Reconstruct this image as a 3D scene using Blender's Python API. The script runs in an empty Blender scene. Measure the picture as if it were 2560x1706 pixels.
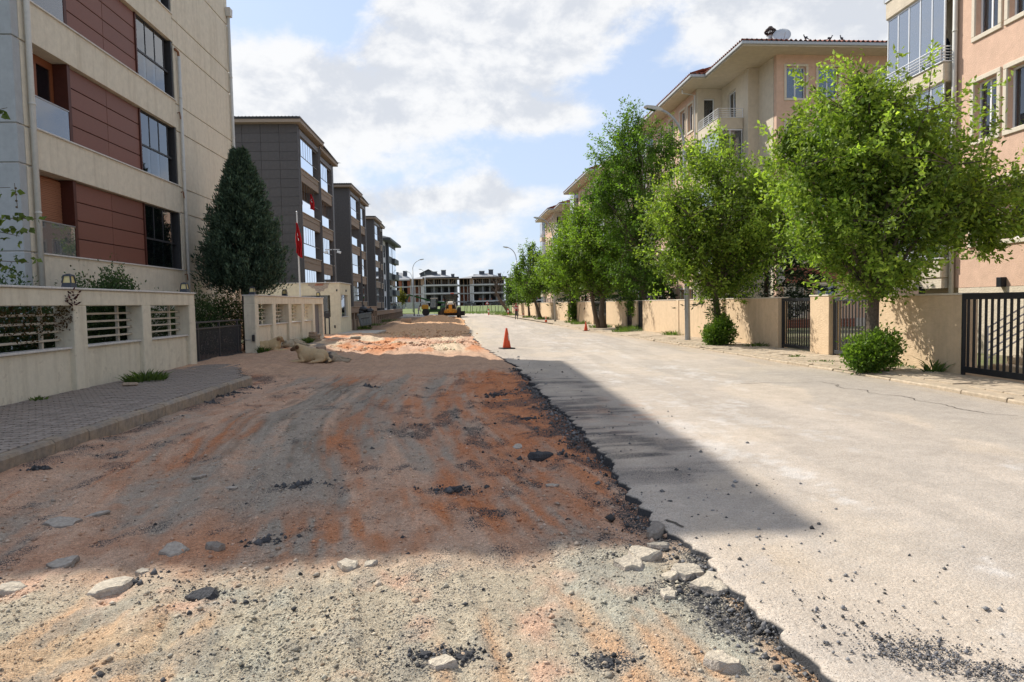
import bpy, bmesh, math, random
import numpy as np
from mathutils import Vector, Matrix
random.seed(7); RNG = np.random.default_rng(11)
SC = bpy.context.scene; COL = SC.collection
R = math.radians

# ---------------------------------------------------------------- camera
cam_d = bpy.data.cameras.new('camera'); cam = bpy.data.objects.new('camera', cam_d); COL.objects.link(cam)
cam_d.sensor_width = 36.0; cam_d.lens = 24.005; cam_d.clip_start = 0.05; cam_d.clip_end = 6000
cam.matrix_world = Matrix.Translation((0, 0, 1.7)) @ Matrix.Rotation(R(-3.12), 4, 'Z') @ Matrix.Rotation(R(90 - 3.15), 4, 'X') @ Matrix.Rotation(-.02, 4, 'Z')
SC.camera = cam

# ---------------------------------------------------------------- sky and sun
SUN_EL = R(43.5); SUN_AZ = math.atan2(-1.0, .92)        # towards the sun, clockwise from +Y
W = bpy.data.worlds.new('World'); SC.world = W; W.use_nodes = True
nt = W.node_tree; nt.nodes.clear()
def wn(t, **k):
    n = nt.nodes.new(t)
    for a, b in k.items(): setattr(n, a, b)
    return n
def wm(op, a, b=None, c=None, clamp=False):
    n = wn('ShaderNodeMath', operation=op, use_clamp=clamp)
    for i, v in enumerate((a, b, c)):
        if v is None: continue
        if isinstance(v, (int, float)): n.inputs[i].default_value = v
        else: nt.links.new(v, n.inputs[i])
    return n.outputs[0]
def wmix(fac, a, b):
    n = wn('ShaderNodeMix', data_type='RGBA')
    for s, v in ((n.inputs['Factor'], fac), (n.inputs[6], a), (n.inputs[7], b)):
        if isinstance(v, (int, float)): s.default_value = v
        elif isinstance(v, tuple): s.default_value = (*v, 1)
        else: nt.links.new(v, s)
    return n.outputs[2]
sky = wn('ShaderNodeTexSky', sky_type='NISHITA', sun_disc=False, sun_elevation=SUN_EL, sun_rotation=SUN_AZ,
         altitude=1000, air_density=1.0, dust_density=1.6, ozone_density=1.2)
tc = wn('ShaderNodeTexCoord'); sep = wn('ShaderNodeSeparateXYZ'); nt.links.new(tc.outputs['Generated'], sep.inputs[0])
dx, dy, dz = sep.outputs
az = wm('ARCTAN2', dx, dy); el = wm('ARCSINE', dz)
# cloud masses as they stand in the sky: (azimuth, elevation, half width, half height, weight) in radians
CL = [(.0,.41,.30,.10,.40),(.17,.43,.28,.09,.30),(-.27,.28,.115,.085,.50),(-.15,.24,.16,.07,.26),(-.34,.20,.16,.10,.22),(.04,.32,.19,.06,.30),
      (.41,.37,.19,.13,.42),(.62,.44,.22,.12,.36),(.025,.185,.045,.045,.48),(-.04,.150,.16,.020,.30),(.12,.262,.15,.022,.30),(-.2,.15,.20,.05,.16),
      (-.33,.425,.12,.065,-.95),(-.19,.40,.05,.06,-.60),(.245,.30,.085,.085,-.62),(.11,.205,.14,.035,-.40),(.30,.42,.04,.07,-.35),(-.14,.465,.05,.03,-.25),(.36,.26,.10,.05,-.30)]
acc = 0.0
for a0, e0, ra, re, w in CL:
    u = wm('DIVIDE', wm('SUBTRACT', az, a0), ra); v = wm('DIVIDE', wm('SUBTRACT', el, e0), re)
    q = wm('ADD', wm('MULTIPLY', u, u), wm('MULTIPLY', v, v))
    g = wm('MULTIPLY', wm('POWER', 2.718, wm('MULTIPLY', q, -1.0)), w)
    acc = g if acc == 0.0 else wm('ADD', acc, g)
def cloud_noise(scale, detail, rough, off=(0,0,0), dist=0.0, stretch=1.5):
    mp = wn('ShaderNodeMapping'); nt.links.new(tc.outputs['Generated'], mp.inputs[0])
    mp.inputs['Scale'].default_value = (1, 1, stretch); mp.inputs['Location'].default_value = off
    n = wn('ShaderNodeTexNoise', noise_dimensions='3D'); nt.links.new(mp.outputs[0], n.inputs['Vector'])
    n.inputs['Scale'].default_value = scale; n.inputs['Detail'].default_value = detail
    n.inputs['Roughness'].default_value = rough; n.inputs['Distortion'].default_value = dist
    return n.outputs['Fac']
n1 = cloud_noise(6.5, 10, .60, dist=.25); n2 = cloud_noise(6.5, 7, .58, off=(.018, -.016, -.040), dist=.25)
n3 = cloud_noise(21, 8, .62, dist=.2); n4 = cloud_noise(21, 8, .62, off=(.012, -.012, -.028), dist=.2)
def density(a, b): return wm('ADD', wm('ADD', wm('MULTIPLY', wm('SUBTRACT', a, .5), 1.5), wm('MULTIPLY', wm('SUBTRACT', b, .5), .55)), acc)
dens = density(n1, n3); lit = density(n2, n4)          # 'lit': the cloud a little way towards the sun
mr = wn('ShaderNodeMapRange', interpolation_type='SMOOTHSTEP'); nt.links.new(dens, mr.inputs[0])
mr.inputs[1].default_value = -.06; mr.inputs[2].default_value = .36
cov = mr.outputs[0]
sh = wn('ShaderNodeMapRange', interpolation_type='SMOOTHSTEP'); nt.links.new(wm('ADD', wm('MULTIPLY', lit, .55), wm('MULTIPLY', wm('SUBTRACT', lit, dens), 1.3)), sh.inputs[0])
sh.inputs[1].default_value = .0; sh.inputs[2].default_value = .62
CW = 4.5
ccol = wmix(sh.outputs[0], (CW, CW, CW), (CW*.735, CW*.765, CW*.82))
veil = wn('ShaderNodeMapRange'); nt.links.new(el, veil.inputs[0]); veil.inputs[1].default_value = .0; veil.inputs[2].default_value = .40
veil.inputs[3].default_value = .90; veil.inputs[4].default_value = .62
base = wmix(veil.outputs[0], sky.outputs[0], (2.75, 3.2, 4.0))
full = wmix(wm('MULTIPLY', cov, .93), base, ccol)
bg = wn('ShaderNodeBackground'); bg.inputs['Strength'].default_value = .13; nt.links.new(full, bg.inputs[0])
out = wn('ShaderNodeOutputWorld'); nt.links.new(bg.outputs[0], out.inputs[0])
sun_d = bpy.data.lights.new('sun', 'SUN'); sun_d.energy = 3.55; sun_d.angle = R(.53); sun_d.color = (1, .955, .88)
sun = bpy.data.objects.new('sun', sun_d); COL.objects.link(sun)
sv = Vector((math.sin(SUN_AZ)*math.cos(SUN_EL), math.cos(SUN_AZ)*math.cos(SUN_EL), math.sin(SUN_EL)))
sun.rotation_euler = sv.to_track_quat('Z', 'Y').to_euler(); sun.location = (-30, 30, 40)
vs = SC.view_settings; vs.view_transform = 'Standard'; vs.look = 'None'; vs.exposure = .76; vs.gamma = 1.0; vs.use_curve_mapping = False
SC.cycles.max_bounces = 6; SC.cycles.transparent_max_bounces = 12; SC.cycles.use_denoising = True

# ---------------------------------------------------------------- materials
MATS = {}
def M(name, c, rough=.85, var=.12, scale=3.0, bump=0.0, bscale=80, spec=.25, metal=0.0, c2=None, stretch=(1,1,1), streak=0.0,
      attr=None, rnd=.0, bstretch=(1,1,1), coat=0.0, trans=0.0, spots=None):
    m = bpy.data.materials.new(name); m.use_nodes = True; t = m.node_tree; P = t.nodes['Principled BSDF']; L = t.links.new
    def nd(ty, **k):
        n = t.nodes.new(ty)
        for a, b in k.items(): setattr(n, a, b)
        return n
    def mul(a, b, bt='MULTIPLY', f=1.0):
        n = nd('ShaderNodeMix', data_type='RGBA', blend_type=bt)
        for s, v in ((n.inputs['Factor'], f), (n.inputs[6], a), (n.inputs[7], b)):
            if isinstance(v, (int, float)): s.default_value = v
            elif isinstance(v, tuple): s.default_value = (*v, 1)
            else: L(v, s)
        return n.outputs[2]
    co = nd('ShaderNodeTexCoord').outputs['Object']
    def noise(sc, det=5, st=(1,1,1), ro=.6):
        mp = nd('ShaderNodeMapping'); mp.inputs['Scale'].default_value = st; L(co, mp.inputs[0])
        n = nd('ShaderNodeTexNoise'); n.inputs['Scale'].default_value = sc; n.inputs['Detail'].default_value = det; n.inputs['Roughness'].default_value = ro
        L(mp.outputs[0], n.inputs['Vector']); return n.outputs['Fac']
    def ramp(fac, a, b, lo, hi):
        n = nd('ShaderNodeMapRange'); L(fac, n.inputs[0])
        for i, v in enumerate((lo, hi, a, b)): n.inputs[i+1].default_value = v
        return n.outputs[0]
    if attr:
        an = nd('ShaderNodeAttribute', attribute_name=attr); col = an.outputs['Color']
    else:
        col = mul(c, c2, 'MIX', ramp(noise(scale, 6, stretch), 0, 1, .36, .64)) if c2 else mul(c, c, 'MIX', 0.0)
    if var:
        n = noise(scale*3.7, 6, stretch, .7); v = nd('ShaderNodeCombineColor'); r_ = ramp(n, 1-var*1.6, 1+var*1.6, .28, .72)
        for i in range(3): L(r_, v.inputs[i])
        col = mul(col, v.outputs[0])
    if streak:
        n = noise(2.2, 6, (1.6, 1.6, .09), .7); col = mul(col, (.42, .36, .28), 'MULTIPLY', ramp(n, 0, streak, .50, .82))
    if spots:
        n = noise(spots[0], 3); col = mul(col, spots[1], 'MIX', ramp(n, 0, spots[2], .60, .68))
    if rnd:
        oi = nd('ShaderNodeObjectInfo'); v = nd('ShaderNodeCombineColor'); r_ = ramp(oi.outputs['Random'], 1-rnd, 1+rnd, 0, 1)
        for i in range(3): L(r_, v.inputs[i])
        col = mul(col, v.outputs[0])
    L(col, P.inputs['Base Color'])
    P.inputs['Roughness'].default_value = rough; P.inputs['Specular IOR Level'].default_value = spec; P.inputs['Metallic'].default_value = metal
    P.inputs['Coat Weight'].default_value = coat
    if bump:
        b = nd('ShaderNodeBump'); b.inputs['Strength'].default_value = min(1, bump); b.inputs['Distance'].default_value = .02*max(1, bump)
        L(noise(bscale, 4, bstretch), b.inputs['Height']); L(b.outputs[0], P.inputs['Normal'])
    if trans:
        tr = nd('ShaderNodeBsdfTranslucent'); L(mul(col, (1.15, 1.25, .55)), tr.inputs['Color'])
        mx = nd('ShaderNodeMixShader'); mx.inputs[0].default_value = trans
        L(P.outputs[0], mx.inputs[1]); L(tr.outputs[0], mx.inputs[2]); L(mx.outputs[0], t.nodes['Material Output'].inputs[0])
    MATS[name] = m; return m
def glass_mat(name, tint=(.9,.93,.95), refl=1.0, body=(.02,.02,.025), opaque=.35):
    """window pane: partly see-through, mirror-like at a glance"""
    m = bpy.data.materials.new(name); m.use_nodes = True; t = m.node_tree; t.nodes.clear(); L = t.links.new
    tr = t.nodes.new('ShaderNodeBsdfTransparent'); tr.inputs[0].default_value = (*tint, 1)
    df = t.nodes.new('ShaderNodeBsdfDiffuse'); df.inputs[0].default_value = (*body, 1)
    gl = t.nodes.new('ShaderNodeBsdfGlossy'); gl.inputs[0].default_value = (.95,.97,1,1); gl.inputs['Roughness'].default_value = .015
    lw = t.nodes.new('ShaderNodeFresnel'); lw.inputs[0].default_value = 1.5
    mu = t.nodes.new('ShaderNodeMath'); mu.operation = 'MULTIPLY_ADD'; mu.use_clamp = True; L(lw.outputs[0], mu.inputs[0]); mu.inputs[1].default_value = 1.5*refl; mu.inputs[2].default_value = .03*refl
    m1 = t.nodes.new('ShaderNodeMixShader'); m1.inputs[0].default_value = opaque; L(tr.outputs[0], m1.inputs[1]); L(df.outputs[0], m1.inputs[2])
    m2 = t.nodes.new('ShaderNodeMixShader'); L(mu.outputs[0], m2.inputs[0]); L(m1.outputs[0], m2.inputs[1]); L(gl.outputs[0], m2.inputs[2])
    o = t.nodes.new('ShaderNodeOutputMaterial'); L(m2.outputs[0], o.inputs[0]); MATS[name] = m; return m

def gritify(name, layers, dark=None, bump=.6):
    """break a ground colour up into single stones: layers of (stones per metre, brightness spread, hue spread)"""
    t = MATS[name].node_tree; P = t.nodes['Principled BSDF']; L = t.links.new; src = P.inputs['Base Color'].links[0].from_socket
    co = t.nodes.new('ShaderNodeTexCoord').outputs['Object']; col = src; cell0 = None; hsum = None
    def mth(op, a, b):
        n = t.nodes.new('ShaderNodeMath'); n.operation = op
        for i, v in enumerate((a, b)):
            if isinstance(v, (int, float)): n.inputs[i].default_value = v
            else: L(v, n.inputs[i])
        return n.outputs[0]
    for sc, br, hu in layers:
        v = t.nodes.new('ShaderNodeTexVoronoi'); v.inputs['Scale'].default_value = sc; L(co, v.inputs['Vector'])
        sp = t.nodes.new('ShaderNodeSeparateColor'); L(v.outputs['Color'], sp.inputs[0])
        cc = t.nodes.new('ShaderNodeCombineColor'); b0 = mth('MULTIPLY_ADD', sp.outputs[0], br*2); b0.node.inputs[2].default_value = 1-br
        for i in range(3):
            h_ = mth('MULTIPLY_ADD', sp.outputs[1], (hu*2, 0, -hu*2)[i]); h_.node.inputs[2].default_value = (-hu, 0, hu)[i]; L(mth('ADD', b0, h_), cc.inputs[i])
        m = t.nodes.new('ShaderNodeMix'); m.data_type = 'RGBA'; m.blend_type = 'MULTIPLY'; m.inputs['Factor'].default_value = 1.0; L(col, m.inputs[6]); L(cc.outputs[0], m.inputs[7]); col = m.outputs[2]
        hh = mth('MULTIPLY', mth('SUBTRACT', sp.outputs[2], mth('MULTIPLY', v.outputs['Distance'], .9)), 1.0/sc); hsum = hh if hsum is None else mth('ADD', hsum, hh)
        if cell0 is None: cell0 = sp.outputs[2]
    if dark:
        an = t.nodes.new('ShaderNodeAttribute'); an.attribute_name = 'Dark'
        mr = t.nodes.new('ShaderNodeMapRange'); L(mth('SUBTRACT', an.outputs['Fac'], cell0), mr.inputs[0]); mr.inputs[1].default_value = -.06; mr.inputs[2].default_value = .06
        m = t.nodes.new('ShaderNodeMix'); m.data_type = 'RGBA'; L(mr.outputs[0], m.inputs['Factor']); L(col, m.inputs[6]); m.inputs[7].default_value = (*dark, 1); col = m.outputs[2]
    L(col, P.inputs['Base Color'])
    b = t.nodes.new('ShaderNodeBump'); b.inputs['Strength'].default_value = bump; b.inputs['Distance'].default_value = 1.0; L(hsum, b.inputs['Height'])
    if P.inputs['Normal'].links: L(P.inputs['Normal'].links[0].from_socket, b.inputs['Normal'])
    L(b.outputs[0], P.inputs['Normal'])

# ---------------------------------------------------------------- mesh building
class MB:
    def __init__(s): s.v = []; s.f = []
    def add(s, vs, fs):
        o = len(s.v); s.v += [tuple(map(float, p)) for p in vs]; s.f += [tuple(i+o for i in q) for q in fs]; return s
    def box(s, x0, x1, y0, y1, z0, z1, c=0.0):
        if x0 > x1: x0, x1 = x1, x0
        if y0 > y1: y0, y1 = y1, y0
        if z0 > z1: z0, z1 = z1, z0
        c = min(c, (x1-x0)*.45, (y1-y0)*.45, (z1-z0)*.45)
        if c <= 0:
            return s.add([(x,y,z) for z in (z0,z1) for y in (y0,y1) for x in (x0,x1)],
                         [(0,2,3,1),(4,5,7,6),(0,1,5,4),(2,6,7,3),(0,4,6,2),(1,3,7,5)])
        vs = []; idx = {}
        for i in (0,1):
            for j in (0,1):
                for k in (0,1):
                    X, Y, Z = (x0,x1)[i], (y0,y1)[j], (z0,z1)[k]; sx, sy, sz = (1-2*i)*c, (1-2*j)*c, (1-2*k)*c
                    for a, p in enumerate(((X,Y+sy,Z+sz),(X+sx,Y,Z+sz),(X+sx,Y+sy,Z))):
                        idx[i,j,k,a] = len(vs); vs.append(p)
        I = idx; fs = []
        for i in (0,1):
            q = [I[i,0,0,0],I[i,1,0,0],I[i,1,1,0],I[i,0,1,0]]; fs.append(q if i else q[::-1])
            q = [I[0,i,0,1],I[1,i,0,1],I[1,i,1,1],I[0,i,1,1]]; fs.append(q[::-1] if i else q)
            q = [I[0,0,i,2],I[1,0,i,2],I[1,1,i,2],I[0,1,i,2]]; fs.append(q if i else q[::-1])
        for i in (0,1):
            for j in (0,1):
                s1 = (i+j) % 2
                q = [I[i,j,0,0],I[i,j,1,0],I[i,j,1,1],I[i,j,0,1]]; fs.append(q if not s1 else q[::-1])
                q = [I[i,0,j,0],I[i,1,j,0],I[i,1,j,2],I[i,0,j,2]]; fs.append(q[::-1] if not s1 else q)
                q = [I[0,i,j,1],I[1,i,j,1],I[1,i,j,2],I[0,i,j,2]]; fs.append(q if not s1 else q[::-1])
                for k in (0,1):
                    q = [I[i,j,k,0],I[i,j,k,1],I[i,j,k,2]]; fs.append(q if (i+j+k) % 2 else q[::-1])
        return s.add(vs, fs)
    def hexa(s, bot, top):
        return s.add(list(bot)+list(top), [(3,2,1,0),(4,5,6,7),(0,1,5,4),(1,2,6,5),(2,3,7,6),(3,0,4,7)])
    def prism(s, poly, z0, z1):
        n = len(poly)
        return s.add([(x,y,z0) for x,y in poly]+[(x,y,z1) for x,y in poly],
                     [tuple(range(n))[::-1], tuple(range(n,2*n))]+[(i,(i+1)%n,n+(i+1)%n,n+i) for i in range(n)])
    def prism_ax(s, poly, a0, a1, ax):
        """polygon (u,v) extruded along ax: ax 0 -> (a,u,v), ax 1 -> (u,a,v)"""
        n = len(poly); f = (lambda a,u,v: (a,u,v)) if ax == 0 else (lambda a,u,v: (u,a,v))
        return s.add([f(a0,u,v) for u,v in poly]+[f(a1,u,v) for u,v in poly],
                     [tuple(range(n))[::-1], tuple(range(n,2*n))]+[(i,(i+1)%n,n+(i+1)%n,n+i) for i in range(n)])
    def tube(s, pts, rad, n=8, caps=True):
        pts = [Vector(p) for p in pts]; m = len(pts); rs = rad if hasattr(rad, '__len__') else [rad]*m
        vs = []; up = None
        for i, p in enumerate(pts):
            d = (pts[min(i+1,m-1)]-pts[max(i-1,0)]).normalized()
            if up is None: up = d.orthogonal().normalized()
            else:
                up = up - d*up.dot(d); up = up.normalized() if up.length > 1e-6 else d.orthogonal().normalized()
            w = d.cross(up)
            for k in range(n):
                a = 2*math.pi*k/n; vs.append(p+(up*math.cos(a)+w*math.sin(a))*rs[i])
        fs = [(i*n+k, i*n+(k+1)%n, (i+1)*n+(k+1)%n, (i+1)*n+k) for i in range(m-1) for k in range(n)]
        if caps: fs += [tuple(range(n))[::-1], tuple(range((m-1)*n, m*n))]
        return s.add(vs, fs)
    def lathe(s, prof, n=16, c=(0,0,0)):
        vs = [(c[0]+r*math.cos(2*math.pi*k/n), c[1]+r*math.sin(2*math.pi*k/n), c[2]+z) for r, z in prof for k in range(n)]; m = len(prof)
        fs = [(i*n+k, i*n+(k+1)%n, (i+1)*n+(k+1)%n, (i+1)*n+k) for i in range(m-1) for k in range(n)]
        fs += [tuple(range(n))[::-1], tuple(range((m-1)*n, m*n))]
        return s.add(vs, fs)
    def ball(s, c, r, n=10, m=7, jit=0.0):
        r = r if hasattr(r, '__len__') else (r,r,r); vs = [(c[0],c[1],c[2]-r[2])]; fs = []
        for i in range(1, m):
            t = math.pi*i/m
            for k in range(n):
                j = 1+random.uniform(-jit,jit); a = 2*math.pi*k/n
                vs.append((c[0]+r[0]*j*math.sin(t)*math.cos(a), c[1]+r[1]*j*math.sin(t)*math.sin(a), c[2]-r[2]*j*math.cos(t)))
        vs.append((c[0],c[1],c[2]+r[2])); T = len(vs)-1
        for k in range(n):
            fs.append((0, 1+(k+1)%n, 1+k)); fs.append((T, 1+(m-2)*n+k, 1+(m-2)*n+(k+1)%n))
            for i in range(m-2): fs.append((1+i*n+k, 1+i*n+(k+1)%n, 1+(i+1)*n+(k+1)%n, 1+(i+1)*n+k))
        return s.add(vs, fs)
    def xf(s, mat, start=0):
        s.v[start:] = [tuple(mat @ Vector(p)) for p in s.v[start:]]; return s
    def rot(s, deg, ax, piv, start=0):
        return s.xf(Matrix.Translation(piv) @ Matrix.Rotation(R(deg), 4, ax) @ Matrix.Translation(-Vector(piv)), start)
    def build(s, name, mat, parent=None, world=True, smooth=False):
        v = s.v
        if parent is not None and world:
            b = BASE.get(parent.name, Vector((0,0,0))); v = [(p[0]-b[0], p[1]-b[1], p[2]-b[2]) for p in v]
        me = bpy.data.meshes.new(name); me.from_pydata(v, [], s.f); me.update()
        return link(name, me, mat, parent, smooth)
BASE = {}
def link(name, me, mat, parent=None, smooth=False):
    o = bpy.data.objects.new(name, me); COL.objects.link(o)
    if mat is not None and not me.materials: me.materials.append(MATS[mat] if isinstance(mat, str) else mat)
    if parent is not None: o.parent = parent; BASE[o.name] = BASE.get(parent.name, Vector((0,0,0)))
    else: BASE[o.name] = Vector((0,0,0))
    if smooth: me.polygons.foreach_set('use_smooth', [True]*len(me.polygons))
    return o
def tag(o, label=None, cat=None, group=None, kind=None):
    if label: o['label'] = label
    if cat: o['category'] = cat
    if group: o['group'] = group
    if kind: o['kind'] = kind
    return o
def thing(name, label, cat, loc=(0,0,0), rotz=0.0, group=None):
    o = bpy.data.objects.new(name, None); COL.objects.link(o); o.location = loc; o.rotation_euler[2] = rotz
    o.empty_display_size = .2; BASE[o.name] = Vector(loc); return tag(o, label, cat, group)
def lthing(*a, **k):
    """a thing whose parts are given in its own coordinates"""
    o = thing(*a, **k); BASE[o.name] = Vector((0,0,0)); return o
def inst(name, me, parent, loc=(0,0,0), rotz=0.0, mat=None):
    o = bpy.data.objects.new(name, me); COL.objects.link(o); o.parent = parent; o.location = Vector(loc)-BASE.get(parent.name, Vector((0,0,0))) if parent else loc
    o.rotation_euler[2] = rotz; BASE[o.name] = Vector((0,0,0)); return o
def mesh_of(mb, name, mat):
    me = bpy.data.meshes.new(name); me.from_pydata(mb.v, [], mb.f); me.update(); me.materials.append(MATS[mat]); return me
def copy_tree(o, parent=None):
    c = o.copy(); COL.objects.link(c); c.parent = parent
    for ch in o.children: copy_tree(ch, c)
    return c
def np_mesh(name, verts, faces, mat, parent=None, col=None, smooth=False, dark=None):
    """verts (n,3), faces (m,k) arrays"""
    me = bpy.data.meshes.new(name); n, (m, k) = len(verts), faces.shape
    me.vertices.add(n); me.vertices.foreach_set('co', np.asarray(verts, np.float32).ravel())
    me.loops.add(m*k); me.loops.foreach_set('vertex_index', faces.astype(np.int32).ravel())
    me.polygons.add(m); me.polygons.foreach_set('loop_start', np.arange(0, m*k, k, dtype=np.int32))
    if smooth: me.polygons.foreach_set('use_smooth', np.ones(m, bool))
    if col is not None:
        a = me.color_attributes.new('Col', 'FLOAT_COLOR', 'POINT'); c4 = np.ones((n,4), np.float32); c4[:,:3] = col; a.data.foreach_set('color', c4.ravel())
    if dark is not None: a = me.attributes.new('Dark', 'FLOAT', 'POINT'); a.data.foreach_set('value', np.asarray(dark, np.float32))
    me.update(calc_edges=True); me.validate()
    return link(name, me, mat, parent)

# ---------------------------------------------------------------- noise
def vnoise(x, y, seed=0):
    xi = np.floor(x).astype(np.int64); yi = np.floor(y).astype(np.int64); fx = x-xi; fy = y-yi
    def h(a, b):
        n = (a*374761393 + b*668265263 + seed*974711) & 0x7fffffff; n = ((n ^ (n >> 13))*1274126177) & 0x7fffffff
        return ((n ^ (n >> 16)) & 0xffff)/65535.0
    u = fx*fx*(3-2*fx); v = fy*fy*(3-2*fy)
    return (h(xi,yi)*(1-u)+h(xi+1,yi)*u)*(1-v)+(h(xi,yi+1)*(1-u)+h(xi+1,yi+1)*u)*v
def fbm(x, y, oct=4, seed=0, g=.5):
    s = 0; a = 1; t = 0
    for i in range(oct): s = s+a*vnoise(x*2**i+i*17.3, y*2**i-i*9.1, seed+i); t += a; a *= g
    return s/t
def sst(x, a, b):
    t = np.clip((x-a)/(b-a), 0, 1); return t*t*(3-2*t)
def lerp3(c0, c1, t): return c0+(np.asarray(c1)-c0)*t[:,None]
# ================================================================ THE GROUND
EDGE = np.array([(-6,1.72),(2.85,1.58),(3.48,1.49),(4.4,1.47),(5.15,1.38),(7.14,1.40),(9.06,1.37),(12.07,1.29),(18.4,1.15),(22.8,.75),(27,.35),(38,-.2),(50,-.45),(70,-1.0),(90,-1.7),(104,-2.0),(140,-3.4)])
def edge_x(y, jag=True):
    e = np.interp(y, EDGE[:,0], EDGE[:,1])
    if jag: e = e+(fbm(y*2.1, y*0+3.3, 4, 5)-.5)*.26*(1+.02*y)+(fbm(y*13, y*0+8.3, 2, 15)-.5)*.12+(fbm(y*37, y*0+2.3, 2, 16)-.5)*.04
    return e
def kerb_r(y): return 8.25-.054*(np.maximum(y, 13)-14)
def wall_r(y): return 9.95-.052*np.maximum(y-24, 0)
def bump_(x, y, cx, cy, rx, ry, h, p=1.0):
    q = ((x-cx)/rx)**2+((y-cy)/ry)**2; return h*np.exp(-q**p)
def dirt_h(x, y):
    x = np.asarray(x, float); y = np.asarray(y, float)
    h = -.075+(fbm(x*.55, y*.45, 3, 2)-.5)*.10+(fbm(x*2.6+y*.5, y*1.9, 3, 3)-.5)*.05
    d = x*.60+y*.80                                           # wheel ruts run slightly across the lane
    bd = x+.10*(y-5)+.9*np.exp(-((y-11)/6)**2); h = h+(fbm(bd*3.2, y*.28, 3, 9)-.5)*.115+(fbm(bd*9, y*.8, 2, 10)-.5)*.022+.006*np.sin(y*26+6*bd)*sst(fbm(x*.8, y*.5, 2, 12), .5, .7)*np.exp(-y/12)
    gr = fbm(x*16, y*16, 3, 4)-.5; h = h+gr*.030*np.exp(-y/30)*(.5+1.2*sst(fbm(x*.8, y*.8, 2, 31), .35, .7))
    # spoil pushed up near the kerb and over the drive between the two walls
    h = h+.17*sst(-x, 4.9, 6.4)*sst(y, 15.6, 17.5)*(1-sst(y, 40, 43))+.012*sst(-x, 4.4, 5.2)*(1-sst(y, 15, 17))
    h = h+.05*sst(y, 17.3, 18.6)*(1-sst(y, 26, 30))*sst(-x, -1.3, 0)
    # heaps of sand waiting for the grader
    h = h+bump_(x, y, -2.9, 47, 2.3, 4.8, .40, 1.3)+bump_(x, y, -1.4, 50, 1.6, 2.0, .18)+bump_(x, y, -4.6, 53, 1.6, 7, .25)
    h = h+bump_(x, y, -3.6, 73, 1.6, 5.0, .62, 1.2)+bump_(x, y, -2.0, 68, 1.2, 3.0, .30)+bump_(x, y, -3.6, 60, 1.9, 4.0, .25)
    h = h+bump_(x, y, -5.0, 82, 1.3, 6.0, .55)+bump_(x, y, -6.9, 57, .9, 13, .30)+bump_(x, y, -7.4, 76, 1.1, 14, .35)
    h = h+bump_(x, y, -5.6, 31.5, 1.3, 1.8, .16)+bump_(x, y, -5.0, 36, 1.6, 1.2, .14)+bump_(x, y, -.6, 29, 1.2, 1.8, .10)
    h = h+(fbm(x*1.1, y*.9, 4, 21)-.5)*.16*sst(y, 26, 34)
    return h
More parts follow.
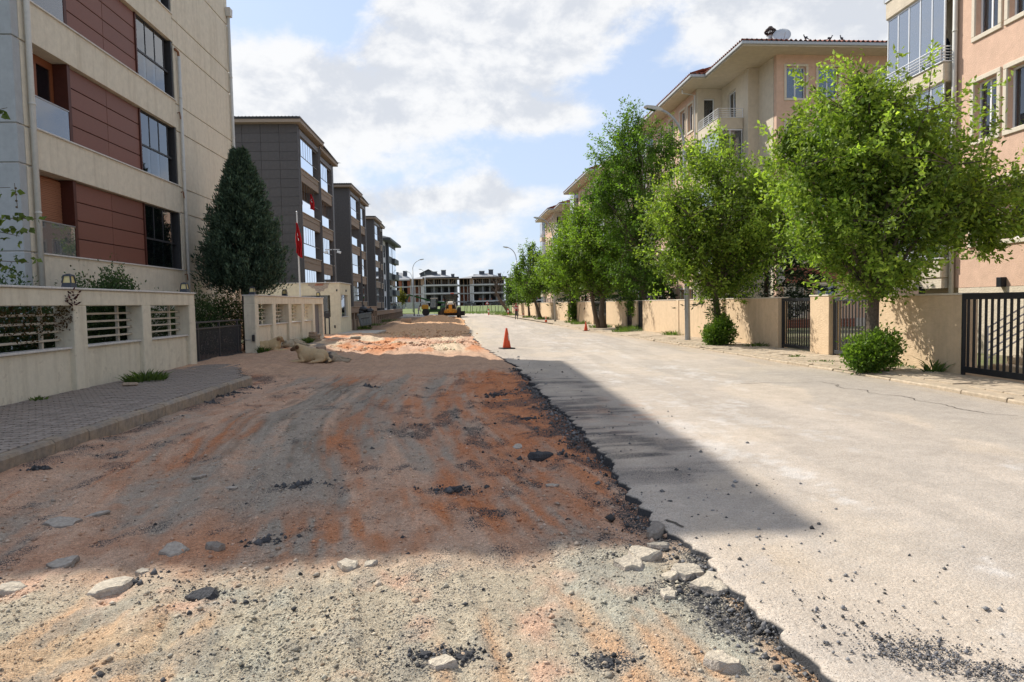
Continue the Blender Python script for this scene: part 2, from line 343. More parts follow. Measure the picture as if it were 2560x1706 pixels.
def dirt_col(x, y, dark_too=False):
    n = len(x); C = np.tile(np.array([.56,.365,.25]), (n,1)); DK = np.zeros(n)
    orange, grey, pale, sand, soil = (.52,.21,.095), (.345,.30,.24), (.425,.365,.265), (.60,.365,.205), (.22,.145,.095)
    bend = x+.10*(y-5)+.9*np.exp(-((y-11)/6)**2)                      # wheel paths curve gently across the lane
    a = fbm(bend*.9, y*.22, 4, 40); b = fbm(x*1.1-3, y*.34+9, 4, 44); c = fbm(x*3.1, y*2.2, 4, 47); d = fbm(x*9, y*7, 3, 52); fi = fbm(x*38, y*30, 2, 58)
    st_ = fbm(bend*4.2, y*.30+3, 4, 57); tr = fbm(bend*11, y*.9, 3, 59)
    C = lerp3(C, (.50,.29,.185), sst(c+.5*(st_-.5), .35, .7))
    # grey-green sub-base showing in streaks along the middle
    band = np.exp(-(((bend+1.35)/1.0)**2))*sst(y, 4.6, 6.2)*(1-sst(y, 15, 18.5))
    gm = np.clip(sst(.55*a+.45*st_+.26*band+.20*(d-.5), .47, .70), 0, 1)*.88*(1-sst(y, 17.5, 19))
    C = lerp3(C, grey, gm); C = lerp3(C, (.19,.165,.125), band*sst(.5*b+.5*tr, .45, .62)*sst(y, 6.5, 9)*.85)
    # rust-red clay towards the asphalt
    rw = sst(x, -1.5, .6)*(1-sst(y, 16.5, 18.3))*sst(y, 4.5, 6)
    om = np.clip(sst(.6*b+.4*tr+.30*rw+.14*(d-.5), .52, .74), 0, 1)*(1-sst(y, 17.5, 19))*sst(y, 3.8, 5.4)
    C = lerp3(C, orange, om*(.95-.35*gm)); C = lerp3(C, (.53,.20,.085), om*rw*sst(c, .48, .62)*.8)
    C = lerp3(C, (.52,.21,.09), np.exp(-((x+1.3+.25*np.sin(y*2))/1.3)**2)*np.exp(-((y-5.3)/.75)**2)*sst(.5*c+.5*tr, .40, .58)*.8)
    # the sunlit apron in front is pale and stony
    near = 1-sst(y+.5*(c-.5), 4.2, 5.1)
    C = lerp3(C, pale, near*sst(c+.1*d, .28, .50)*.95); C = lerp3(C, (.355,.335,.265), near*sst(.5*a+.5*b+.2*(d-.5), .46, .60)*.85)
    C = lerp3(C, (.55,.31,.16), near*sst(b+.25*(tr-.5), .52, .68)*.75); C = lerp3(C, (.45,.375,.25), near*np.exp(-((x+1.9)/.9)**2-((y-3.6)/.35)**2)*.5); C = lerp3(C, (.30,.27,.215), near*sst(fbm(x*5.5, y*4, 3, 63), .58, .70)*.6)
    # tan fill on the middle stretch, torn ground behind, then the sand heaps
    mid = sst(y+.4*(c-.5), 17.3, 18.4)*(1-sst(y, 24, 28)); C = lerp3(C, (.52,.335,.22), mid*.85); C = lerp3(C, (.44,.29,.20), mid*sst(fbm(x*.7, y*3.5, 3, 62), .5, .65)*.6)
    tor = sst(y, 24, 27)*(1-sst(y, 36, 40)); C = lerp3(C, (.60,.46,.31), tor*sst(a, .42, .6)); C = lerp3(C, (.56,.24,.11), tor*sst(b, .50, .62)*.9)
    C = lerp3(C, sand, sst(y, 36, 41)*.95); C = lerp3(C, (.56,.31,.15), sst(y, 56, 62)*.6); C = lerp3(C, soil, sst(-x, 5.9, 6.6)*sst(y, 43, 46)*.9)
    # crumbled asphalt: share of black stones along the broken edge and in scattered smears
    e = np.interp(y, EDGE[:,0], EDGE[:,1]); de = e-x; lim = 1-sst(y, 17, 19)
    DK = np.maximum(DK, sst(.34+.16*sst(y, 5, 6.5)-de+(c-.5)*1.5+(d-.5)*.5, .05, .50)*lim*.80)
    DK = np.maximum(DK, sst(fbm(x*2.3+5, y*1.5, 4, 61)+.07*sst(x, -1.5, .8)+.25*(d-.5), .62, .76)*sst(x, -2.8, -.6)*(1-sst(y, 14, 17))*.66*(.3+.7*sst(y, 4.6, 5.3)))
    DK = np.maximum(DK, sst(fbm(x*2.9-8, y*2.2, 3, 65)+.2*(d-.5), .66, .78)*sst(y, 4.2, 5)*lim*.45); DK = np.maximum(DK, .10*near*sst(c, .4, .6))
    DK = np.maximum(DK, sst(-x, 4.7, 5.05)*sst(fbm(x*3, y*3, 3, 66), .42, .6)*lim*.6)
    for (px_, py_, rx, ry) in ((-5.5,17.3,.9,.7),(-.3,41,1.1,1.0),(-5.6,42,1.0,1.5),(-1.7,4.3,.22,.10),(-.2,3.35,.28,.15),(.62,3.3,.22,.12),(1.05,4.0,.35,.25),(-.3,6.4,.35,.2),(.1,5.7,.35,.16)):
        DK = np.maximum(DK, sst(np.exp(-((x-px_)/rx)**2-((y-py_)/ry)**2)+(c-.5)*.9, .45, 1.0)*.7)
    C = np.clip(C*(.74+.28*d+.26*fi)[:,None], .01, .9)
    return (C, DK) if dark_too else C
M('dirt', (.4,.3,.2), .95, var=.14, scale=9, bump=.6, bscale=40, attr='Col', spec=.1)
gritify('dirt', ((130,.22,.04),(320,.22,.03)), (.075,.071,.069), .65)
M('asphalt', (.36,.33,.29), .9, var=.10, scale=14, bump=.4, bscale=130, attr='Col', spec=.2)
gritify('asphalt', ((170,.15,.025),(50,.05,.012)), (.06,.058,.057), .28)
M('stone', (.4,.4,.4), .9, var=.12, scale=30, bump=.5, bscale=90, attr='Col', spec=.15)

ys = [0.6]
while ys[-1] < 106: ys.append(ys[-1]+max(.02, .0078*ys[-1]))
ys = np.array(ys); NC = 320; tt = np.linspace(0, 1, NC)
xl = np.maximum(-10.6, -(.62*ys+4.2)); xr = np.interp(ys, EDGE[:,0], EDGE[:,1])+.34
Xg = xl[:,None]+(xr-xl)[:,None]*tt[None,:]; Yg = np.repeat(ys[:,None], NC, 1)
gx, gy = Xg.ravel(), Yg.ravel(); gz = dirt_h(gx, gy)
gz = np.where(gx > edge_x(gy)+.02, np.minimum(gz, -.06), gz)
idx = np.arange(len(ys)*NC).reshape(len(ys), NC)
quads = lambda I: np.stack([I[:-1,:-1], I[:-1,1:], I[1:,1:], I[1:,:-1]], -1).reshape(-1,4)
tag(np_mesh('dug_up_road', np.stack([gx,gy,gz],1), quads(idx), 'dirt', col=(gc := dirt_col(gx, gy, True))[0], smooth=True, dark=gc[1]), 'dug-up lane of orange and grey dirt', None, None, 'structure')

# ---- asphalt: one slab with a broken edge
ya = np.concatenate([np.arange(-4, 30, .045), np.arange(30, 141, .5)]); NA = 110
ea = edge_x(ya); ra = kerb_r(ya)+np.where(ya > 96, (ya-96)*1.2, 0)
ta = np.concatenate([[0, .0014, .009], np.linspace(.03, 1, NA-3)])
Xa = ea[:,None]+(ra-ea)[:,None]*ta[None,:]; Ya = np.repeat(ya[:,None], NA, 1)
ax_, ay_ = Xa.ravel(), Ya.ravel()
road_h = lambda x, y: (fbm(x*.35, y*.35, 3, 70)-.5)*.03+(fbm(x*3, y*3, 2, 72)-.5)*.006
az_ = road_h(ax_, ay_)
az_ = (az_.reshape(Xa.shape)); az_[:,0] -= .022; az_[:,1] -= .008; az_ = az_.ravel()
C = np.tile(np.array([.445,.38,.31]), (len(ax_),1)); a = fbm(ax_*.5, ay_*.25, 4, 74); b = fbm(ax_*1.4, ay_*.5, 4, 77); c = fbm(ax_*5, ay_*5, 3, 79)
C = lerp3(C, (.485,.415,.34), sst(a, .4, .65)); C = lerp3(C, (.39,.34,.285), sst(b, .5, .7)*.6)
kr = kerb_r(ay_)-ax_
C = lerp3(C, (.47,.37,.26), sst(.95-kr+(b-.5)*1.0, .0, .7)*.85)                       # dust drifted to the gutter
C = lerp3(C, (.52,.43,.31), sst(ay_, 20, 32)*sst(1.8-(ax_-np.interp(ay_,EDGE[:,0],EDGE[:,1]))+(b-.5)*2.6, 0, 1.6)*.75)
de = ax_-edge_x(ay_)
lonb = fbm(ax_*1.2, ay_*4.5, 3, 92); soil_ = sst(1.15-de+(b-.5)*1.6+(lonb-.5)*1.2, .1, 1.0)*sst(ay_, 5.4, 7.5)*(1-sst(ay_, 15, 17.8)); C = lerp3(C, (.30,.245,.195), soil_*.6); C = lerp3(C, (.13,.118,.11), soil_*sst(lonb+.4*(c-.5), .48, .64)*.85)
C = lerp3(C, (.40,.20,.11), np.exp(-((ax_-2.15)/.45)**2-((ay_-10.3)/1.5)**2)*sst(c, .45, .6)*.7)
C = lerp3(C, (.60,.57,.53), sst(fbm(ax_*2.6, ay_*1.1, 4, 81)+.5*(fbm(ax_*17, ay_*9, 2, 82)-.5), .64, .76)*sst(ax_, 2.0, 3)*(1-sst(ax_, 5.4, 6))*.45)
C = lerp3(C, (.43,.33,.22), np.exp(-((ax_-1.9)/.3)**2-((ay_-4.3)/.6)**2)*sst(c, .4, .6)*.6)
tk = fbm(ax_*2.2, ay_*.12, 3, 93); C = lerp3(C, (.37,.32,.265), sst(tk, .48, .64)*.5); C = lerp3(C, (.52,.43,.33), sst(fbm(ax_*.8, ay_*.5, 4, 94), .55, .68)*.5)
if False: crk = np.abs(ax_-(4.9+.5*np.sin(ay_*.35)+1.1*(fbm(ay_*.8, ay_*0, 3, 83)-.5))); C = lerp3(C, (.30,.25,.20), (1-sst(crk, .03, .16))*(1-sst(ay_, 10, 16))*.5)
if False: crk = np.abs(ay_-(15.2-.55*(ax_-4)+.6*(fbm(ax_*1.3, ax_*0, 3, 86)-.5))); C = lerp3(C, (.12,.11,.10), (1-sst(crk, .02, .07))*sst(ax_, 4.4, 5.2)*.8)
patch = sst(ax_-(6.1-.03*ay_)+(fbm(ay_*1.2, ay_*0, 3, 88)-.5)*.9, -.05, .1)*(1-sst(ay_, 15, 17)); C = lerp3(C, (.365,.325,.275), patch*.6)
C[(np.arange(len(ax_)) % NA) == 0] = (.05,.05,.052); C = C*(.80+.20*c+.20*fbm(ax_*21, ay_*21, 2, 90))[:,None]
ia = np.arange(len(ya)*NA).reshape(len(ya), NA); low = np.stack([ea-.03+(fbm(ya*9, ya*0, 2, 89)-.5)*.05, ya, np.full(len(ya), -.30)], 1)
VA = np.concatenate([np.stack([ax_,ay_,az_],1), low]); il = len(ax_)+np.arange(len(ya))
dka = np.concatenate([np.maximum(soil_*.35*sst(lonb, .4, .6), .05*sst(.5-de, 0, .5)), np.zeros(len(ya))])
FA = np.concatenate([quads(ia), np.stack([il[:-1], ia[:-1,0], ia[1:,0], il[1:]], -1)])
road = tag(np_mesh('road', VA, FA, 'asphalt', col=np.concatenate([C, np.tile([.05,.05,.052], (len(ya),1))]), smooth=False, dark=dka), 'worn pale asphalt lane', None, None, 'structure')

# cracks in the asphalt
M('crack', (.10,.085,.07), .95, var=.3, scale=20)
for cw, pts in ((.009,[(5.4,13.3),(5.86,13.24),(6.84,13.25),(6.97,11.79),(7.12,10.9),(7.25,10.23),(7.19,9.5),(7.56,8.97)]),(.010,[(2.9,15.9),(3.6,15.6),(4.2,15.9)]),(.012,[(1.40,5.14),(1.47,5.03),(1.55,4.85)])):
    P = [Vector((*p, 0)) for p in pts]; Q = []
    for p, q in zip(P, P[1:]):
        m = max(2, int((q-p).length/.05)); Q += [p.lerp(q, i/m) for i in range(m)]
    qa = np.array([(v.x, v.y) for v in Q]); tt_ = np.arange(len(qa))*.05
    qa[:,0] += (fbm(tt_*2.2, tt_*0+cw*900, 4, 101)-.5)*.42; qa[:,1] += (fbm(tt_*2.2, tt_*0+cw*500, 4, 103)-.5)*.30
    dd = np.gradient(qa, axis=0); dd /= np.linalg.norm(dd, axis=1, keepdims=True)+1e-9; nn = np.stack([-dd[:,1], dd[:,0]], 1); w_ = cw*(.25+1.3*fbm(tt_*5, tt_*0+1, 3, 105))[:,None]
    Lq, Rq = qa+nn*w_, qa-nn*w_; V = np.concatenate([np.column_stack([Lq, road_h(Lq[:,0],Lq[:,1])+.006]), np.column_stack([Rq, road_h(Rq[:,0],Rq[:,1])+.006])]); k = len(qa); i = np.arange(k-1)
    np_mesh('crack', V, np.stack([i, k+i, k+i+1, i+1], 1), 'crack', road)

# ---- ground sheets
M('earth', (.20,.165,.11), .95, var=.25, scale=.6, c2=(.13,.15,.06))
M('meadow', (.12,.165,.05), .95, var=.30, scale=.35, c2=(.17,.19,.065), bump=1.0, bscale=6)
M('lane_far', (.42,.38,.32), .9, var=.12, scale=.5)
MB().add([(-1500,-60,-.34),(1500,-60,-.34),(1500,3000,-.34),(-1500,3000,-.34)], [(0,1,2,3)]).build('ground', 'earth')['kind'] = 'structure'
mb = MB(); nx = 50; vv = []; 
fy = [131.5, 140, 160, 190, 215, 234]; 
for j, y in enumerate(fy):
    for i in range(nx+1):
        x = -60+i*2.4+(.0 if j else 0); vv.append((x, y+(2.5*math.sin(x*.2)+(-.35*x if x < 6 else -.35*6-1.6*(x-6)) if j == 0 else 0), .02+(y-131)*.0105+.12*math.sin(i*1.7+j)))
mb.add(vv, [(j*(nx+1)+i, j*(nx+1)+i+1, (j+1)*(nx+1)+i+1, (j+1)*(nx+1)+i) for j in range(len(fy)-1) for i in range(nx)])
mb.build('field', 'meadow')['kind'] = 'structure'
MB().add([(-90,234,1.16),(60,234,1.16),(60,244,1.18),(-90,244,1.18)], [(0,1,2,3)]).build('far_road', 'lane_far')['kind'] = 'structure'
MB().add([(-40,100,-.02),(-1.2,100,-.02),(-2.6,141,-.02),(-40,141,-.02)], [(0,1,2,3)]).build('side_lane', 'lane_far')['kind'] = 'structure'
MB().add([(-60,-8,.02),(-7.95,-8,.02),(-7.95,41,.02),(-8.3,46,.02),(-11.4,100,.02),(-60,100,.02)], [(0,1,2,3,4,5)]).build('left_garden_ground', 'earth')['kind'] = 'structure'
MB().add([(10.2,-8,.04),(70,-8,.04),(70,115,.04),(5.9,115,.04),(10.2,24,.04)], [(0,1,2,3,4)]).build('right_garden_ground', 'earth')['kind'] = 'structure'

# ---- left pavement with its pavers and kerb stones
M('paver', (.27,.225,.19), .92, var=.14, scale=4, bump=.5, bscale=120, rnd=.13, c2=(.31,.255,.21))
M('paver_bed', (.12,.095,.075), .95, var=.2)
M('kerb', (.34,.265,.185), .9, var=.2, scale=3, bump=.6, bscale=60, rnd=.1, c2=(.24,.205,.17))
lp = MB().prism([(-8.3,3),(-5.36,3),(-5.36,16.4),(-5.9,17.2),(-6.3,18.2),(-6.75,20.0),(-8.3,20.0)], -.3, .118).build('left_pavement', 'paver_bed'); lp['kind'] = 'structure'
PW, PL = .205, .165
zig = [(-PW/2+.006,-PL/2+.005),(-PW/4,-PL/2+.034),(0,-PL/2+.005),(PW/4,-PL/2+.034),(PW/2-.006,-PL/2+.005),(PW/2-.006,PL/2-.036),(PW/4,PL/2-.005),(0,PL/2-.036),(-PW/4,PL/2-.005),(-PW/2+.006,PL/2-.036)]
zig = [(x,y+.0) for x,y in zig]
pm = mesh_of(MB().prism(zig, 0, .03), 'paver', 'paver')
spots = []
for j in range(int((20.0-5.2)/PL)):
    y = 5.2+j*PL
    for i in range(13):
        x = -5.36-PW*(i+.5)
        if x < -8.1 or x > -5.36-(max(0, y-16.2)*.36)-(.1 if y > 16.2 else 0)-.1*random.random()*(y > 16.2) and y > 16.2: continue
        spots.append((x, y, .110+random.uniform(-.004,.004)))
spots = [s for s in spots if s[1]*.78+.5 > -s[0]*1.0]               # those in view
spots.sort(key=lambda s: s[0]**2+s[1]**2)
for s in spots[:295]:
    o = inst('paver', pm, lp, s, random.uniform(-.015,.015)); o.rotation_euler[0] = random.uniform(-.012,.012)
mb = MB()
for s in spots[295:]:
    k = len(mb.v); mb.prism(zig, 0, .03).xf(Matrix.Translation(s) @ Matrix.Rotation(random.uniform(-.015,.015), 4, 'Z'), k)
mb.build('paver_field', 'paver', lp)['kind'] = 'stuff'
kp = [(-.16,-.3),(0,-.3),(0,.095),(-.035,.132),(-.155,.132),(-.16,.127)]
km = mesh_of(MB().prism_ax(kp, .004, .746, 1), 'kerb_stone', 'kerb')
y = 3.4
while y < 15.6:
    o = inst('kerb_stone', km, lp, (-5.2+random.uniform(-.006,.006), y, random.uniform(-.006,.006)), random.uniform(-.008,.008)); y += .75
lp2 = MB().prism([(-8.1,24.3),(-7.0,24.4),(-6.45,26.8),(-6.3,33),(-6.15,36),(-6.4,39.5),(-8.1,39.8)], -.3, .12).build('inner_pavement', 'paver'); lp2['kind'] = 'structure'
km2 = mesh_of(MB().prism_ax([(0,-.3),(.14,-.3),(.14,.10),(.11,.135),(0,.135)], .005, .845, 1), 'kerb_stone', 'kerb')
for k, (p, q) in enumerate((((-6.45,26.8),(-6.3,33)),((-6.3,33),(-6.15,36)))):
    d = Vector((q[0]-p[0], q[1]-p[1])); n = int(d.length/.85)
    for i in range(n):
        inst('kerb_stone', km2, lp2, (p[0]+d.x*i/n, p[1]+d.y*i/n, random.uniform(-.02,.0)), -math.atan2(d.x, d.y)+random.uniform(-.02,.02))
# doorstep slab in front of the guard booth
st = MB().box(-8.0, -5.7, 40.2, 44.5, -.3, .16, .02).build('booth_step', 'lane_far'); st['kind'] = 'structure'
M('concrete', (.36,.34,.31), .9, var=.16, scale=2.5, bump=.4, bscale=70)

# ---- right pavement: dusty slabs and low kerb
M('slab', (.40,.325,.235), .93, var=.16, scale=3, bump=.5, bscale=70, rnd=.08, c2=(.47,.375,.265))
yr = np.arange(-4, 112, 1.0); mb = MB(); vv = []
for y in yr: vv += [(float(kerb_r(y))+.10, y, .050), (float(wall_r(y))+.25, y, .068)]
mb.add(vv, [(2*i, 2*i+1, 2*i+3, 2*i+2) for i in range(len(yr)-1)])
rp = mb.build('right_pavement', 'slab'); rp['kind'] = 'structure'
sm = mesh_of(MB().box(-.194,.194,-.194,.194,0,.045,.008), 'paving_slab', 'slab')
cnt = 0
for j in range(62):
    y = 10.6+j*.4
    w = float(wall_r(y)); k = float(kerb_r(y))+.15; n = int((w-k)/.4)
    for i in range(n):
        if cnt >= 290: break
        if random.random() < .05: continue
        o = inst('paving_slab', sm, rp, (w-.02-.2-.4*i, y, .026+random.uniform(0,.012)), random.uniform(-.02,.02))
        o.rotation_euler[0] = random.uniform(-.02,.02); o.rotation_euler[1] = random.uniform(-.02,.02); cnt += 1
kr_m = mesh_of(MB().prism_ax([(0,-.2),(.13,-.2),(.13,.055),(.02,.062),(0,.04)], .01, .98, 1), 'kerb_stone', 'slab')
for i in range(44):
    y = 9.2+i; a = math.atan(.054) if y > 13 else 0
    o = inst('kerb_stone', kr_m, rp, (float(kerb_r(y))+random.uniform(-.015,.015), y, random.uniform(-.02,.012)), a+random.uniform(-.015,.015)); o.rotation_euler[1] = random.uniform(-.05,.05)

# ---- loose stones
OCT = np.array([(1,0,0),(0,1,0),(-1,0,0),(0,-1,0),(0,0,1),(0,0,-1)], float); OF = np.array([(0,1,4),(1,2,4),(2,3,4),(3,0,4),(1,0,5),(2,1,5),(3,2,5),(0,3,5)])
def pebbles(name, x, y, z, s, col, label, cat='gravel', flat=.7):
    n = len(x); V = OCT[None]*(s[:,None,None]*RNG.uniform(.65,1.35,(n,6,1)))*np.array([1,1,flat])[None,None]
    V = V+RNG.normal(0,.12,(n,6,3))*s[:,None,None]; a = RNG.uniform(0,6.28,n); ca, sa = np.cos(a)[:,None], np.sin(a)[:,None]
    V = np.stack([V[...,0]*ca-V[...,1]*sa+x[:,None], V[...,0]*sa+V[...,1]*ca+y[:,None], V[...,2]+z[:,None]+(s*.25)[:,None]], -1)
    F = (OF[None]+6*np.arange(n)[:,None,None]).reshape(-1,3)
    return tag(np_mesh(name, V.reshape(-1,3), F, 'stone', col=np.repeat(col, 6, 0)), label, cat, None, 'stuff')
def spread(n, y0, y1, p=2.0):
    u = RNG.uniform(0,1,n); k = 1-p; return (y0**k+u*(y1**k-y0**k))**(1/k)
n = 70000; py = spread(n, 2.3, 17.5, 1.9); px = RNG.uniform(np.maximum(-5.15, -.80*py-.6), edge_x(py)+.05, n)
keep = RNG.uniform(0,1,n) < .25+.75*sst(fbm(px*1.2, py*1.2, 3, 91), .38, .62)*np.where(py < 5.2, 1, .8); px, py = px[keep], py[keep]; n = len(px)
sz = np.clip(RNG.lognormal(-5.5, .55, n), .0026, .03)*(.75+.10*py); sz = np.minimum(sz, .03)
bc, bdk = dirt_col(px, py, True); t = RNG.uniform(0,1,n)
pal = np.array([(.40,.39,.33),(.52,.46,.36),(.33,.36,.32),(.50,.25,.13),(.20,.195,.185),(.58,.53,.45)])[RNG.integers(0,6,n)]
pc = bc*.70+pal*.30; pc = np.where((t < .4)[:,None], bc*1.12, pc)*RNG.uniform(.75,1.3,(n,1)); pc = np.where((RNG.uniform(0,1,n) < bdk)[:,None], np.array([.06,.058,.058])*RNG.uniform(.6,1.8,(n,1)), pc)
pebbles('gravel', px, py, dirt_h(px,py), sz, np.clip(pc,.02,.75), 'loose gravel strewn over the dug-up lane')
n = 3000; py = spread(n, 2.4, 18, 1.7); px = RNG.uniform(np.maximum(-5.1, -.80*py-.6), edge_x(py)-.05, n); k = RNG.uniform(0,1,n) < .1+.9*sst(fbm(px*1.6, py*1.3, 3, 111), .48, .66); px, py = px[k], py[k]; n = len(px); bc, bdk = dirt_col(px, py, True)
pc = np.where((RNG.uniform(0,1,n) < bdk+.06)[:,None], np.array([.075,.07,.068])[None], bc)*RNG.uniform(.7,1.2,(n,1)); sz = np.clip(RNG.lognormal(-4.35,.42,n), .008, .05)*np.clip(.55+.06*py, .6, 1.3)
pebbles('clods', px, py, dirt_h(px,py)-sz*.35, sz, np.clip(pc,.02,.7), 'half-buried clods and stones over the dug-up lane', 'rubble', .8)
n = 6500; py = spread(n, 2.4, 18.3, 1.5); k = RNG.uniform(0,1,n) < .15+.85*sst(fbm(py*1.3, py*0+4, 3, 98), .38, .6); py = py[k]; n = len(py); de = np.abs(RNG.normal(0,.13,n))*(.3+1.6*fbm(py*1.7, py*0, 3, 97)); px = edge_x(py)-de-.012
pebbles('asphalt_crumbs', px, py, np.maximum(dirt_h(px,py), -.085+.05*np.exp(-de/.08)), np.clip(RNG.lognormal(-4.95,.55,n), .004,.05)*np.minimum(1.6,.8+.05*py), np.clip(np.array([.10,.096,.093])*RNG.uniform(.45,2.3,(n,1)),.02,.4), 'black asphalt crumbs along the broken road edge', 'rubble', .9)
n = 2000; cx = RNG.uniform(1.72,2.45,n); cy = np.interp(cx, [1.7,2.1,2.5], [3.22,3.02,2.78])+RNG.normal(0,.11,n)*(.5+cx-1.7); cx = cx+RNG.normal(0,.05,n); k = fbm(cx*6, cy*6, 3, 99) > .44; cx, cy = cx[k], cy[k]
ex = RNG.uniform(1.75,2.25,220); cx = np.concatenate([cx, ex]); cy = np.concatenate([cy, 3.1+RNG.uniform(0,1,220)**1.5*.75*(1-(ex-1.75)*.5)]); n = len(cx)
pebbles('asphalt_grit', cx, cy, np.full(n, .0), np.clip(RNG.lognormal(-5.45,.42,n),.003,.014), np.clip(np.array([.13,.125,.125])*RNG.uniform(.4,2.0,(n,1)),.02,.4), 'dark grit scattered on the pale asphalt', 'gravel', .9)
n = 380; py = spread(n, 3, 24, 1.6); px = edge_x(py)+np.abs(RNG.normal(0,.9,n))+.05
pebbles('road_grit', px, py, np.full(n, .0), np.clip(RNG.lognormal(-4.9,.5,n),.004,.03)*(.8+.05*py), np.clip(np.array([.13,.125,.12])*RNG.uniform(.4,2.5,(n,1)),.02,.5), 'sparse crumbs lying on the pale asphalt beside the edge', 'gravel', .9)
n = 2600; py = RNG.uniform(26,44,n); px = RNG.uniform(-6.2,.2,n); k = RNG.uniform(0,1,n) < sst(fbm(px*.8,py*.8,3,95),.45,.6); px, py = px[k], py[k]; n = len(px)
pebbles('torn_rubble', px, py, dirt_h(px,py), np.clip(RNG.lognormal(-3.4,.5,n),.015,.13), np.clip(dirt_col(px,py)*RNG.uniform(.6,1.5,(n,1)),.02,.7), 'lumpy torn-up rubble beyond the dogs', 'rubble', .8)

# ---- asphalt and stone chunks, each one its own
M('chunk_top', (.40,.345,.285), .9, var=.22, scale=9, bump=.8, bscale=70)
M('chunk_pale', (.50,.43,.33), .92, var=.2, scale=9, bump=.8, bscale=60)
M('chunk_dark', (.055,.055,.058), .92, var=.3, scale=14, bump=1.0, bscale=70)
M('boulder', (.24,.205,.17), .9, var=.2, scale=8, bump=.6, bscale=40)
CH = [(-3.53,5.93,.2,'s','broken slab with a tan underside near the left kerb'),(-3.36,6.13,.12,'s','grey slab piece leaning behind the tan broken slab'),(-2.94,4.91,.15,'s','flat grey asphalt slab at the shadow edge on the left'),(-2.38,4.44,.16,'l','long pale stone slab in the sun at the left'),(-2.27,4.52,.09,'d','dark lump touching the long pale slab'),
(-2.23,5.04,.16,'s','flat cracked grey slab in the shade left of centre'),(-1.98,5.13,.085,'r','grey angular stone standing on rust-red gravel'),(-1.64,5.26,.10,'d','low black asphalt patch beside the angular grey stone'),(-.89,4.58,.13,'l','pale flat slab just in front of the shadow edge'),(-1.74,4.27,.17,'d','heap of black asphalt in the sunlit gravel'),
(-3.05,4.51,.12,'l','pale slab cut by the left picture edge'),(1.32,4.25,.17,'l','largest pale block of the broken road edge'),(1.41,4.03,.15,'l','pale block nearest the camera at the road edge'),(.98,4.37,.12,'l','pale slab farthest from the road edge among the blocks'),(1.11,4.54,.14,'l','long pale slab at the shadow edge by the road'),
(1.28,4.74,.10,'l','tilted pale stone just below the round grey boulder'),(1.33,4.98,.13,'r','round grey boulder in shade against the asphalt edge'),(1.19,4.17,.08,'l','small pale block beside the largest block'),(-.19,3.28,.085,'l','pale stone in the middle of the near dark cluster'),(-.29,3.37,.07,'d','dark lump left of the near pale stone'),(-.09,3.36,.08,'d','dark lump right of the near pale stone'),
(.72,7.78,.27,'d','long black asphalt ridge lying beside the road edge'),(.51,8.4,.14,'s','grey slab beyond the long black ridge'),(-1.74,6.88,.13,'d','black asphalt lump alone in the left middle of the lane'),(-2.94,7.33,.10,'s','thin grey plate near the left kerb side'),(-2.49,6.96,.10,'s','thin grey plate with a dark edge left of centre'),(.72,6.51,.10,'s','small grey plate on rust-red clay near the edge'),
(.79,10.45,.13,'d','black block standing up near the far asphalt edge'),(.39,13.05,.15,'d','black slab lying far back in the dug lane'),(.55,12.4,.10,'s','thin slab in front of the far black slab'),(-.22,6.49,.15,'d','flat black asphalt plate in the middle of the lane'),(-2.29,4.68,.07,'l','small pale stone behind the long pale slab'),(1.12,3.91,.085,'l','pale stone in dark crumbs below the blocks'),(1.14,3.15,.13,'l','pale slab half buried in black crumbs at the bottom'),
(-2.3,14.94,.10,'d','small dark lump far back on the pinkish dirt'),(-4.85,7.74,.06,'d','black lump at the foot of the left kerb'),(-5.12,14.04,.11,'d','black asphalt lump leaning on the kerb'),(-5.06,14.55,.10,'d','rounded black lump behind the leaning one at the kerb'),(-5.0,13.2,.07,'d','smaller black lump in front along the kerb'),(-5.05,15.3,.11,'d','farthest black lump along the kerb'),
(1.62,5.61,.045,'d','small black stone on the asphalt in the shade'),(2.05,6.45,.035,'d','tiny black stone at the shadow rim on the asphalt'),(-.75,4.62,.07,'l','small pale flake beside the flat slab'),(.25,3.0,.07,'l','pale stone low in the middle foreground'),(.86,2.95,.1,'l','flat beige stone at the bottom near the crumbs'),(.62,3.3,.08,'d','dark crumb heap in the foreground right of centre')]
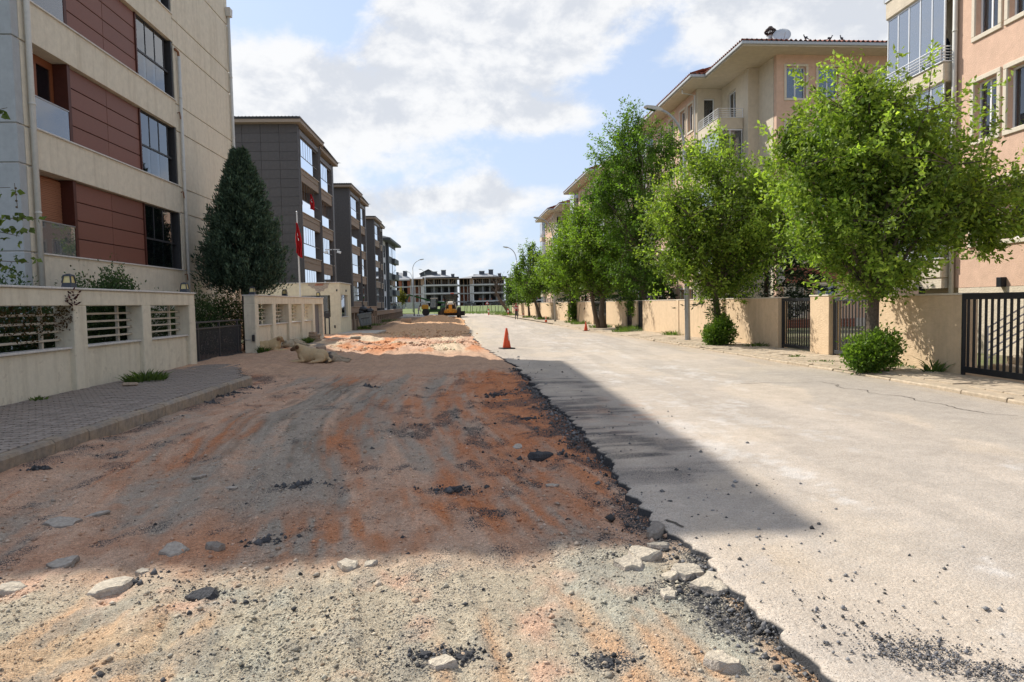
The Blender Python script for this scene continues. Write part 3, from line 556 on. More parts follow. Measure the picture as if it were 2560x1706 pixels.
def chunk(x, y, r, kind, label):
    r = r*({'d':.6,'s':.8}.get(kind,.86)); h = {'s':.22,'l':.40,'d':.38,'r':.7}[kind]*r; n = 11; z = float(dirt_h(np.array([x]),np.array([y]))[0]) if x < float(edge_x(np.array([y]))[0]) else 0.0
    rr = [random.uniform(.6,1.12) for _ in range(n)]; el_ = random.uniform(.62,.95); mb = MB(); vs = []
    for lv, (sc, zz_) in enumerate(((1.02,-.4),(1.06,.35),(.97,.85),(.86,1.0))):
        for i in range(n):
            a = 2*math.pi*i/n+.2; j = random.uniform(.92,1.06); q = sc*rr[i]*r*j*(.72 if kind == 'r' and lv == 3 else 1)
            vs.append((q*math.cos(a), q*math.sin(a)*el_, h*(zz_+random.uniform(-.16,.16)*(lv > 0))))
    vs.append((random.uniform(-.1,.1)*r, 0, h*1.06))
    fs = [(l*n+i, l*n+(i+1)%n, (l+1)*n+(i+1)%n, (l+1)*n+i) for l in range(3) for i in range(n)]+[(3*n+i, 3*n+(i+1)%n, 4*n) for i in range(n)]
    mb.add(vs, fs)
    o = mb.build({'r':'boulder','l':'stone_chunk'}.get(kind,'asphalt_chunk'), None); me = o.data
    top, side = {'s':('chunk_top','boulder'),'l':('chunk_pale','chunk_top'),'d':('chunk_dark','chunk_dark'),'r':('boulder','boulder')}[kind]
    me.materials.append(MATS[top]); me.materials.append(MATS[side])
    me.polygons.foreach_set('material_index', [1 if i < 2*n else 0 for i in range(len(fs))])
    o.location = (x, y, z-.18*h); o.rotation_euler = (random.uniform(-.16,.16), random.uniform(-.16,.16), random.uniform(0,6.28))
    tag(o, label, 'stone' if kind in 'lr' else 'asphalt')
for a in CH: chunk(*a)
DC = [(a[0], a[1], a[2]) for a in CH if a[3] == 'd' and a[0] < 1.4]; m = 60; n = len(DC)*m; q = np.array(DC)[np.repeat(np.arange(len(DC)), m)]
px = q[:,0]+RNG.normal(0,1,n)*q[:,2]*1.1; py = q[:,1]+RNG.normal(0,1,n)*q[:,2]*.6
pebbles('scattered_crumbs', px, py, dirt_h(px,py), np.clip(RNG.lognormal(-4.5,.5,n),.005,.04)*np.clip(q[:,1]/6,.6,1.5), np.clip(np.array([.07,.068,.068])*RNG.uniform(.5,2,(n,1)),.02,.3), 'black crumbs round the asphalt lumps on the dirt', 'rubble', .9)
# ================================================================ LEFT SIDE
M('render_cream', (.64,.575,.455), .93, var=.07, scale=1.2, bump=.35, bscale=140, streak=.42)
M('render_groove', (.62,.62,.63), .8, var=.1)
M('render_grey_shade', (.37,.385,.39), .93, var=.06, scale=1.2, bump=.3, bscale=140, streak=.15)  # grey render; on the near end wall it carries the bluish shade as colour
M('sill_stone', (.60,.57,.52), .7, var=.12, scale=4, streak=.25)
M('clad_red', (.18,.072,.05), .55, var=.10, scale=2, spec=.35, rnd=.06, stretch=(1,1,14))
M('wood_frame', (.20,.062,.022), .5, var=.12, scale=3, stretch=(1,1,6), spec=.4)
M('shutter', (.30,.135,.075), .55, var=.06)
M('dark_reveal', (.075,.022,.014), .5, var=.1)
M('alu', (.40,.40,.41), .35, var=.05, metal=.7)
M('alu_dark', (.05,.05,.052), .45, var=.08, metal=.3)
M('pipe_cream', (.55,.53,.48), .5, var=.06, scale=2)
M('pipe_grey', (.12,.115,.11), .45, var=.06)
M('rust', (.20,.09,.045), .8, var=.2)
M('inside_shade', (.03,.028,.026), .9, var=.1)  # near-black: the shade of unlit rooms put into the colour
M('curtain', (.62,.64,.66), .9, var=.12, scale=1.5, stretch=(18,18,.3))
M('wall_lamp_glass', (.62,.50,.22), .35, var=.1, spec=.5)
M('lamp_body', (.045,.05,.06), .45, var=.1)
glass_mat('pane_dark', (.55,.6,.62), 1.0, (.01,.012,.015), .35)
glass_mat('pane_rail', (.75,.78,.8), 1.2, (.16,.17,.19), .55)
glass_mat('pane_painted_sky', (.8,.84,.88), 2.6, (.50,.55,.60), .82)  # pale diffuse body stands in for reflected sky

# ---- near apartment building
FX = -10.6; YN, YF, HB = 16.87, 31.55, 16.62
b1 = thing('apartment_building', 'cream apartment block with red-brown panels and glazed balconies behind the near left wall', 'building', (-16, 24, 0))
sills = [3.17, 6.22, 9.27, 12.32]; OH = 2.06; OY0, OY1 = 17.6, 25.72
mb = MB()
mb.box(-24, FX-.06, YN+.06, YF-.05, 0, HB-.05)       # core behind the grooves, pulled back where the openings are
core = mb
core.v = []; core.f = []
zs = [0]+[z for s in sills for z in (s, s+OH)]+[HB]
core.box(-24, FX-.95, YN+.06, YF-.05, 0, HB-.05)
core.box(FX-.95, FX-.05, YN+.06, OY0-.004, 0, HB-.05); core.box(FX-.95, FX-.05, OY1+.004, YF-.05, 0, HB-.05)
core.build('wall_core', 'render_groove', b1)
for i in range(0, len(zs), 2):
    MB().box(FX-.95, FX, OY0, OY1, zs[i], zs[i+1], .006).build('wall_band', 'render_cream', b1)
gz_ = [0, 3.16, 5.24, 6.16, 8.18, 9.16, 11.24, 12.17, 14.2, HB]
for i in range(len(gz_)-1):
    a, b_ = gz_[i]+.022, gz_[i+1]-.022
    MB().box(FX-.07, FX, OY1+.02, YF, a, b_, .008).build('wall_panel', 'render_cream', b1)
    MB().box(FX-.07, FX, YN+.28, OY0-.01, a, b_, .008).build('wall_panel', 'render_cream', b1)
    MB().box(-24, FX, YN, YN+.26, a, b_, .008).build('wall_panel', 'render_grey_shade', b1)  # end wall facing the camera, its bluish shade put into the panel colour
MB().box(-24.6, FX+.12, YN-.12, YF+.12, HB, HB+.22, .02).build('roof', 'sill_stone', b1)
for f, s in enumerate(sills):
    top = s+OH
    for y0 in np.linspace(OY0-.05, OY1+.03, 7)[:-1]:
        MB().box(FX-.5, FX+.045, y0+.003, y0+(OY1-OY0+.08)/6-.003, s-.035, s+.005, .006).build('sill', 'sill_stone', b1)
    # red-brown cladding, two columns of four boards
    yb = (19.28, 21.22, 23.16); rows = (.0, .52, 1.02, 1.52, 2.05)
    MB().box(FX-.3, FX-.19, 19.26, 23.2, s+.006, top-.004).build('cladding_back', 'dark_reveal', b1)
    for c_ in range(2):
        for r_ in range(4):
            MB().box(FX-.19, FX-.135, yb[c_]+.008, yb[c_+1]-.008, s+.012+rows[r_], s+rows[r_+1]-.012, .008).build('cladding_panel', 'clad_red', b1)
    MB().box(FX-.6, FX-.05, 19.12, 19.25, s+.007, top-.005).build('reveal_board', 'dark_reveal', b1)
    MB().box(FX-.45, FX-.10, 23.17, 23.24, s+.007, top-.005).build('reveal_board', 'dark_reveal', b1)
    # window with timber frame behind a glass balustrade
    wx = FX-.42
    w = MB()
    for y0, y1 in ((17.61,17.72),(18.22,18.42),(19.0,19.115)): w.box(wx-.07, wx, y0, y1, s+.3, top-.12)
    w.box(wx-.068, wx-.002, 17.61, 19.115, top-.20, top-.006); w.box(wx-.068, wx-.002, 17.61, 19.115, s+.006, s+.12)
    wo = w.build('window', 'wood_frame', b1)
    for y0, y1 in ((17.72,18.22),(18.42,19.0)):
        MB().box(wx-.045, wx-.03, y0+.004, y1-.004, s+.124, top-.205).build('pane', 'pane_dark', wo)
    MB().box(wx-.30, wx-.28, 17.62, 18.15, s+.05, top-.2).build('curtain', 'curtain', wo); MB().box(wx-.32, wx-.30, 18.42, 18.85, s+.05, top-.2).build('curtain', 'curtain', wo)
    if f == 0:
        sh = MB()
        for i in range(34): sh.box(wx+.03, wx+.055+.006*(i % 2), 17.63, 19.10, top-.06-.047*(i+1)+.004, top-.06-.047*i, .006)
        sh.build('roller_shutter', 'shutter', b1)
    MB().box(FX-.075, FX-.06, 17.62, 19.1, s+.012, s+.80).build('balustrade_pane', 'pane_rail', b1)
    MB().box(FX-.095, FX-.04, 17.61, 19.115, s+.80, s+.83, .006).build('hand_rail', 'alu', b1)
    # glazed balcony
    gxp = FX-.16; ga, gb = 23.25, 25.28
    fr = MB(); 
    for k in range(4): 
        y = ga+(gb-ga)*k/3; fr.box(gxp-.03, gxp+.015, y-.016, y+.016, s+.96, top-.05)
    fr.box(gxp-.04, gxp+.03, ga, OY1-.14, s+.90, s+.958); fr.box(gxp-.04, gxp+.03, ga, OY1-.14, top-.05, top-.005); fr.box(gxp-.04, gxp+.03, ga, OY1-.14, s+.006, s+.05)
    bo = fr.build('balcony_frame', 'alu_dark', b1)
    for k in range(3):
        y0, y1 = ga+(gb-ga)*k/3+.018, ga+(gb-ga)*(k+1)/3-.018
        MB().box(gxp-.012, gxp, y0, y1, s+.96, top-.052).build('pane', 'pane_dark', bo); 
        MB().box(gxp-.010, gxp+.002, y0-.012, y1+.012, s+.052, s+.898).build('pane', 'pane_dark', bo)
    MB().box(FX-.55, FX-.03, OY1-.12, OY1-.004, s+.007, top-.004).build('jamb', 'alu_dark', b1)
    MB().box(FX-.93, FX-.90, ga, OY1-.13, s+.01, top-.01).build('balcony_back', 'inside_shade', b1)
def downpipe(x, y, z0, z1, r, mat, par, brackets=True, spouts=()):
    mb = MB(); mb.tube([(x,y,z0),(x,y,z1)], r, 10)
    if brackets:
        z = z0+1.2
        while z < z1: mb.tube([(x,y,z),(x,y,z+.05)], r*1.16, 10); z += 2.6
    o = mb.build('downpipe', mat, par, smooth=True); 
    for zz_ in spouts: MB().tube([(x-.02,y+.02,zz_+.02),(x+.10,y-.05,zz_+.03),(x+.12,y-.05,zz_-.10)], .018, 6).build('overflow_spout', 'rust', par)
    return o
downpipe(FX+.09, 17.34, .3, 16.6, .068, 'pipe_cream', b1); downpipe(FX+.09, 25.98, .4, 10.9, .055, 'pipe_cream', b1)
downpipe(FX+.09, 31.45, .3, 14.6, .062, 'pipe_cream', b1)
MB().prism_ax([(-.12,14.55),(.12,14.55),(.18,14.9),(-.18,14.9)], FX+.01, FX+.22, 0).xf(Matrix.Translation((0,31.45,0))).build('rain_hopper', 'pipe_cream', b1)
for z in (3.0, 6.0, 8.85): MB().tube([(FX+.0,25.86,z),(FX+.09,25.83,z+.02),(FX+.11,25.85,z-.22)], .02, 6).build('overflow_spout', 'rust', b1)
for z in (11.75,): MB().tube([(FX+.09,25.98,10.85),(FX+.08,25.95,11.05),(FX+.02,25.80,11.12)], .045, 8).build('pipe_bend', 'rust', b1)

# ---- garden walls
M('wall_cream', (.67,.61,.475), .9, var=.06, scale=1.4, bump=.25, bscale=110, streak=.5, spots=(5,(.46,.40,.30),.45))
M('slat', (.50,.45,.36), .75, var=.14, scale=5, stretch=(1,.2,1))
M('hedge', (.030,.05,.018), .8, var=.3, attr='Col', trans=.2)
def garden_wall(name, label, X, y0, y1, opens, zs_, th=.4, base=-.2, door=None):
    w = thing(name, label, 'wall', (X-th/2, (y0+y1)/2, 0))
    z0, z1, z2 = zs_                                            # sill, underside of beam, top
    cols = []; p = y0
    for a, b in opens+([door] if door else []): cols.append((p, a)); p = b
    cols.append((p, y1))
    for a, b in cols:
        if b-a > .05: MB().box(X-th, X, a, b, base, z1, .015).build('column', 'wall_cream', w)
    MB().box(X-th+.01, X-.004, y0+.004, y1-.004, z1-.002, z2, .012).build('beam', 'wall_cream', w)
    n = max(2, round((y1-y0)/1.15))
    for i in range(n):
        MB().box(X-th-.035, X+.035, y0-.02+(y1-y0+.04)*i/n+.003, y0-.02+(y1-y0+.04)*(i+1)/n-.003, z2+.001, z2+.042, .008).build('cap_stone', 'sill_stone', w)
    for a, b in opens:
        MB().box(X-th+.03, X-.11, a-.01, b+.01, base, z0-.035, .01).build('panel', 'wall_cream', w)
        MB().box(X-th+.02, X-.05, a+.004, b-.004, z0-.034, z0+.006, .006).build('sill', 'sill_stone', w)
        for k in range(4):
            z = z0+.155+k*(z1-z0-.16)/4
            MB().box(X-.335, X-.285, a+.002, b-.002, z-.022, z+.022, .006).build('slat', 'slat', w)
            MB().box(X-.36, X-.26, b-.022, b-.001, z-.05, z+.05, .004).rot(45, 'X', (0, b-.011, z)).build('slat_bracket', 'slat', w)
        MB().box(X-.40, X-.34, (a+b)/2-.03+.6*(b-a)/2, (a+b)/2+.03+.6*(b-a)/2, z0, z1).build('slat_post', 'slat', w)
    return w
gw1 = garden_wall('garden_wall', 'long cream garden wall with slatted openings at the left picture edge', -8.0, 5.6, 20.11,
            [(5.9,8.3),(8.75,11.3),(11.75,14.14),(14.6,16.99),(17.42,19.7)], (1.0,1.83,2.15))
gw2 = garden_wall('garden_wall', 'cream garden wall with four slatted openings beside the sleeping dogs', -7.7, 24.54, 35.5,
            [(24.94,26.66),(27.06,28.93),(29.35,31.09),(31.5,33.2)], (1.1,1.86,2.15), door=(33.59,35.26))
M('grey_door', (.14,.14,.15), .5, var=.08, scale=2)
M('paint_white', (.7,.7,.68), .6, var=.1)
dr = MB().box(-7.98, -7.90, 33.6, 35.25, .14, 1.85, .01).build('meter_door', 'grey_door', gw2)
for i, (y, z) in enumerate(((33.8,1.45),(33.98,1.42),(34.15,1.46),(33.85,.95),(34.1,.98))):
    MB().box(-7.898, -7.892, y, y+.05, z-.16, z+.16).rot(random.uniform(-12,12), 'X', (-7.9,y,z)).build('painted_mark', 'paint_white', dr)
MB().box(-8.1, -7.66, 33.6, 35.25, -.1, .26, .01).build('door_step', 'wall_cream', gw2)
MB().box(-7.82, -7.74, 24.535, 24.44, .55, .78, .006).build('switch_box', 'alu_dark', gw2); MB().tube([(-7.9,24.52,.6),(-8.1,24.52,.6)], .012, 6).build('conduit', 'alu', gw2)

M('gate_metal', (.055,.056,.06), .5, var=.12, scale=4, metal=.2)
g1 = thing('sliding_gate', 'low dark grey sliding gate between the two cream walls', 'gate', (-8.2, 22.3, 0))
for z in (1.13, 1.32, .16): MB().box(-8.225, -8.175, 20.15, 24.5, z-.025, z+.025, .006).build('rail', 'gate_metal', g1)
bm_ = mesh_of(MB().box(-.012,.012,-.012,.012,.18,1.11), 'bar', 'gate_metal')
for i in range(43): inst('bar', bm_, g1, (-8.2, 20.22+i*.1, 0))
for y in (20.7, 22.4, 24.1): MB().box(-8.23, -8.17, y-.03, y+.03, .03, 1.30, .005).build('post', 'gate_metal', g1)
MB().box(-8.28, -8.12, 20.1, 24.54, -.05, .04).build('track', 'concrete', g1)

def wall_lantern(x, y, z, label):
    t = thing('wall_lantern', label, 'lamp', (x,y,z), group='lanterns on the cream walls'); b, m_, u = .105, .088, .066
    q = lambda s, z_: [(x-s,y-s,z_),(x+s,y-s,z_),(x+s,y+s,z_),(x-s,y+s,z_)]
    MB().hexa(q(b,z), q(m_,z+.10)).build('base', 'lamp_body', t)
    MB().hexa(q(m_-.012,z+.1), q(u-.008,z+.235)).build('pane', 'wall_lamp_glass', t)
    for sx in (-1,1):
        for sy in (-1,1):
            MB().hexa([(x+sx*(m_)+dx-.011,y+sy*m_+dy-.011,z+.1) for dx,dy in ((0,0),(.022,0),(.022,.022),(0,.022))], [(x+sx*u+dx-.011,y+sy*u+dy-.011,z+.235) for dx,dy in ((0,0),(.022,0),(.022,.022),(0,.022))]).build('corner_bar', 'lamp_body', t)
    MB().hexa(q(u+.014,z+.235), q(u+.008,z+.258)).hexa(q(u+.008,z+.258), q(.02,z+.285)).build('roof', 'lamp_body', t)
wall_lantern(-8.15, 14.3, 2.192, 'lantern on the long wall with dark shrubs behind it'); wall_lantern(-8.15, 19.83, 2.192, 'lantern at the far end of the long wall beside the gate')
wall_lantern(-7.85, 24.8, 2.192, 'lantern on the corner pillar below the conifer'); wall_lantern(-7.85, 28.95, 2.192, 'lantern in the middle of the wall behind the dogs'); wall_lantern(-7.85, 35.1, 2.192, 'lantern at the end of the wall in front of the broken plaster')

# ---- guard booth
M('booth_cream', (.68,.62,.46), .9, var=.07, scale=1.1, bump=.25, bscale=90, streak=.25)
M('brick', (.36,.13,.07), .85, var=.2, rnd=.15, bump=.5)
M('mortar', (.40,.35,.29), .95, var=.25, scale=6, bump=.8)
gb_ = thing('guard_booth', 'small cream guard booth with plaster fallen off its parapet', 'booth', (-10.3, 43, 0))
bx0, bx1, by0, by1, bt = -12.75, -7.92, 41.0, 44.6, 3.12
mb = MB(); mb.box(bx0, -10.18, by0, by0+.25, -.1, bt); mb.box(-8.49, bx1, by0, by0+.25, -.1, bt); mb.box(-10.18, -8.49, by0+.004, by0+.25, 2.4, bt-.003); mb.box(-10.18, -8.49, by0+.004, by0+.25, -.1, 1.11)
mb.build('front_wall', 'booth_cream', gb_)
mb = MB(); mb.box(bx1-.25, bx1-.002, by0+.252, 41.45, -.1, bt-.002); mb.box(bx1-.25, bx1-.002, 43.5, by1, -.1, bt-.002); mb.box(bx1-.25, bx1-.006, 41.45, 43.5, -.1, 1.09); mb.box(bx1-.25, bx1-.006, 41.45, 43.5, 2.43, bt-.004)
mb.build('side_wall', 'booth_cream', gb_)
MB().box(bx0, bx1-.26, by1-.2, by1, -.1, bt-.01).build('back_wall', 'booth_cream', gb_)
MB().box(bx0+.02, bx1-.26, by0+.26, by1-.22, 0, .3).build('floor', 'inside_shade', gb_); MB().box(bx0+.02, bx1-.26, by0+.26, by1-.22, 2.45, 2.6).build('ceiling', 'inside_shade', gb_)
MB().box(-11.2, -11.1, by0+.26, by1-.22, .3, 2.45).build('inner_wall', 'inside_shade', gb_)
MB().box(bx0-.06, bx1+.06, by0-.06, by1+.06, bt, bt+.05, .01).build('coping', 'sill_stone', gb_)
for p, q in (((-10.17,41.1),(-8.5,41.12)),): MB().box(p[0], q[0], p[1], q[1], 1.12, 2.39).build('pane', 'pane_dark', gb_)
MB().box(bx1-.13, bx1-.11, 41.46, 43.49, 1.1, 2.42).build('pane', 'pane_dark', gb_)
MB().box(bx1-.14, bx1-.09, 43.2, 43.26, 1.1, 2.42).build('window_bar', 'alu', gb_); MB().box(bx1-.2, bx1+.04, 41.4, 43.55, 1.06, 1.1, .008).build('sill', 'sill_stone', gb_)
pat = [(-9.72,3.10),(-9.75,2.99),(-9.6,2.93),(-9.52,2.83),(-9.36,2.80),(-9.30,2.66),(-9.1,2.58),(-8.98,2.66),(-8.84,2.64),(-8.78,2.78),(-8.62,2.82),(-8.58,2.96),(-8.5,3.10)]
MB().prism_ax(pat, by0-.008, by0+.05, 1).build('bare_patch', 'mortar', gb_)
for i in range(4):
    for j in range(2): MB().box(-9.35+i*.12+.06*j, -9.24+i*.12+.06*j, by0-.016, by0+.03, 2.98+.065*j, 3.035+.065*j, .004).build('brick', 'brick', gb_)
MB().box(-8.12, -8.05, by0-.03, by0, 2.62, 2.74, .005).build('spotlight', 'alu_dark', gb_); MB().box(bx1, bx1+.05, 42.9, 43.0, 2.62, 2.76, .005).build('spotlight', 'alu_dark', gb_)
MB().box(-8.3, -8.22, by0-.02, by0, .45, .62, .005).build('socket', 'alu_dark', gb_); MB().box(-8.38, -8.24, by0-.02, by0, 2.5, 2.62, .004).build('junction_box', 'booth_cream', gb_)
ag = thing('pedestrian_gate', 'open black pedestrian gate frame in front of the guard booth', 'gate', (-8.5, 40, 0))
for x in (-8.62, -8.38): MB().box(x-.035, x+.035, 40.0, 40.07, -.05, 1.44, .006).build('post', 'gate_metal', ag)
MB().box(-8.66, -8.34, 40.0, 40.07, 1.40, 1.46, .006).build('rail', 'gate_metal', ag); MB().box(-8.58, -8.42, 40.02, 40.05, 1.05, 1.36, .004).build('lock_plate', 'gate_metal', ag)

# ---- flag pole, flags, camera pole
M('pole_white', (.62,.62,.60), .4, var=.05, metal=.2)
M('flag_red', (.40,.012,.015), .8, var=.12, scale=4)
M('flag_white', (.75,.74,.72), .8, var=.05)
fp = thing('flag_pole', 'tall white flag pole rising from behind the cream wall', 'pole', (-8.55, 34.3, 0))
MB().tube([(-8.55,34.3,0),(-8.55,34.3,2.6),(-8.57,34.3,6.35)], [.045,.04,.028], 10).build('mast', 'pole_white', fp); MB().ball((-8.57,34.3,6.38), .045, 8, 6).build('finial', 'alu', fp)
def drape(name, label, x, y, z1, z0, wd, folds=3, par=None, seed=1):
    rn = random.Random(seed); n, m_ = 16, 26; vs = []
    for i in range(m_+1):
        t = i/m_; z = z1+(z0-z1)*t
        for j in range(n+1):
            u = j/n; wv = wd*(.30+.70*min(1,t*1.5)**.7)
            vs.append((x+wv*(u-.15)+.02*math.sin(9*t+4*u), y-.05+.075*math.sin(u*folds*2*math.pi+3.2*t)*(.4+.6*t), z+(.10*wd*math.sin(u*5+seed)-.35*(u-.5)*(z1-z0)*.5)*t))
    mb = MB().add(vs, [(i*(n+1)+j, i*(n+1)+j+1, (i+1)*(n+1)+j+1, (i+1)*(n+1)+j) for i in range(m_) for j in range(n)])
    o = mb.build(name, 'flag_red', smooth=True)
    md = o.modifiers.new('thickness', 'SOLIDIFY'); md.thickness = .004
    # white crescent and star, mostly folded away
    k = MB(); pts = [(i,j) for i in range(8,14) for j in range(5,9)]
    cr = [(i,j) for i,j in pts if 1.4 < math.hypot(i-10.5,(j-7)*1.3) < 2.9 and not (j > 7 and abs(i-10.5) < 1.5)]
    for i,j in cr:
        a, b, c_, d = (vs[q] for q in (i*(n+1)+j, i*(n+1)+j+1, (i+1)*(n+1)+j+1, (i+1)*(n+1)+j)); k.add([(p[0],p[1]-.008,p[2]) for p in (a,b,c_,d)], [(0,1,2,3)])
    if k.v: k.build('crescent', 'flag_white', o)
    return tag(o, label, 'flag')
drape('flag', 'red national flag hanging limp on the white pole', -8.60, 34.24, 5.85, 4.25, .30, 3, seed=2)
cp = thing('camera_pole', 'thin dark pole with two security cameras behind the guard booth', 'pole', (-9.35, 46.5, 0))
MB().tube([(-9.35,46.5,0),(-9.35,46.5,5.55)], .045, 8).build('mast', 'alu_dark', cp); MB().box(-9.85, -8.9, 46.47, 46.53, 5.50, 5.56).build('cross_arm', 'alu', cp)
for s in (-1, 1): MB().box(-9.35+s*.42-.13, -9.35+s*.42+.13, 46.40, 46.56, 5.28, 5.44, .02).rot(18*s, 'Y', (-9.35+s*.42,46.5,5.36)).build('camera_head', 'paint_white', cp)

# ---- dark apartment blocks
M('tile_dark', (.075,.068,.065), .55, var=.14, scale=1.6, rnd=.07, spec=.35, bump=.15, bscale=60)
M('fin_grey', (.155,.145,.14), .6, var=.08, scale=1.5)
M('bay_dark', (.055,.045,.040), .7, var=.1)
M('parapet_brown', (.26,.20,.15), .75, var=.07, scale=1.5)
M('fascia_tan', (.30,.24,.185), .75, var=.08)
M('roof_dark', (.05,.052,.056), .6, var=.15, scale=2)
M('bay_inner', (.12,.085,.065), .8, var=.1)
def corrugated(p0, p1, p2, p3, amp=.045, wl=.24, rows=6):
    """tiled roof slope: eave p0-p1, ridge p3-p2"""
    p0, p1, p2, p3 = map(Vector, (p0,p1,p2,p3)); n = max(4, int((p1-p0).length/wl)*4); nr = (p1-p0).cross(p3-p0).normalized(); vs = []
    if nr.z < 0: nr = -nr
    for r_ in range(rows+1):
        for step in (0, 1):
            t = r_/rows
            for i in range(n+1):
                u = i/n; p = (p0*(1-u)+p1*u)*(1-t)+(p3*(1-u)+p2*u)*t
                vs.append(p+nr*(amp*math.cos(2*math.pi*i/4)+(.0 if step else .03)))
    k = n+1
    return vs, [(r_*k+i, r_*k+i+1, (r_+1)*k+i+1, (r_+1)*k+i) for r_ in range(2*rows+1) for i in range(n)]
def dark_block(x, y0, L, label, flagged=False, wall_top=14.5, dz=0.0, rz=0.0, panels=True):
    t = lthing('apartment_building', label, 'building', (x, y0, dz), rz)
    s = L/14.35; a1, b1_, c1, d1 = .45*s, 6.25*s, 6.45*s, 8.45*s; e1, f1 = 8.55*s, 13.45*s; bk = -.45
    MB().box(-13, -1.05, .06, L, -1, wall_top).build('wall', 'tile_dark', t)
    if panels:
        pm_ = mesh_of(MB().box(-1.262,-.008,0,.055,.006,.624,.006), 'facade_panel', 'tile_dark')
        for i in range(6):
            for j in range(22):
                z = wall_top-.63*(j+1)
                if z < .4: continue
                o = bpy.data.objects.new('facade_panel', pm_); COL.objects.link(o); o.parent = t; o.location = (-.02-1.27*i, 0, z)
    else: MB().box(-12.9, -.02, 0, .06, -1, wall_top-.01).build('facade_slab', 'tile_dark', t)
    MB().box(-1.04, -.02, .062, a1-.06, -1, wall_top-.004).build('corner_pier', 'tile_dark', t)
    for y, x1 in ((a1-.06,0.0),(b1_,0.0),(e1-.10,bk),(f1,bk)): MB().box(-1.03, x1+.03, y, y+.10, -1, wall_top-.25, .008).build('fin', 'fin_grey', t)
    MB().box(-1.02, bk-.25, b1_+.10, e1-.10, -1, wall_top-.006).build('recess_wall', 'bay_dark', t)
    MB().box(-1.02, bk-.02, f1+.10, L-.01, -1, wall_top-.007).build('corner_pier', 'tile_dark', t)
    for (p, q, fx) in ((a1+.04, b1_, 0.0), (e1, f1, bk)):
        MB().box(-1.01, fx, p, q, 13.87, wall_top-.26, .006).build('lintel_panel', 'fin_grey', t)
        for k in range(5):
            top = 13.86-3.1*k; sl = top-2.26; zb = sl-.92
            if sl < .2: break
            bd = MB().box(-.99, fx-.05, p+.004, q-.004, zb, sl-.035, .008).build('balcony_parapet', 'parapet_brown', t)
            MB().box(-.99, fx+.03, p+.004, q-.004, sl-.034, sl+.004, .006).build('sill', 'sill_stone', t)
            MB().box(fx-.045, fx-.015, p+.006, q-.006, sl-.40, sl-.36).build('parapet_lip', 'parapet_brown', t)
            ge = p+(q-p)*.74; fr = MB(); px_ = fx-.14
            fr.box(px_-.03, px_+.02, p+.01, q-.01, sl+.90, sl+.96); fr.box(px_-.03, px_+.02, p+.01, q-.01, top-.10, top-.03)
            nb = 6
            for i in range(nb+1):
                yy = p+.03+(ge-p-.04)*i/nb; fr.box(px_-.02, px_+.012, yy-.012, yy+.012, sl+.961, top-.101)
            bo = fr.build('balcony_glazing', 'fin_grey', t)
            MB().box(px_-.005, px_+.008, p+.02, ge, sl+.008, sl+.898).build('pane', 'pane_painted_sky', bo)
            if (k+int(p)) % 4 != 1:
                for i in range(nb):
                    ya_, yb_ = p+.03+(ge-p-.04)*i/nb+.014, p+.03+(ge-p-.04)*(i+1)/nb-.014
                    MB().box(px_-.006, px_+.002, ya_, yb_, sl+.962, top-.102).build('pane', 'pane_painted_sky', bo)
    MB().box(-1.049, -1.0, .07, L-.02, -1, wall_top-.02).build('back_wall', 'bay_inner', t)
    # eaves, gutter and tiled hip roof
    for (p, q, fx) in ((-.55, b1_+.3*s+.4, .32), (b1_+.3*s+.405, L+.55, bk+.32)):
        MB().box(-13.5, fx, p, q, wall_top-.02, wall_top+.22, .01).build('soffit', 'fascia_tan', t)
        MB().box(fx-.12, fx+.06, p-.03, q+.03, wall_top+.225, wall_top+.34, .03).build('gutter', 'fin_grey', t)
    MB().box(-13.5, .30, -.60, -.552, wall_top+.2, wall_top+.36, .01).build('eave_board', 'roof_dark', t)
    rt = MB(); ez, rzz = wall_top+.30, wall_top+1.15
    rt.add(*corrugated((-13.5,-.66,ez), (.34,-.66,ez), (-6.4,5,rzz), (-6.8,5,rzz))); rt.add(*corrugated((.36,-.6,ez), (bk+.36,L+.55,ez), (-6.4,L-5,rzz), (-6.4,5,rzz)))
    rt.add([(-13.5,-.6,ez),(-13.5,L+.5,ez),(-6.6,L-5,rzz),(-6.6,5,rzz),(.2,L+.5,ez)], [(0,1,2,3),(1,4,2)])
    rt.build('roof', 'roof_dark', t)
    for y, fx, zt in ((b1_+.16,.0,wall_top), (e1-.16,bk,wall_top-.3)):
        MB().tube([(fx+.06,y,0),(fx+.06,y,zt-.5),(fx+.10,y,zt-.2),(fx+.2,y,zt+.25)], .05, 8).build('downpipe', 'pipe_grey', t)
    return t
dark_block(-12.0, 49.07, 14.35, 'nearest dark-tiled apartment block with light window bays', wall_top=14.5)
dark_block(-13.1, 75.0, 14.0, 'second dark-tiled apartment block along the left side', panels=False)
dark_block(-14.4, 102.0, 13.0, 'third dark-tiled apartment block, smallest of the dark three', panels=False)
o = drape('flag', 'small red flag hung on a balcony of the nearest dark block', -11.93, 51.4, 10.0, 8.85, .34, 2, seed=5); o.location = (.12,0,0)
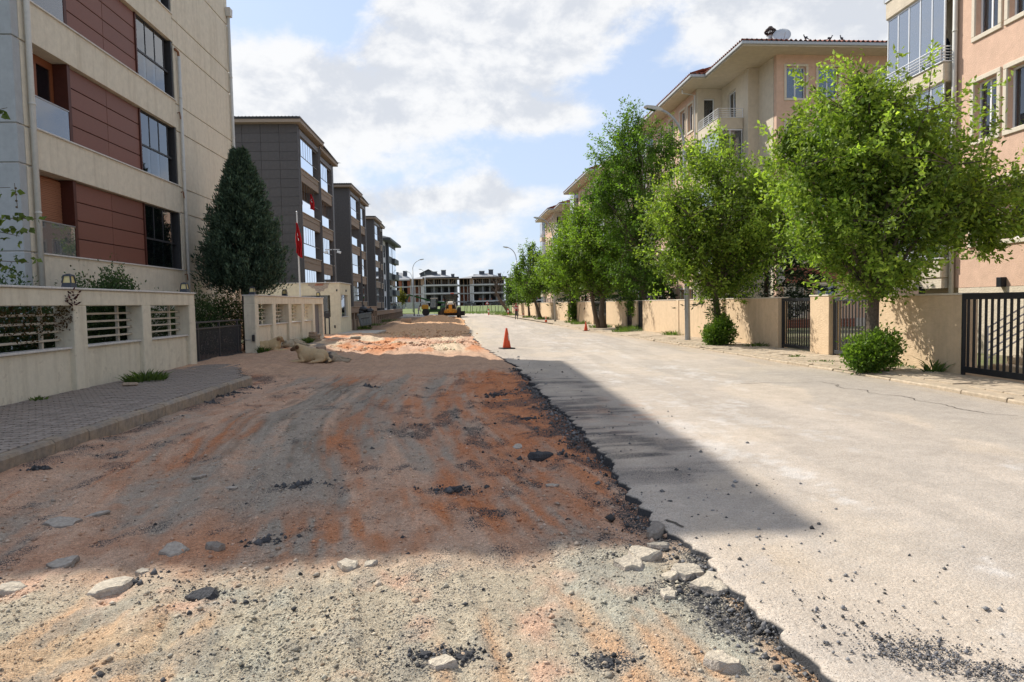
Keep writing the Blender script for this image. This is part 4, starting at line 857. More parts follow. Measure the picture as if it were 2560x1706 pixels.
# grey and white block at the end
M('wall_white', (.52,.53,.55), .85, var=.08)
M('slate', (.075,.082,.088), .6, var=.1)
eb = thing('apartment_building', 'small slate-grey and white apartment block at the end of the left row', 'building', (-18, 127, 0)); ex_, ey0, ey1 = -15.0, 119.0, 134.5
MB().box(-27, ex_-.5, ey0, ey1, -1, 13.0).build('wall', 'wall_white', eb)
MB().box(ex_-.498, ex_, ey0+4.2, ey1-.01, 0, 12.99).build('front_bay', 'slate', eb)
for k in range(4):
    z = 1.3+k*2.95
    w = MB().box(ex_-.5, ex_-.44, ey0+1.3, ey0+2.9, z, z+2.1).build('window', 'alu_dark', eb); MB().box(ex_-.438, ex_-.42, ey0+1.4, ey0+2.8, z+.1, z+2.0).build('pane', 'pane_dark', w)
    for p, q in ((4.6,8.6),(9.4,15.2)):
        w = MB().box(ex_+.002, ex_+.05, ey0+p, ey0+q, z+.35, z+2.2).build('window', 'alu_dark', eb)
        for i in range(2): MB().box(ex_+.052, ex_+.07, ey0+p+(q-p)*i/2+.12, ey0+p+(q-p)*(i+1)/2-.12, z+.45, z+2.1).build('pane', 'pane_painted_sky', w)
    MB().box(ex_+.004, ex_+.55, ey0+9.2, ey1+.3, z-.62, z+.3, .02).build('balcony', 'slate', eb)
    MB().box(-16.6, -15.52, ey0-.05, ey0-.002, z+.1, z+2.0).build('window', 'alu_dark', eb)
MB().box(-28, ex_+1.0, ey0-.8, ey1+1.0, 12.98, 13.35, .02).build('eave', 'slate', eb)
MB().hexa([(-28,ey0-.8,13.36),(ex_+1.0,ey0-.8,13.36),(ex_+1,ey1+1,13.36),(-28,ey1+1,13.36)], [(-22,ey0+6,15.6),(-21,ey0+6,15.6),(-21,ey1-6,15.6),(-22,ey1-6,15.6)]).build('roof', 'roof_dark', eb)

# ---- brown boundary walls
M('wall_brown', (.26,.20,.15), .85, var=.1, scale=1.2, streak=.2)
M('wall_brown_panel', (.30,.235,.18), .85, var=.12, scale=1.2, streak=.3)
def brown_wall(label, p, q, zt, step):
    d = Vector((q[0]-p[0], q[1]-p[1])); L = d.length; t = lthing('boundary_wall', label, 'wall', (p[0],p[1],0), -math.atan2(d.x, d.y))
    MB().box(-.28, 0, 0, L, zt-.42, zt-.03, .015).build('beam', 'wall_brown', t); MB().box(-.33, .05, -.02, L+.02, zt-.029, zt+.02, .008).build('coping', 'fascia_tan', t)
    n = int(L/step)
    for i in range(n+1): MB().box(-.28, -.005, i*L/n-.16 if i else 0, i*L/n+.16 if i < n else L, -.5, zt-.421, .012).build('pier', 'wall_brown', t)
    for i in range(n):
        MB().box(-.24, -.12, i*L/n+.162, (i+1)*L/n-.162, -.5, zt-.95, .01).build('panel', 'wall_brown_panel', t); MB().box(-.27, -.07, i*L/n+.163, (i+1)*L/n-.163, zt-.949, zt-.90, .006).build('sill', 'fascia_tan', t)
        MB().box(-.25, -.22, i*L/n+.163, (i+1)*L/n-.163, zt-.899, zt-.422).build('grille', 'bay_dark', t)
brown_wall('brown boundary wall with the rubbish bin against it', (-8.25,44.65), (-9.2,65.5), 1.68, 2.0)
brown_wall('lower brown boundary wall running on to the street lamp', (-9.25,66), (-11.6,112), 1.22, 2.3)
# ================================================================ RIGHT SIDE
M('wall_peach', (.64,.48,.31), .93, var=.07, scale=1.2, bump=1.0, bscale=38, bstretch=(.22,.22,1.6), streak=.30, spots=(2.2,(.56,.42,.28),.4))
M('pink_stucco', (.60,.405,.295), .95, var=.07, scale=.9, bump=.7, bscale=20, bstretch=(1,1,2.2))
M('cream_stucco', (.58,.50,.385), .95, var=.06, scale=.9, bump=1.0, bscale=12, bstretch=(1,1,1.8))
M('trim', (.60,.53,.42), .85, var=.05, bump=.15)
M('pvc', (.74,.74,.73), .4, var=.03)
M('gutter_grey', (.42,.43,.43), .5, var=.08, metal=.2)
M('roof_tile', (.34,.12,.075), .85, var=.22, scale=3, c2=(.22,.10,.075))
M('red_tile', (.24,.07,.035), .45, var=.12, rnd=.1, spec=.4)
M('grout', (.55,.50,.45), .9, var=.1)
M('rail_white', (.66,.66,.66), .4, var=.05, metal=.3)
M('black_metal', (.022,.024,.028), .45, var=.12, metal=.3)
M('blind', (.56,.57,.56), .8, var=.08, scale=2, stretch=(.2,.2,30))
M('blue_curtain', (.24,.29,.38), .9, var=.2, scale=1.5, stretch=(16,16,.2))
M('step_stone', (.66,.55,.40), .85, var=.1)
glass_mat('pane_clear', (.86,.9,.93), 1.0, (.06,.07,.09), .18)
glass_mat('pane_bright', (.86,.9,.93), 1.7, (.30,.33,.37), .45)
def holed(mb, face, c0, th, u0, u1, z0, z1, holes):
    """slab with rectangular openings; face 'x' -> plane x=c0..c0+th over u=y, 'y' -> plane y=c0..c0+th over u=x"""
    us = sorted({u0, u1, *[h[0] for h in holes], *[h[1] for h in holes]}); zs_ = sorted({z0, z1, *[h[2] for h in holes], *[h[3] for h in holes]})
    us = [u for u in us if u0 <= u <= u1]; zs_ = [z for z in zs_ if z0 <= z <= z1]
    for a, b in zip(us, us[1:]):
        run = None
        for p, q in list(zip(zs_, zs_[1:]))+[(None,None)]:
            hole = p is None or any(h[0] <= (a+b)/2 <= h[1] and h[2] <= (p+q)/2 <= h[3] for h in holes)
            if not hole: run = (run[0], q) if run else (p, q)
            elif run:
                mb.box(*((c0, c0+th, a, b) if face == 'x' else (a, b, c0, c0+th)), run[0], run[1]); run = None
    return mb
def bx(mb, face, c0, c1, u0, u1, z0, z1, c=0.0):
    return mb.box(*((c0, c1, u0, u1) if face == 'x' else (u0, u1, c0, c1)), z0, z1, c)
def pvc_window(par, face, c, u0, u1, z0, z1, curtain='curtain', surround=True, leafs=2, glass='pane_clear'):
    """a window in an opening of the wall whose outer face is at c; looks towards -face"""
    if surround:
        s = MB(); k = .13
        bx(s, face, c-.05, c+.02, u0-k, u1+k, z0-k, z0-.001, .012); bx(s, face, c-.05, c+.02, u0-k, u1+k, z1+.001, z1+k, .012); bx(s, face, c-.049, c+.019, u0-k, u0-.001, z0, z1, .012); bx(s, face, c-.049, c+.019, u1+.001, u1+k, z0, z1, .012)
        s.build('window_surround', 'trim', par)
    f = MB(); d0, d1 = c+.14, c+.20; w = .055
    bx(f, face, d0, d1, u0+.002, u1-.002, z0+.002, z0+w); bx(f, face, d0, d1, u0+.002, u1-.002, z1-w, z1-.002)
    ps = [u0+(u1-u0)*i/leafs for i in range(leafs+1)]
    for i, p in enumerate(ps): bx(f, face, d0+.002, d1-.002, max(u0+.003, p-w*(.5 if 0 < i < leafs else 1)) if i else u0+.003, min(u1-.003, p+w*(.5 if 0 < i < leafs else 1)) if i < leafs else u1-.003, z0+w, z1-w)
    fo = f.build('window', 'pvc', par)
    for i in range(leafs): bx(MB(), face, d0+.02, d0+.03, ps[i]+w*.6, ps[i+1]-w*.6, z0+w, z1-w).build('pane', glass, fo)
    if curtain: bx(MB(), face, d1+.12, d1+.14, u0-.02, u1+.02, z0-.02, z1+.02).build('curtain', curtain, fo)
    bx(MB(), face, d1+.5, d1+.55, u0-.3, u1+.3, z0-.3, z1+.3).build('room_wall', 'inside_shade', fo)
def railing(par, pts, z0, h, n=4, mat='rail_white', posts=6, r=.014):
    mb = MB()
    for k in range(n): mb.tube([(x,y,z0+h*(k+1)/n) for x,y in pts], r*(1.5 if k == n-1 else 1), 6)
    mb.build('railing', mat, par); mb = MB()
    for a, b in zip(pts, pts[1:]):
        m_ = max(1, int((Vector(b)-Vector(a)).length/.75))
        for i in range(m_+1): mb.tube([(a[0]+(b[0]-a[0])*i/m_, a[1]+(b[1]-a[1])*i/m_, z0), (a[0]+(b[0]-a[0])*i/m_, a[1]+(b[1]-a[1])*i/m_, z0+h)], r*1.3, 6)
    mb.build('railing_post', mat, par)

# ---- nearest pink building, mostly outside the picture
AX = 14.2
A = thing('apartment_building', 'pink stucco apartment building with a glazed balcony at the right picture edge', 'building', (18, 15, 0))
rowsA = [(3.15,4.75),(6.02,7.62),(8.89,10.49),(11.76,13.36)]; colsA = [(17.95,18.80),(16.45,17.60),(13.6,14.7),(12.0,13.1)]
holes = [(a,b,p,q) for a,b in colsA for p,q in rowsA]
holed(MB(), 'x', AX, .3, 6, 19.6, 1.9, 15.2, holes).build('wall', 'pink_stucco', A)
MB().box(AX+.12, AX+.35, 6, 19.6, 0, 1.895).build('plinth', 'cream_stucco', A); MB().box(AX-.02, AX+.10, 15.4, 19.3, 0, 1.89).build('portal', 'cream_stucco', A)
for a, b in colsA:
    for i, (p, q) in enumerate(rowsA): pvc_window(A, 'x', AX, a, b, p, q, 'curtain' if i != 1 else 'blue_curtain')
MB().box(AX+.95, 27, 6, 22.4, 0, 15.2).build('core', 'cream_stucco', A)
MB().box(AX+.31, AX+.94, 19.3, 19.6, 0, 15.1).build('end_wall', 'cream_stucco', A)
downpipe(AX-.10, 19.5, .3, 15, .065, 'pipe_cream', A)
for k in range(-1, 5):
    z = 5.07+2.87*(k-1)
    if k >= 0:
        MB().box(13.86, 15.1, 19.62, 22.5, z, z+.56, .03).build('balcony_parapet', 'cream_stucco', A)
        MB().box(13.82, 15.1, 19.6, 22.54, z+.561, z+.60, .01).build('balcony_ledge', 'pvc', A)
        railing(A, [(14.15,19.66),(13.80,19.66),(13.80,22.5)], z+.6, .42, 5)
        if k < 4:
            fr = MB(); yy = np.linspace(19.72, 22.46, 6)
            for y in yy: fr.box(13.93, 13.97, y-.022, y+.022, z+.6, z+2.86)
            fr.box(13.925, 13.975, 19.70, 22.48, z+.6, z+.64); fr.box(13.925, 13.975, 19.70, 22.48, z+2.82, z+2.87)
            fo = fr.build('balcony_glazing', 'rail_white', A)
            for i in range(5): MB().box(13.945, 13.955, yy[i]+.025, yy[i+1]-.025, z+.642, z+2.818).build('pane', 'pane_bright', fo)
            for i in ((0,2,3) if k == 2 else (0,1,2,3,4)): MB().box(13.985, 13.992, yy[i]+.03, yy[i+1]-.03, z+(1.2 if (i+k) % 2 else .66), z+2.8).build('sun_blind', 'blind', fo)
            MB().box(15.0, 15.05, 19.7, 22.4, z+.6, z+2.86).build('balcony_back', 'cream_stucco', A)
MB().box(13.9, 15.1, 19.65, 22.4, 1.9, 2.19).build('balcony_underside', 'cream_stucco', A)
for y, z in ((17.6,2.02),(20.6,1.86)): MB().box(AX-.16 if y < 19 else 13.9, AX if y < 19 else 14.0, y-.09, y+.09, z-.14, z+.12, .01).build('wall_lamp', 'black_metal', A)
MB().box(13.2, 27.4, 5.5, 23.3, 15.2, 15.5, .02).build('eave', 'cream_stucco', A)
ra_ = MB(); ra_.add(*corrugated((13.2,5.5,15.5),(13.2,23.3,15.5),(20,17,17.6),(20,10,17.6))); ra_.add(*corrugated((27.4,23.3,15.5),(13.2,23.3,15.5),(20,17,17.6),(20.4,17,17.6))); ra_.build('roof', 'roof_tile', A)
sto = thing('stairs', 'pale stone entrance stairs with steel handrail behind the black gate', 'stairs', (12.6, 13, 0))
for i in range(8): MB().box(11.3+.32*i, 14.0, 10.4, 14.3, .17*i+.0, .17*(i+1), .012).build('step', 'step_stone', sto)
for k in range(5): MB().tube([(11.25,14.45,.25+.17*k),(14.0,14.45,1.75+.17*k)], .018, 6).build('hand_rail', 'alu', sto)
for i in range(4): MB().tube([(11.3+.85*i,14.45,0),(11.3+.85*i,14.45,1.0+.46*i)], .022, 6).build('rail_post', 'alu', sto)
MB().box(14.02, 14.08, 10.2, 14.6, 0, 1.85).build('landing_wall', 'render_grey_shade', sto)

# ---- the repeated pink blocks further down
BL = 14.8
def pink_block(label, loc, rz):
    t = lthing('apartment_building', label, 'building', loc, rz, group='pink apartment blocks behind the peach wall')
    fl = [(BL-2.3-2.95*k, BL-.62-2.95*k) for k in range(5)]
    h1 = [(2.95,4.05),(4.75,5.9),(8.0,9.1)]
    holed(MB(), 'y', 1.2, .3, 2.4, 13, 0, BL, [(a,b,p,q) for a,b in h1 for p,q in fl]).build('end_wall', 'pink_stucco', t)
    for a, b in h1:
        for k, (p, q) in enumerate(fl): pvc_window(t, 'y', 1.2, a, b, p, q, 'blue_curtain')
    MB().box(2.38, 2.7, 1.52, 3.3, 0, BL-.002).build('corner_wall', 'cream_stucco', t)
    MB().box(1.75, 2.7, 3.3, 3.6, 0, BL-.003).build('corner_wall', 'cream_stucco', t)
    h2 = [(5.0,6.2,z0-.45,z1) for z0, z1 in fl]; holed(MB(), 'x', 1.75, .3, 3.6, 7.1, 0, BL-.004, h2).build('niche_wall', 'cream_stucco', t)
    for h in h2: pvc_window(t, 'x', 1.75, *h, None, False)
    h3 = [(.62,1.3,z0-.9,z1+.02) for z0, z1 in fl]; holed(MB(), 'y', 7.1, .3, .2, 2.05, 0, BL-.005, h3).build('niche_wall', 'cream_stucco', t)
    for h in h3: pvc_window(t, 'y', 7.1, *h, None, False, 1)
    h4 = [(a,b,p,q) for a,b in ((7.9,8.8),(9.3,10.3),(11.6,12.5),(14.0,15.2)) for p,q in fl]
    holed(MB(), 'x', .2, .3, 7.41, 16.4, 0, BL-.006, h4).build('street_wall', 'pink_stucco', t)
    for h in h4: pvc_window(t, 'x', .2, *h, 'curtain')
    MB().box(3.2, 13, 4.0, 19.2, 0, BL-.01).build('core', 'cream_stucco', t); MB().box(.6, 3.1, 16.4, 16.7, 0, BL-.02).build('far_wall', 'pink_stucco', t)
    for k, (p, q) in enumerate(fl):
        z = p-.95
        MB().box(.22, 1.74, 3.9, 7.09, z, z+.62, .02).build('balcony', 'cream_stucco', t); MB().box(.18, 1.745, 3.86, 7.05, z+.621, z+.66, .008).build('balcony_ledge', 'pvc', t)
        railing(t, [(1.7,3.92),(.25,3.92),(.25,7.0)], z+.66, .50, 4)
        if k in (1, 2, 3):
            fr = MB(); 
            for x in (.26,.95,1.66): fr.box(x-.025, x+.025, 3.93, 3.97, z+.67, z+2.94)
            for y in (4.7,5.5,6.3,7.04): fr.box(.24, .29, y-.025, y+.025, z+.67, z+2.94)
            fr.box(.24, 1.7, 3.931, 3.969, z+2.86, z+2.945); go = fr.build('balcony_glazing', 'rail_white', t)
            for a, b in ((.29,.92),(.98,1.63)): MB().box(a, b, 3.945, 3.953, z+.67, z+2.86).build('pane', 'pane_clear', go)
            MB().box(.262, .27, 4.0, 7.0, z+.67, z+2.86).build('pane', 'pane_bright', go)
        MB().box(-.35, 1.4, 16.72, 19.2, z, z+.6, .02).build('end_balcony', 'cream_stucco', t); railing(t, [(1.3,16.76),(-.32,16.76),(-.32,19.1)], z+.62, .45, 4)
        fr = MB()
        for y in (16.78,17.5,18.3,19.1): fr.box(-.27, -.22, y-.025, y+.025, z+.62, z+2.94)
        fr.box(.5, .55, 16.76, 16.80, z+.62, z+2.94); go = fr.build('balcony_glazing', 'rail_white', t)
        MB().box(-.25, -.24, 16.8, 19.1, z+.63, z+2.93).build('pane', 'pane_bright', go); MB().box(-.22, 1.3, 16.775, 16.785, z+.63, z+2.93).build('pane', 'pane_bright', go)
    # wide soffit, gutter, tiled hip roof
    MB().box(0, 13.5, 0, 5.2, BL, BL+.16).build('soffit', 'cream_stucco', t); MB().box(-.85, 13.5, 5.202, 20.0, BL+.001, BL+.161).build('soffit', 'cream_stucco', t)
    g = MB(); g.box(-.10, 13.6, -.10, .02, BL+.06, BL+.24, .03); g.box(-.10, .02, .021, 5.1, BL+.06, BL+.24, .03); g.box(-.95, .019, 5.101, 5.22, BL+.06, BL+.24, .03); g.box(-.95, -.83, 5.221, 20.05, BL+.06, BL+.24, .03); g.build('gutter', 'gutter_grey', t)
    rt = MB(); rt.add(*corrugated((-.12,-.12,BL+.26),(13.6,-.12,BL+.26),(7.0,6,BL+2.3),(6.0,6,BL+2.3), .05, .26, 8)); rt.add(*corrugated((-.12,-.1,BL+.26),(-.12,5.2,BL+.26),(5.6,5.2,BL+2.2),(5.6,5.2,BL+2.2), .05, .26, 8))
    rt.add(*corrugated((-.97,5.1,BL+.26),(-.97,20,BL+.26),(6,14,BL+2.4),(6,6,BL+2.4), .05, .26, 8)); rt.add(*corrugated((-.97,5.1,BL+.26),(1.2,5.1,BL+.26),(5,8.5,BL+1.9),(2.2,8.5,BL+1.6), .05, .26, 5)); rt.build('roof', 'roof_tile', t)
    MB().tube([(-.7,7.3,BL-.02),(-.7,7.3,BL-.22),(.10,7.3,BL-.35),(.10,7.3,0)], .05, 8).build('downpipe', 'pipe_cream', t)
    return t
B = pink_block('pink and cream apartment block with railed corner balcony behind the big trees', (14.23,35.43,0), .036)
tp = mesh_of(MB().box(.004,.166,-.012,0,.004,.166,.003), 'wall_tile', 'red_tile')
for k in range(2):
    gz0 = (BL-2.3-2.95*3-.15-1.06) if k == 0 else BL-2.3-2.95*4-.15-1.06
    MB().box(2.41, 13, 1.192, 1.198, gz0, gz0+1.03).build('tile_bed', 'grout', B)
    for i in range(24):
        for j in range(6):
            o = bpy.data.objects.new('wall_tile', tp); COL.objects.link(o); o.parent = B; o.location = (2.9+i*.17, 1.19, gz0+j*.17)
Cb = copy_tree(B); Cb.location = (12.95,63.7,0); Cb.rotation_euler[2] = .042; Cb['label'] = 'middle pink apartment block half hidden behind the tall tree'
Db = copy_tree(B); Db.location = (11.83,92.1,0); Db.rotation_euler[2] = .03; Db['label'] = 'farthest pink apartment block at the end of the tree row'
# roof things on the nearer block
M('dish', (.55,.56,.57), .5, var=.05)
M('rotor', (.07,.05,.045), .5, var=.2, metal=.4)
sd = thing('satellite_dish', 'white satellite dish on the tiled roof edge', 'dish', (16.9,36.9,15.35)); mb = MB(); pr = [(0.001,0),(.2,.02),(.38,.075),(.47,.13)]
mb.lathe(pr+[(.465,.145),(.2,.035),(.001,.015)], 20).xf(Matrix.Translation((16.9,36.8,15.75)) @ Matrix.Rotation(R(62), 4, 'X') @ Matrix.Rotation(R(-20), 4, 'Y')); mb.build('bowl', 'dish', sd, smooth=True)
MB().tube([(16.9,37.0,15.1),(16.9,36.95,15.75)], .03, 6).build('mount', 'gutter_grey', sd); MB().tube([(16.9,36.6,15.45),(16.85,36.25,15.8)], .015, 5).build('feed_arm', 'gutter_grey', sd)
rv = thing('roof_ventilator', 'dark round spinning roof ventilator beside the satellite dish', 'ventilator', (16.45,37.2,15.5)); mb = MB()
for k in range(18):
    a = 2*math.pi*k/18; pts = [(16.45+.30*math.sin(math.pi*t)*math.cos(a+.5*t), 37.2+.30*math.sin(math.pi*t)*math.sin(a+.5*t), 15.95+.48*t) for t in np.linspace(.12,.92,7)]; mb.tube(pts, .028, 4)
mb.build('vane_drum', 'rotor', rv); MB().lathe([(.16,15.2),(.16,15.95),(.20,15.98)], 14, (16.45,37.2,0)).build('neck', 'gutter_grey', rv); MB().lathe([(.16,16.38),(.10,16.46),(.01,16.47)], 14, (16.45,37.2,0)).build('cap', 'rotor', rv)
M('pigeon', (.075,.08,.095), .7, var=.2)
def pigeon(x, y, z, rz, label):
    mb = MB(); mb.ball((0,0,.10), (.11,.062,.065), 10, 7); mb.rot(-24, 'Y', (0,0,.1)); k = len(mb.v); mb.tube([(-.08,0,.12),(-.12,0,.17),(-.13,0,.21)], [.04,.026,.024], 8); mb.ball((-.142,0,.228), .032, 8, 6); mb.tube([(-.165,0,.226),(-.195,0,.218)], [.009,.002], 5)
    mb.hexa([(.06,-.03,.06),(.21,-.026,.02),(.21,.026,.02),(.06,.03,.06)], [(.06,-.03,.085),(.21,-.026,.028),(.21,.026,.028),(.06,.03,.085)])
    for s in (-1,1): mb.tube([(0,s*.02,.05),(0,s*.02,-.0)], .006, 4)
    o = mb.build('pigeon', 'pigeon', smooth=True); o.location = (x,y,z); o.rotation_euler[2] = rz; tag(o, label, 'pigeon', 'pigeons on the tiled roof')
pigeon(18.15,36.6,15.55, .2, 'leftmost pigeon perched on the tiled roof'); pigeon(19.6,36.9,15.63, 2.9, 'middle pigeon of the three on the roof'); pigeon(20.35,37.0,15.66, .5, 'rightmost pigeon perched on the tiled roof')

# ---- peach garden wall, its pillars and gates
WT = 1.72
def peach(label, ya, yb, name='garden_wall', th=.34, top=WT, pilaster=()):
    xa, xb = float(wall_r(ya)), float(wall_r(yb)); d = Vector((xb-xa, yb-ya)); L = d.length
    t = lthing(name, label, 'pillar' if name == 'gate_pillar' else 'wall', (xa,ya,0), -math.atan2(d.x, d.y))
    MB().box(0, th, 0, L, -.1, top-.03, .012).build('body', 'wall_peach', t)
    n = max(1, round(L/1.6))
    for i in range(n): MB().box(-.02, th+.02, L*i/n-(.015 if i == 0 else -.002), L*(i+1)/n+(.015 if i == n-1 else -.002), top-.029, top+.012, .006).build('cap_stone', 'trim', t)
    for p in pilaster: MB().box(-.03, -.001, p-.15, p+.15, -.1, top-.031, .006).build('pilaster', 'wall_peach', t)
    return t
def bar_gate(label, ya, yb, off=.12, nb=14, mat='black_metal', zt=1.68, zb=.10, diag=False, wide=.05, bar=.014):
    xa, xb = float(wall_r(ya))+off, float(wall_r(yb))+off; d = Vector((xb-xa, yb-ya)); L = d.length
    t = lthing('metal_gate', label, 'gate', (xa,ya,0), -math.atan2(d.x, d.y))
    for z in (zt-.04, zb+.06): MB().box(-.028, .028, .0, L, z-wide, z+wide, .006).build('rail', mat, t)
    for y in (.03, L-.03): MB().box(-.03, .03, y-.035, y+.035, .03, zt+.005, .006).build('stile', mat, t)
    bm2 = mesh_of(MB().box(-bar, bar, -bar, bar, zb+.10, zt-.08), 'bar', mat)
    for i in range(1, nb): o = bpy.data.objects.new('bar', bm2); COL.objects.link(o); o.parent = t; o.location = (0, L*i/nb, 0)
    if diag: MB().tube([(-.03,L-.1,zt-.10),(-.03,L*.08,zb+.1)], .022, 4).build('brace', mat, t)
    return t
peach('peach garden wall panel between the black gate and the nearest tree', 13.42, 16.3)
bar_gate('large black sliding gate with a diagonal brace at the right picture edge', 9.9, 13.36, -.03, 22, zt=1.70, zb=.12, wide=.062, bar=.018)
# the brace of that gate runs down to the right from the wall end
mb = MB(); mb.tube([(9.90,13.2,1.60),(9.90,11.8,.22)], .026, 4); mb.build('brace', 'black_metal', bpy.data.objects['metal_gate'])
bar_gate('right one of the two bar gates, behind the nearest trunk', 16.34, 18.66, .14, 15, 'gate_metal', diag=False)
peach('square peach pillar between the two bar gates', 18.68, 19.76, 'gate_pillar', .36, 1.76)
bar_gate('left one of the two bar gates beside the square peach pillar', 19.8, 21.88, .14, 14, 'black_metal')
peach('peach wall section behind the tree with the round bush', 21.92, 27.4, pilaster=(4.7,))
peach('peach wall section behind the near lamp post', 27.42, 37.2, pilaster=(4.2,))
bar_gate('dark gate beside the tall leafy trunk', 37.24, 38.3, .12, 8); peach('narrow peach pillar beside the tall leafy trunk', 38.34, 39.3, 'gate_pillar'); bar_gate('dark gate left of the narrow peach pillar', 39.34, 40.6, .12, 9)
peach('short peach wall section right of the double trunk', 40.65, 45.4); bar_gate('wide dark gate behind the double trunk', 45.45, 49.2, .12, 22)
peach('peach wall section with a leaning stick', 49.25, 58.0, pilaster=(3.0,)); bar_gate('narrow dark gate near the second lamp post', 58.05, 59.0, .12, 6); peach('peach pillar touching the second lamp post', 59.05, 60.4, 'gate_pillar')
peach('peach wall section beyond the second lamp post', 60.45, 65.6); bar_gate('small dark gate far along the peach wall', 65.65, 66.8, .12, 7); peach('peach wall section behind the third traffic cone', 66.85, 75.5); bar_gate('far dark gate, a thin strip in the wall', 75.55, 76.7, .12, 7); peach('peach wall section behind the walking worker', 76.75, 90.0); peach('last peach wall section at the street corner', 90.3, 104.0)
# ================================================================ PLANTS
M('leaf', (.08,.14,.02), .55, var=.0, attr='Col', trans=.48, spec=.35)
M('leaf_dark', (.03,.05,.02), .7, var=.0, attr='Col', trans=.12, spec=.2)
M('bark', (.115,.09,.068), .95, var=.3, scale=6, bump=1.2, bscale=22, bstretch=(1,1,.25))
M('bark_dark', (.06,.045,.035), .95, var=.3, scale=6, bump=1.0, bscale=25, bstretch=(1,1,.25))
M('twig', (.10,.075,.05), .9, var=.2)
def leaves(name, pos, dirs, size, col, mat, parent, aspect=.48, base=None):
    """diamond leaves folded along the midrib; pos (n,3), dirs (n,3) pointing to the leaf tip"""
    n = len(pos); d = dirs/np.linalg.norm(dirs, axis=1, keepdims=True); r = RNG.normal(0,1,(n,3)); s = np.cross(d, r); s /= np.linalg.norm(s, axis=1, keepdims=True)+1e-9; u = np.cross(s, d)
    L = size[:,None]; w = L*aspect*.5
    V = np.stack([pos, pos+d*L*.45+s*w+u*w*.35, pos+d*L, pos+d*L*.45-s*w+u*w*.35], 1).reshape(-1,3)
    if base is not None: V = V-np.array(base)
    k = 4*np.arange(n)[:,None]; F = np.concatenate([k+np.array([[0,1,2]]), k+np.array([[0,2,3]])])
    return np_mesh(name, V, F, mat, parent, col=np.repeat(col, 4, 0))
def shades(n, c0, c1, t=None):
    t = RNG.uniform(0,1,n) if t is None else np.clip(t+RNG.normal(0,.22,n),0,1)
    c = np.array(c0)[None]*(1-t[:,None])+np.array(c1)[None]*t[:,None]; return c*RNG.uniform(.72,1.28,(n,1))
GREEN0, GREEN1 = (.105,.185,.022), (.36,.46,.075)
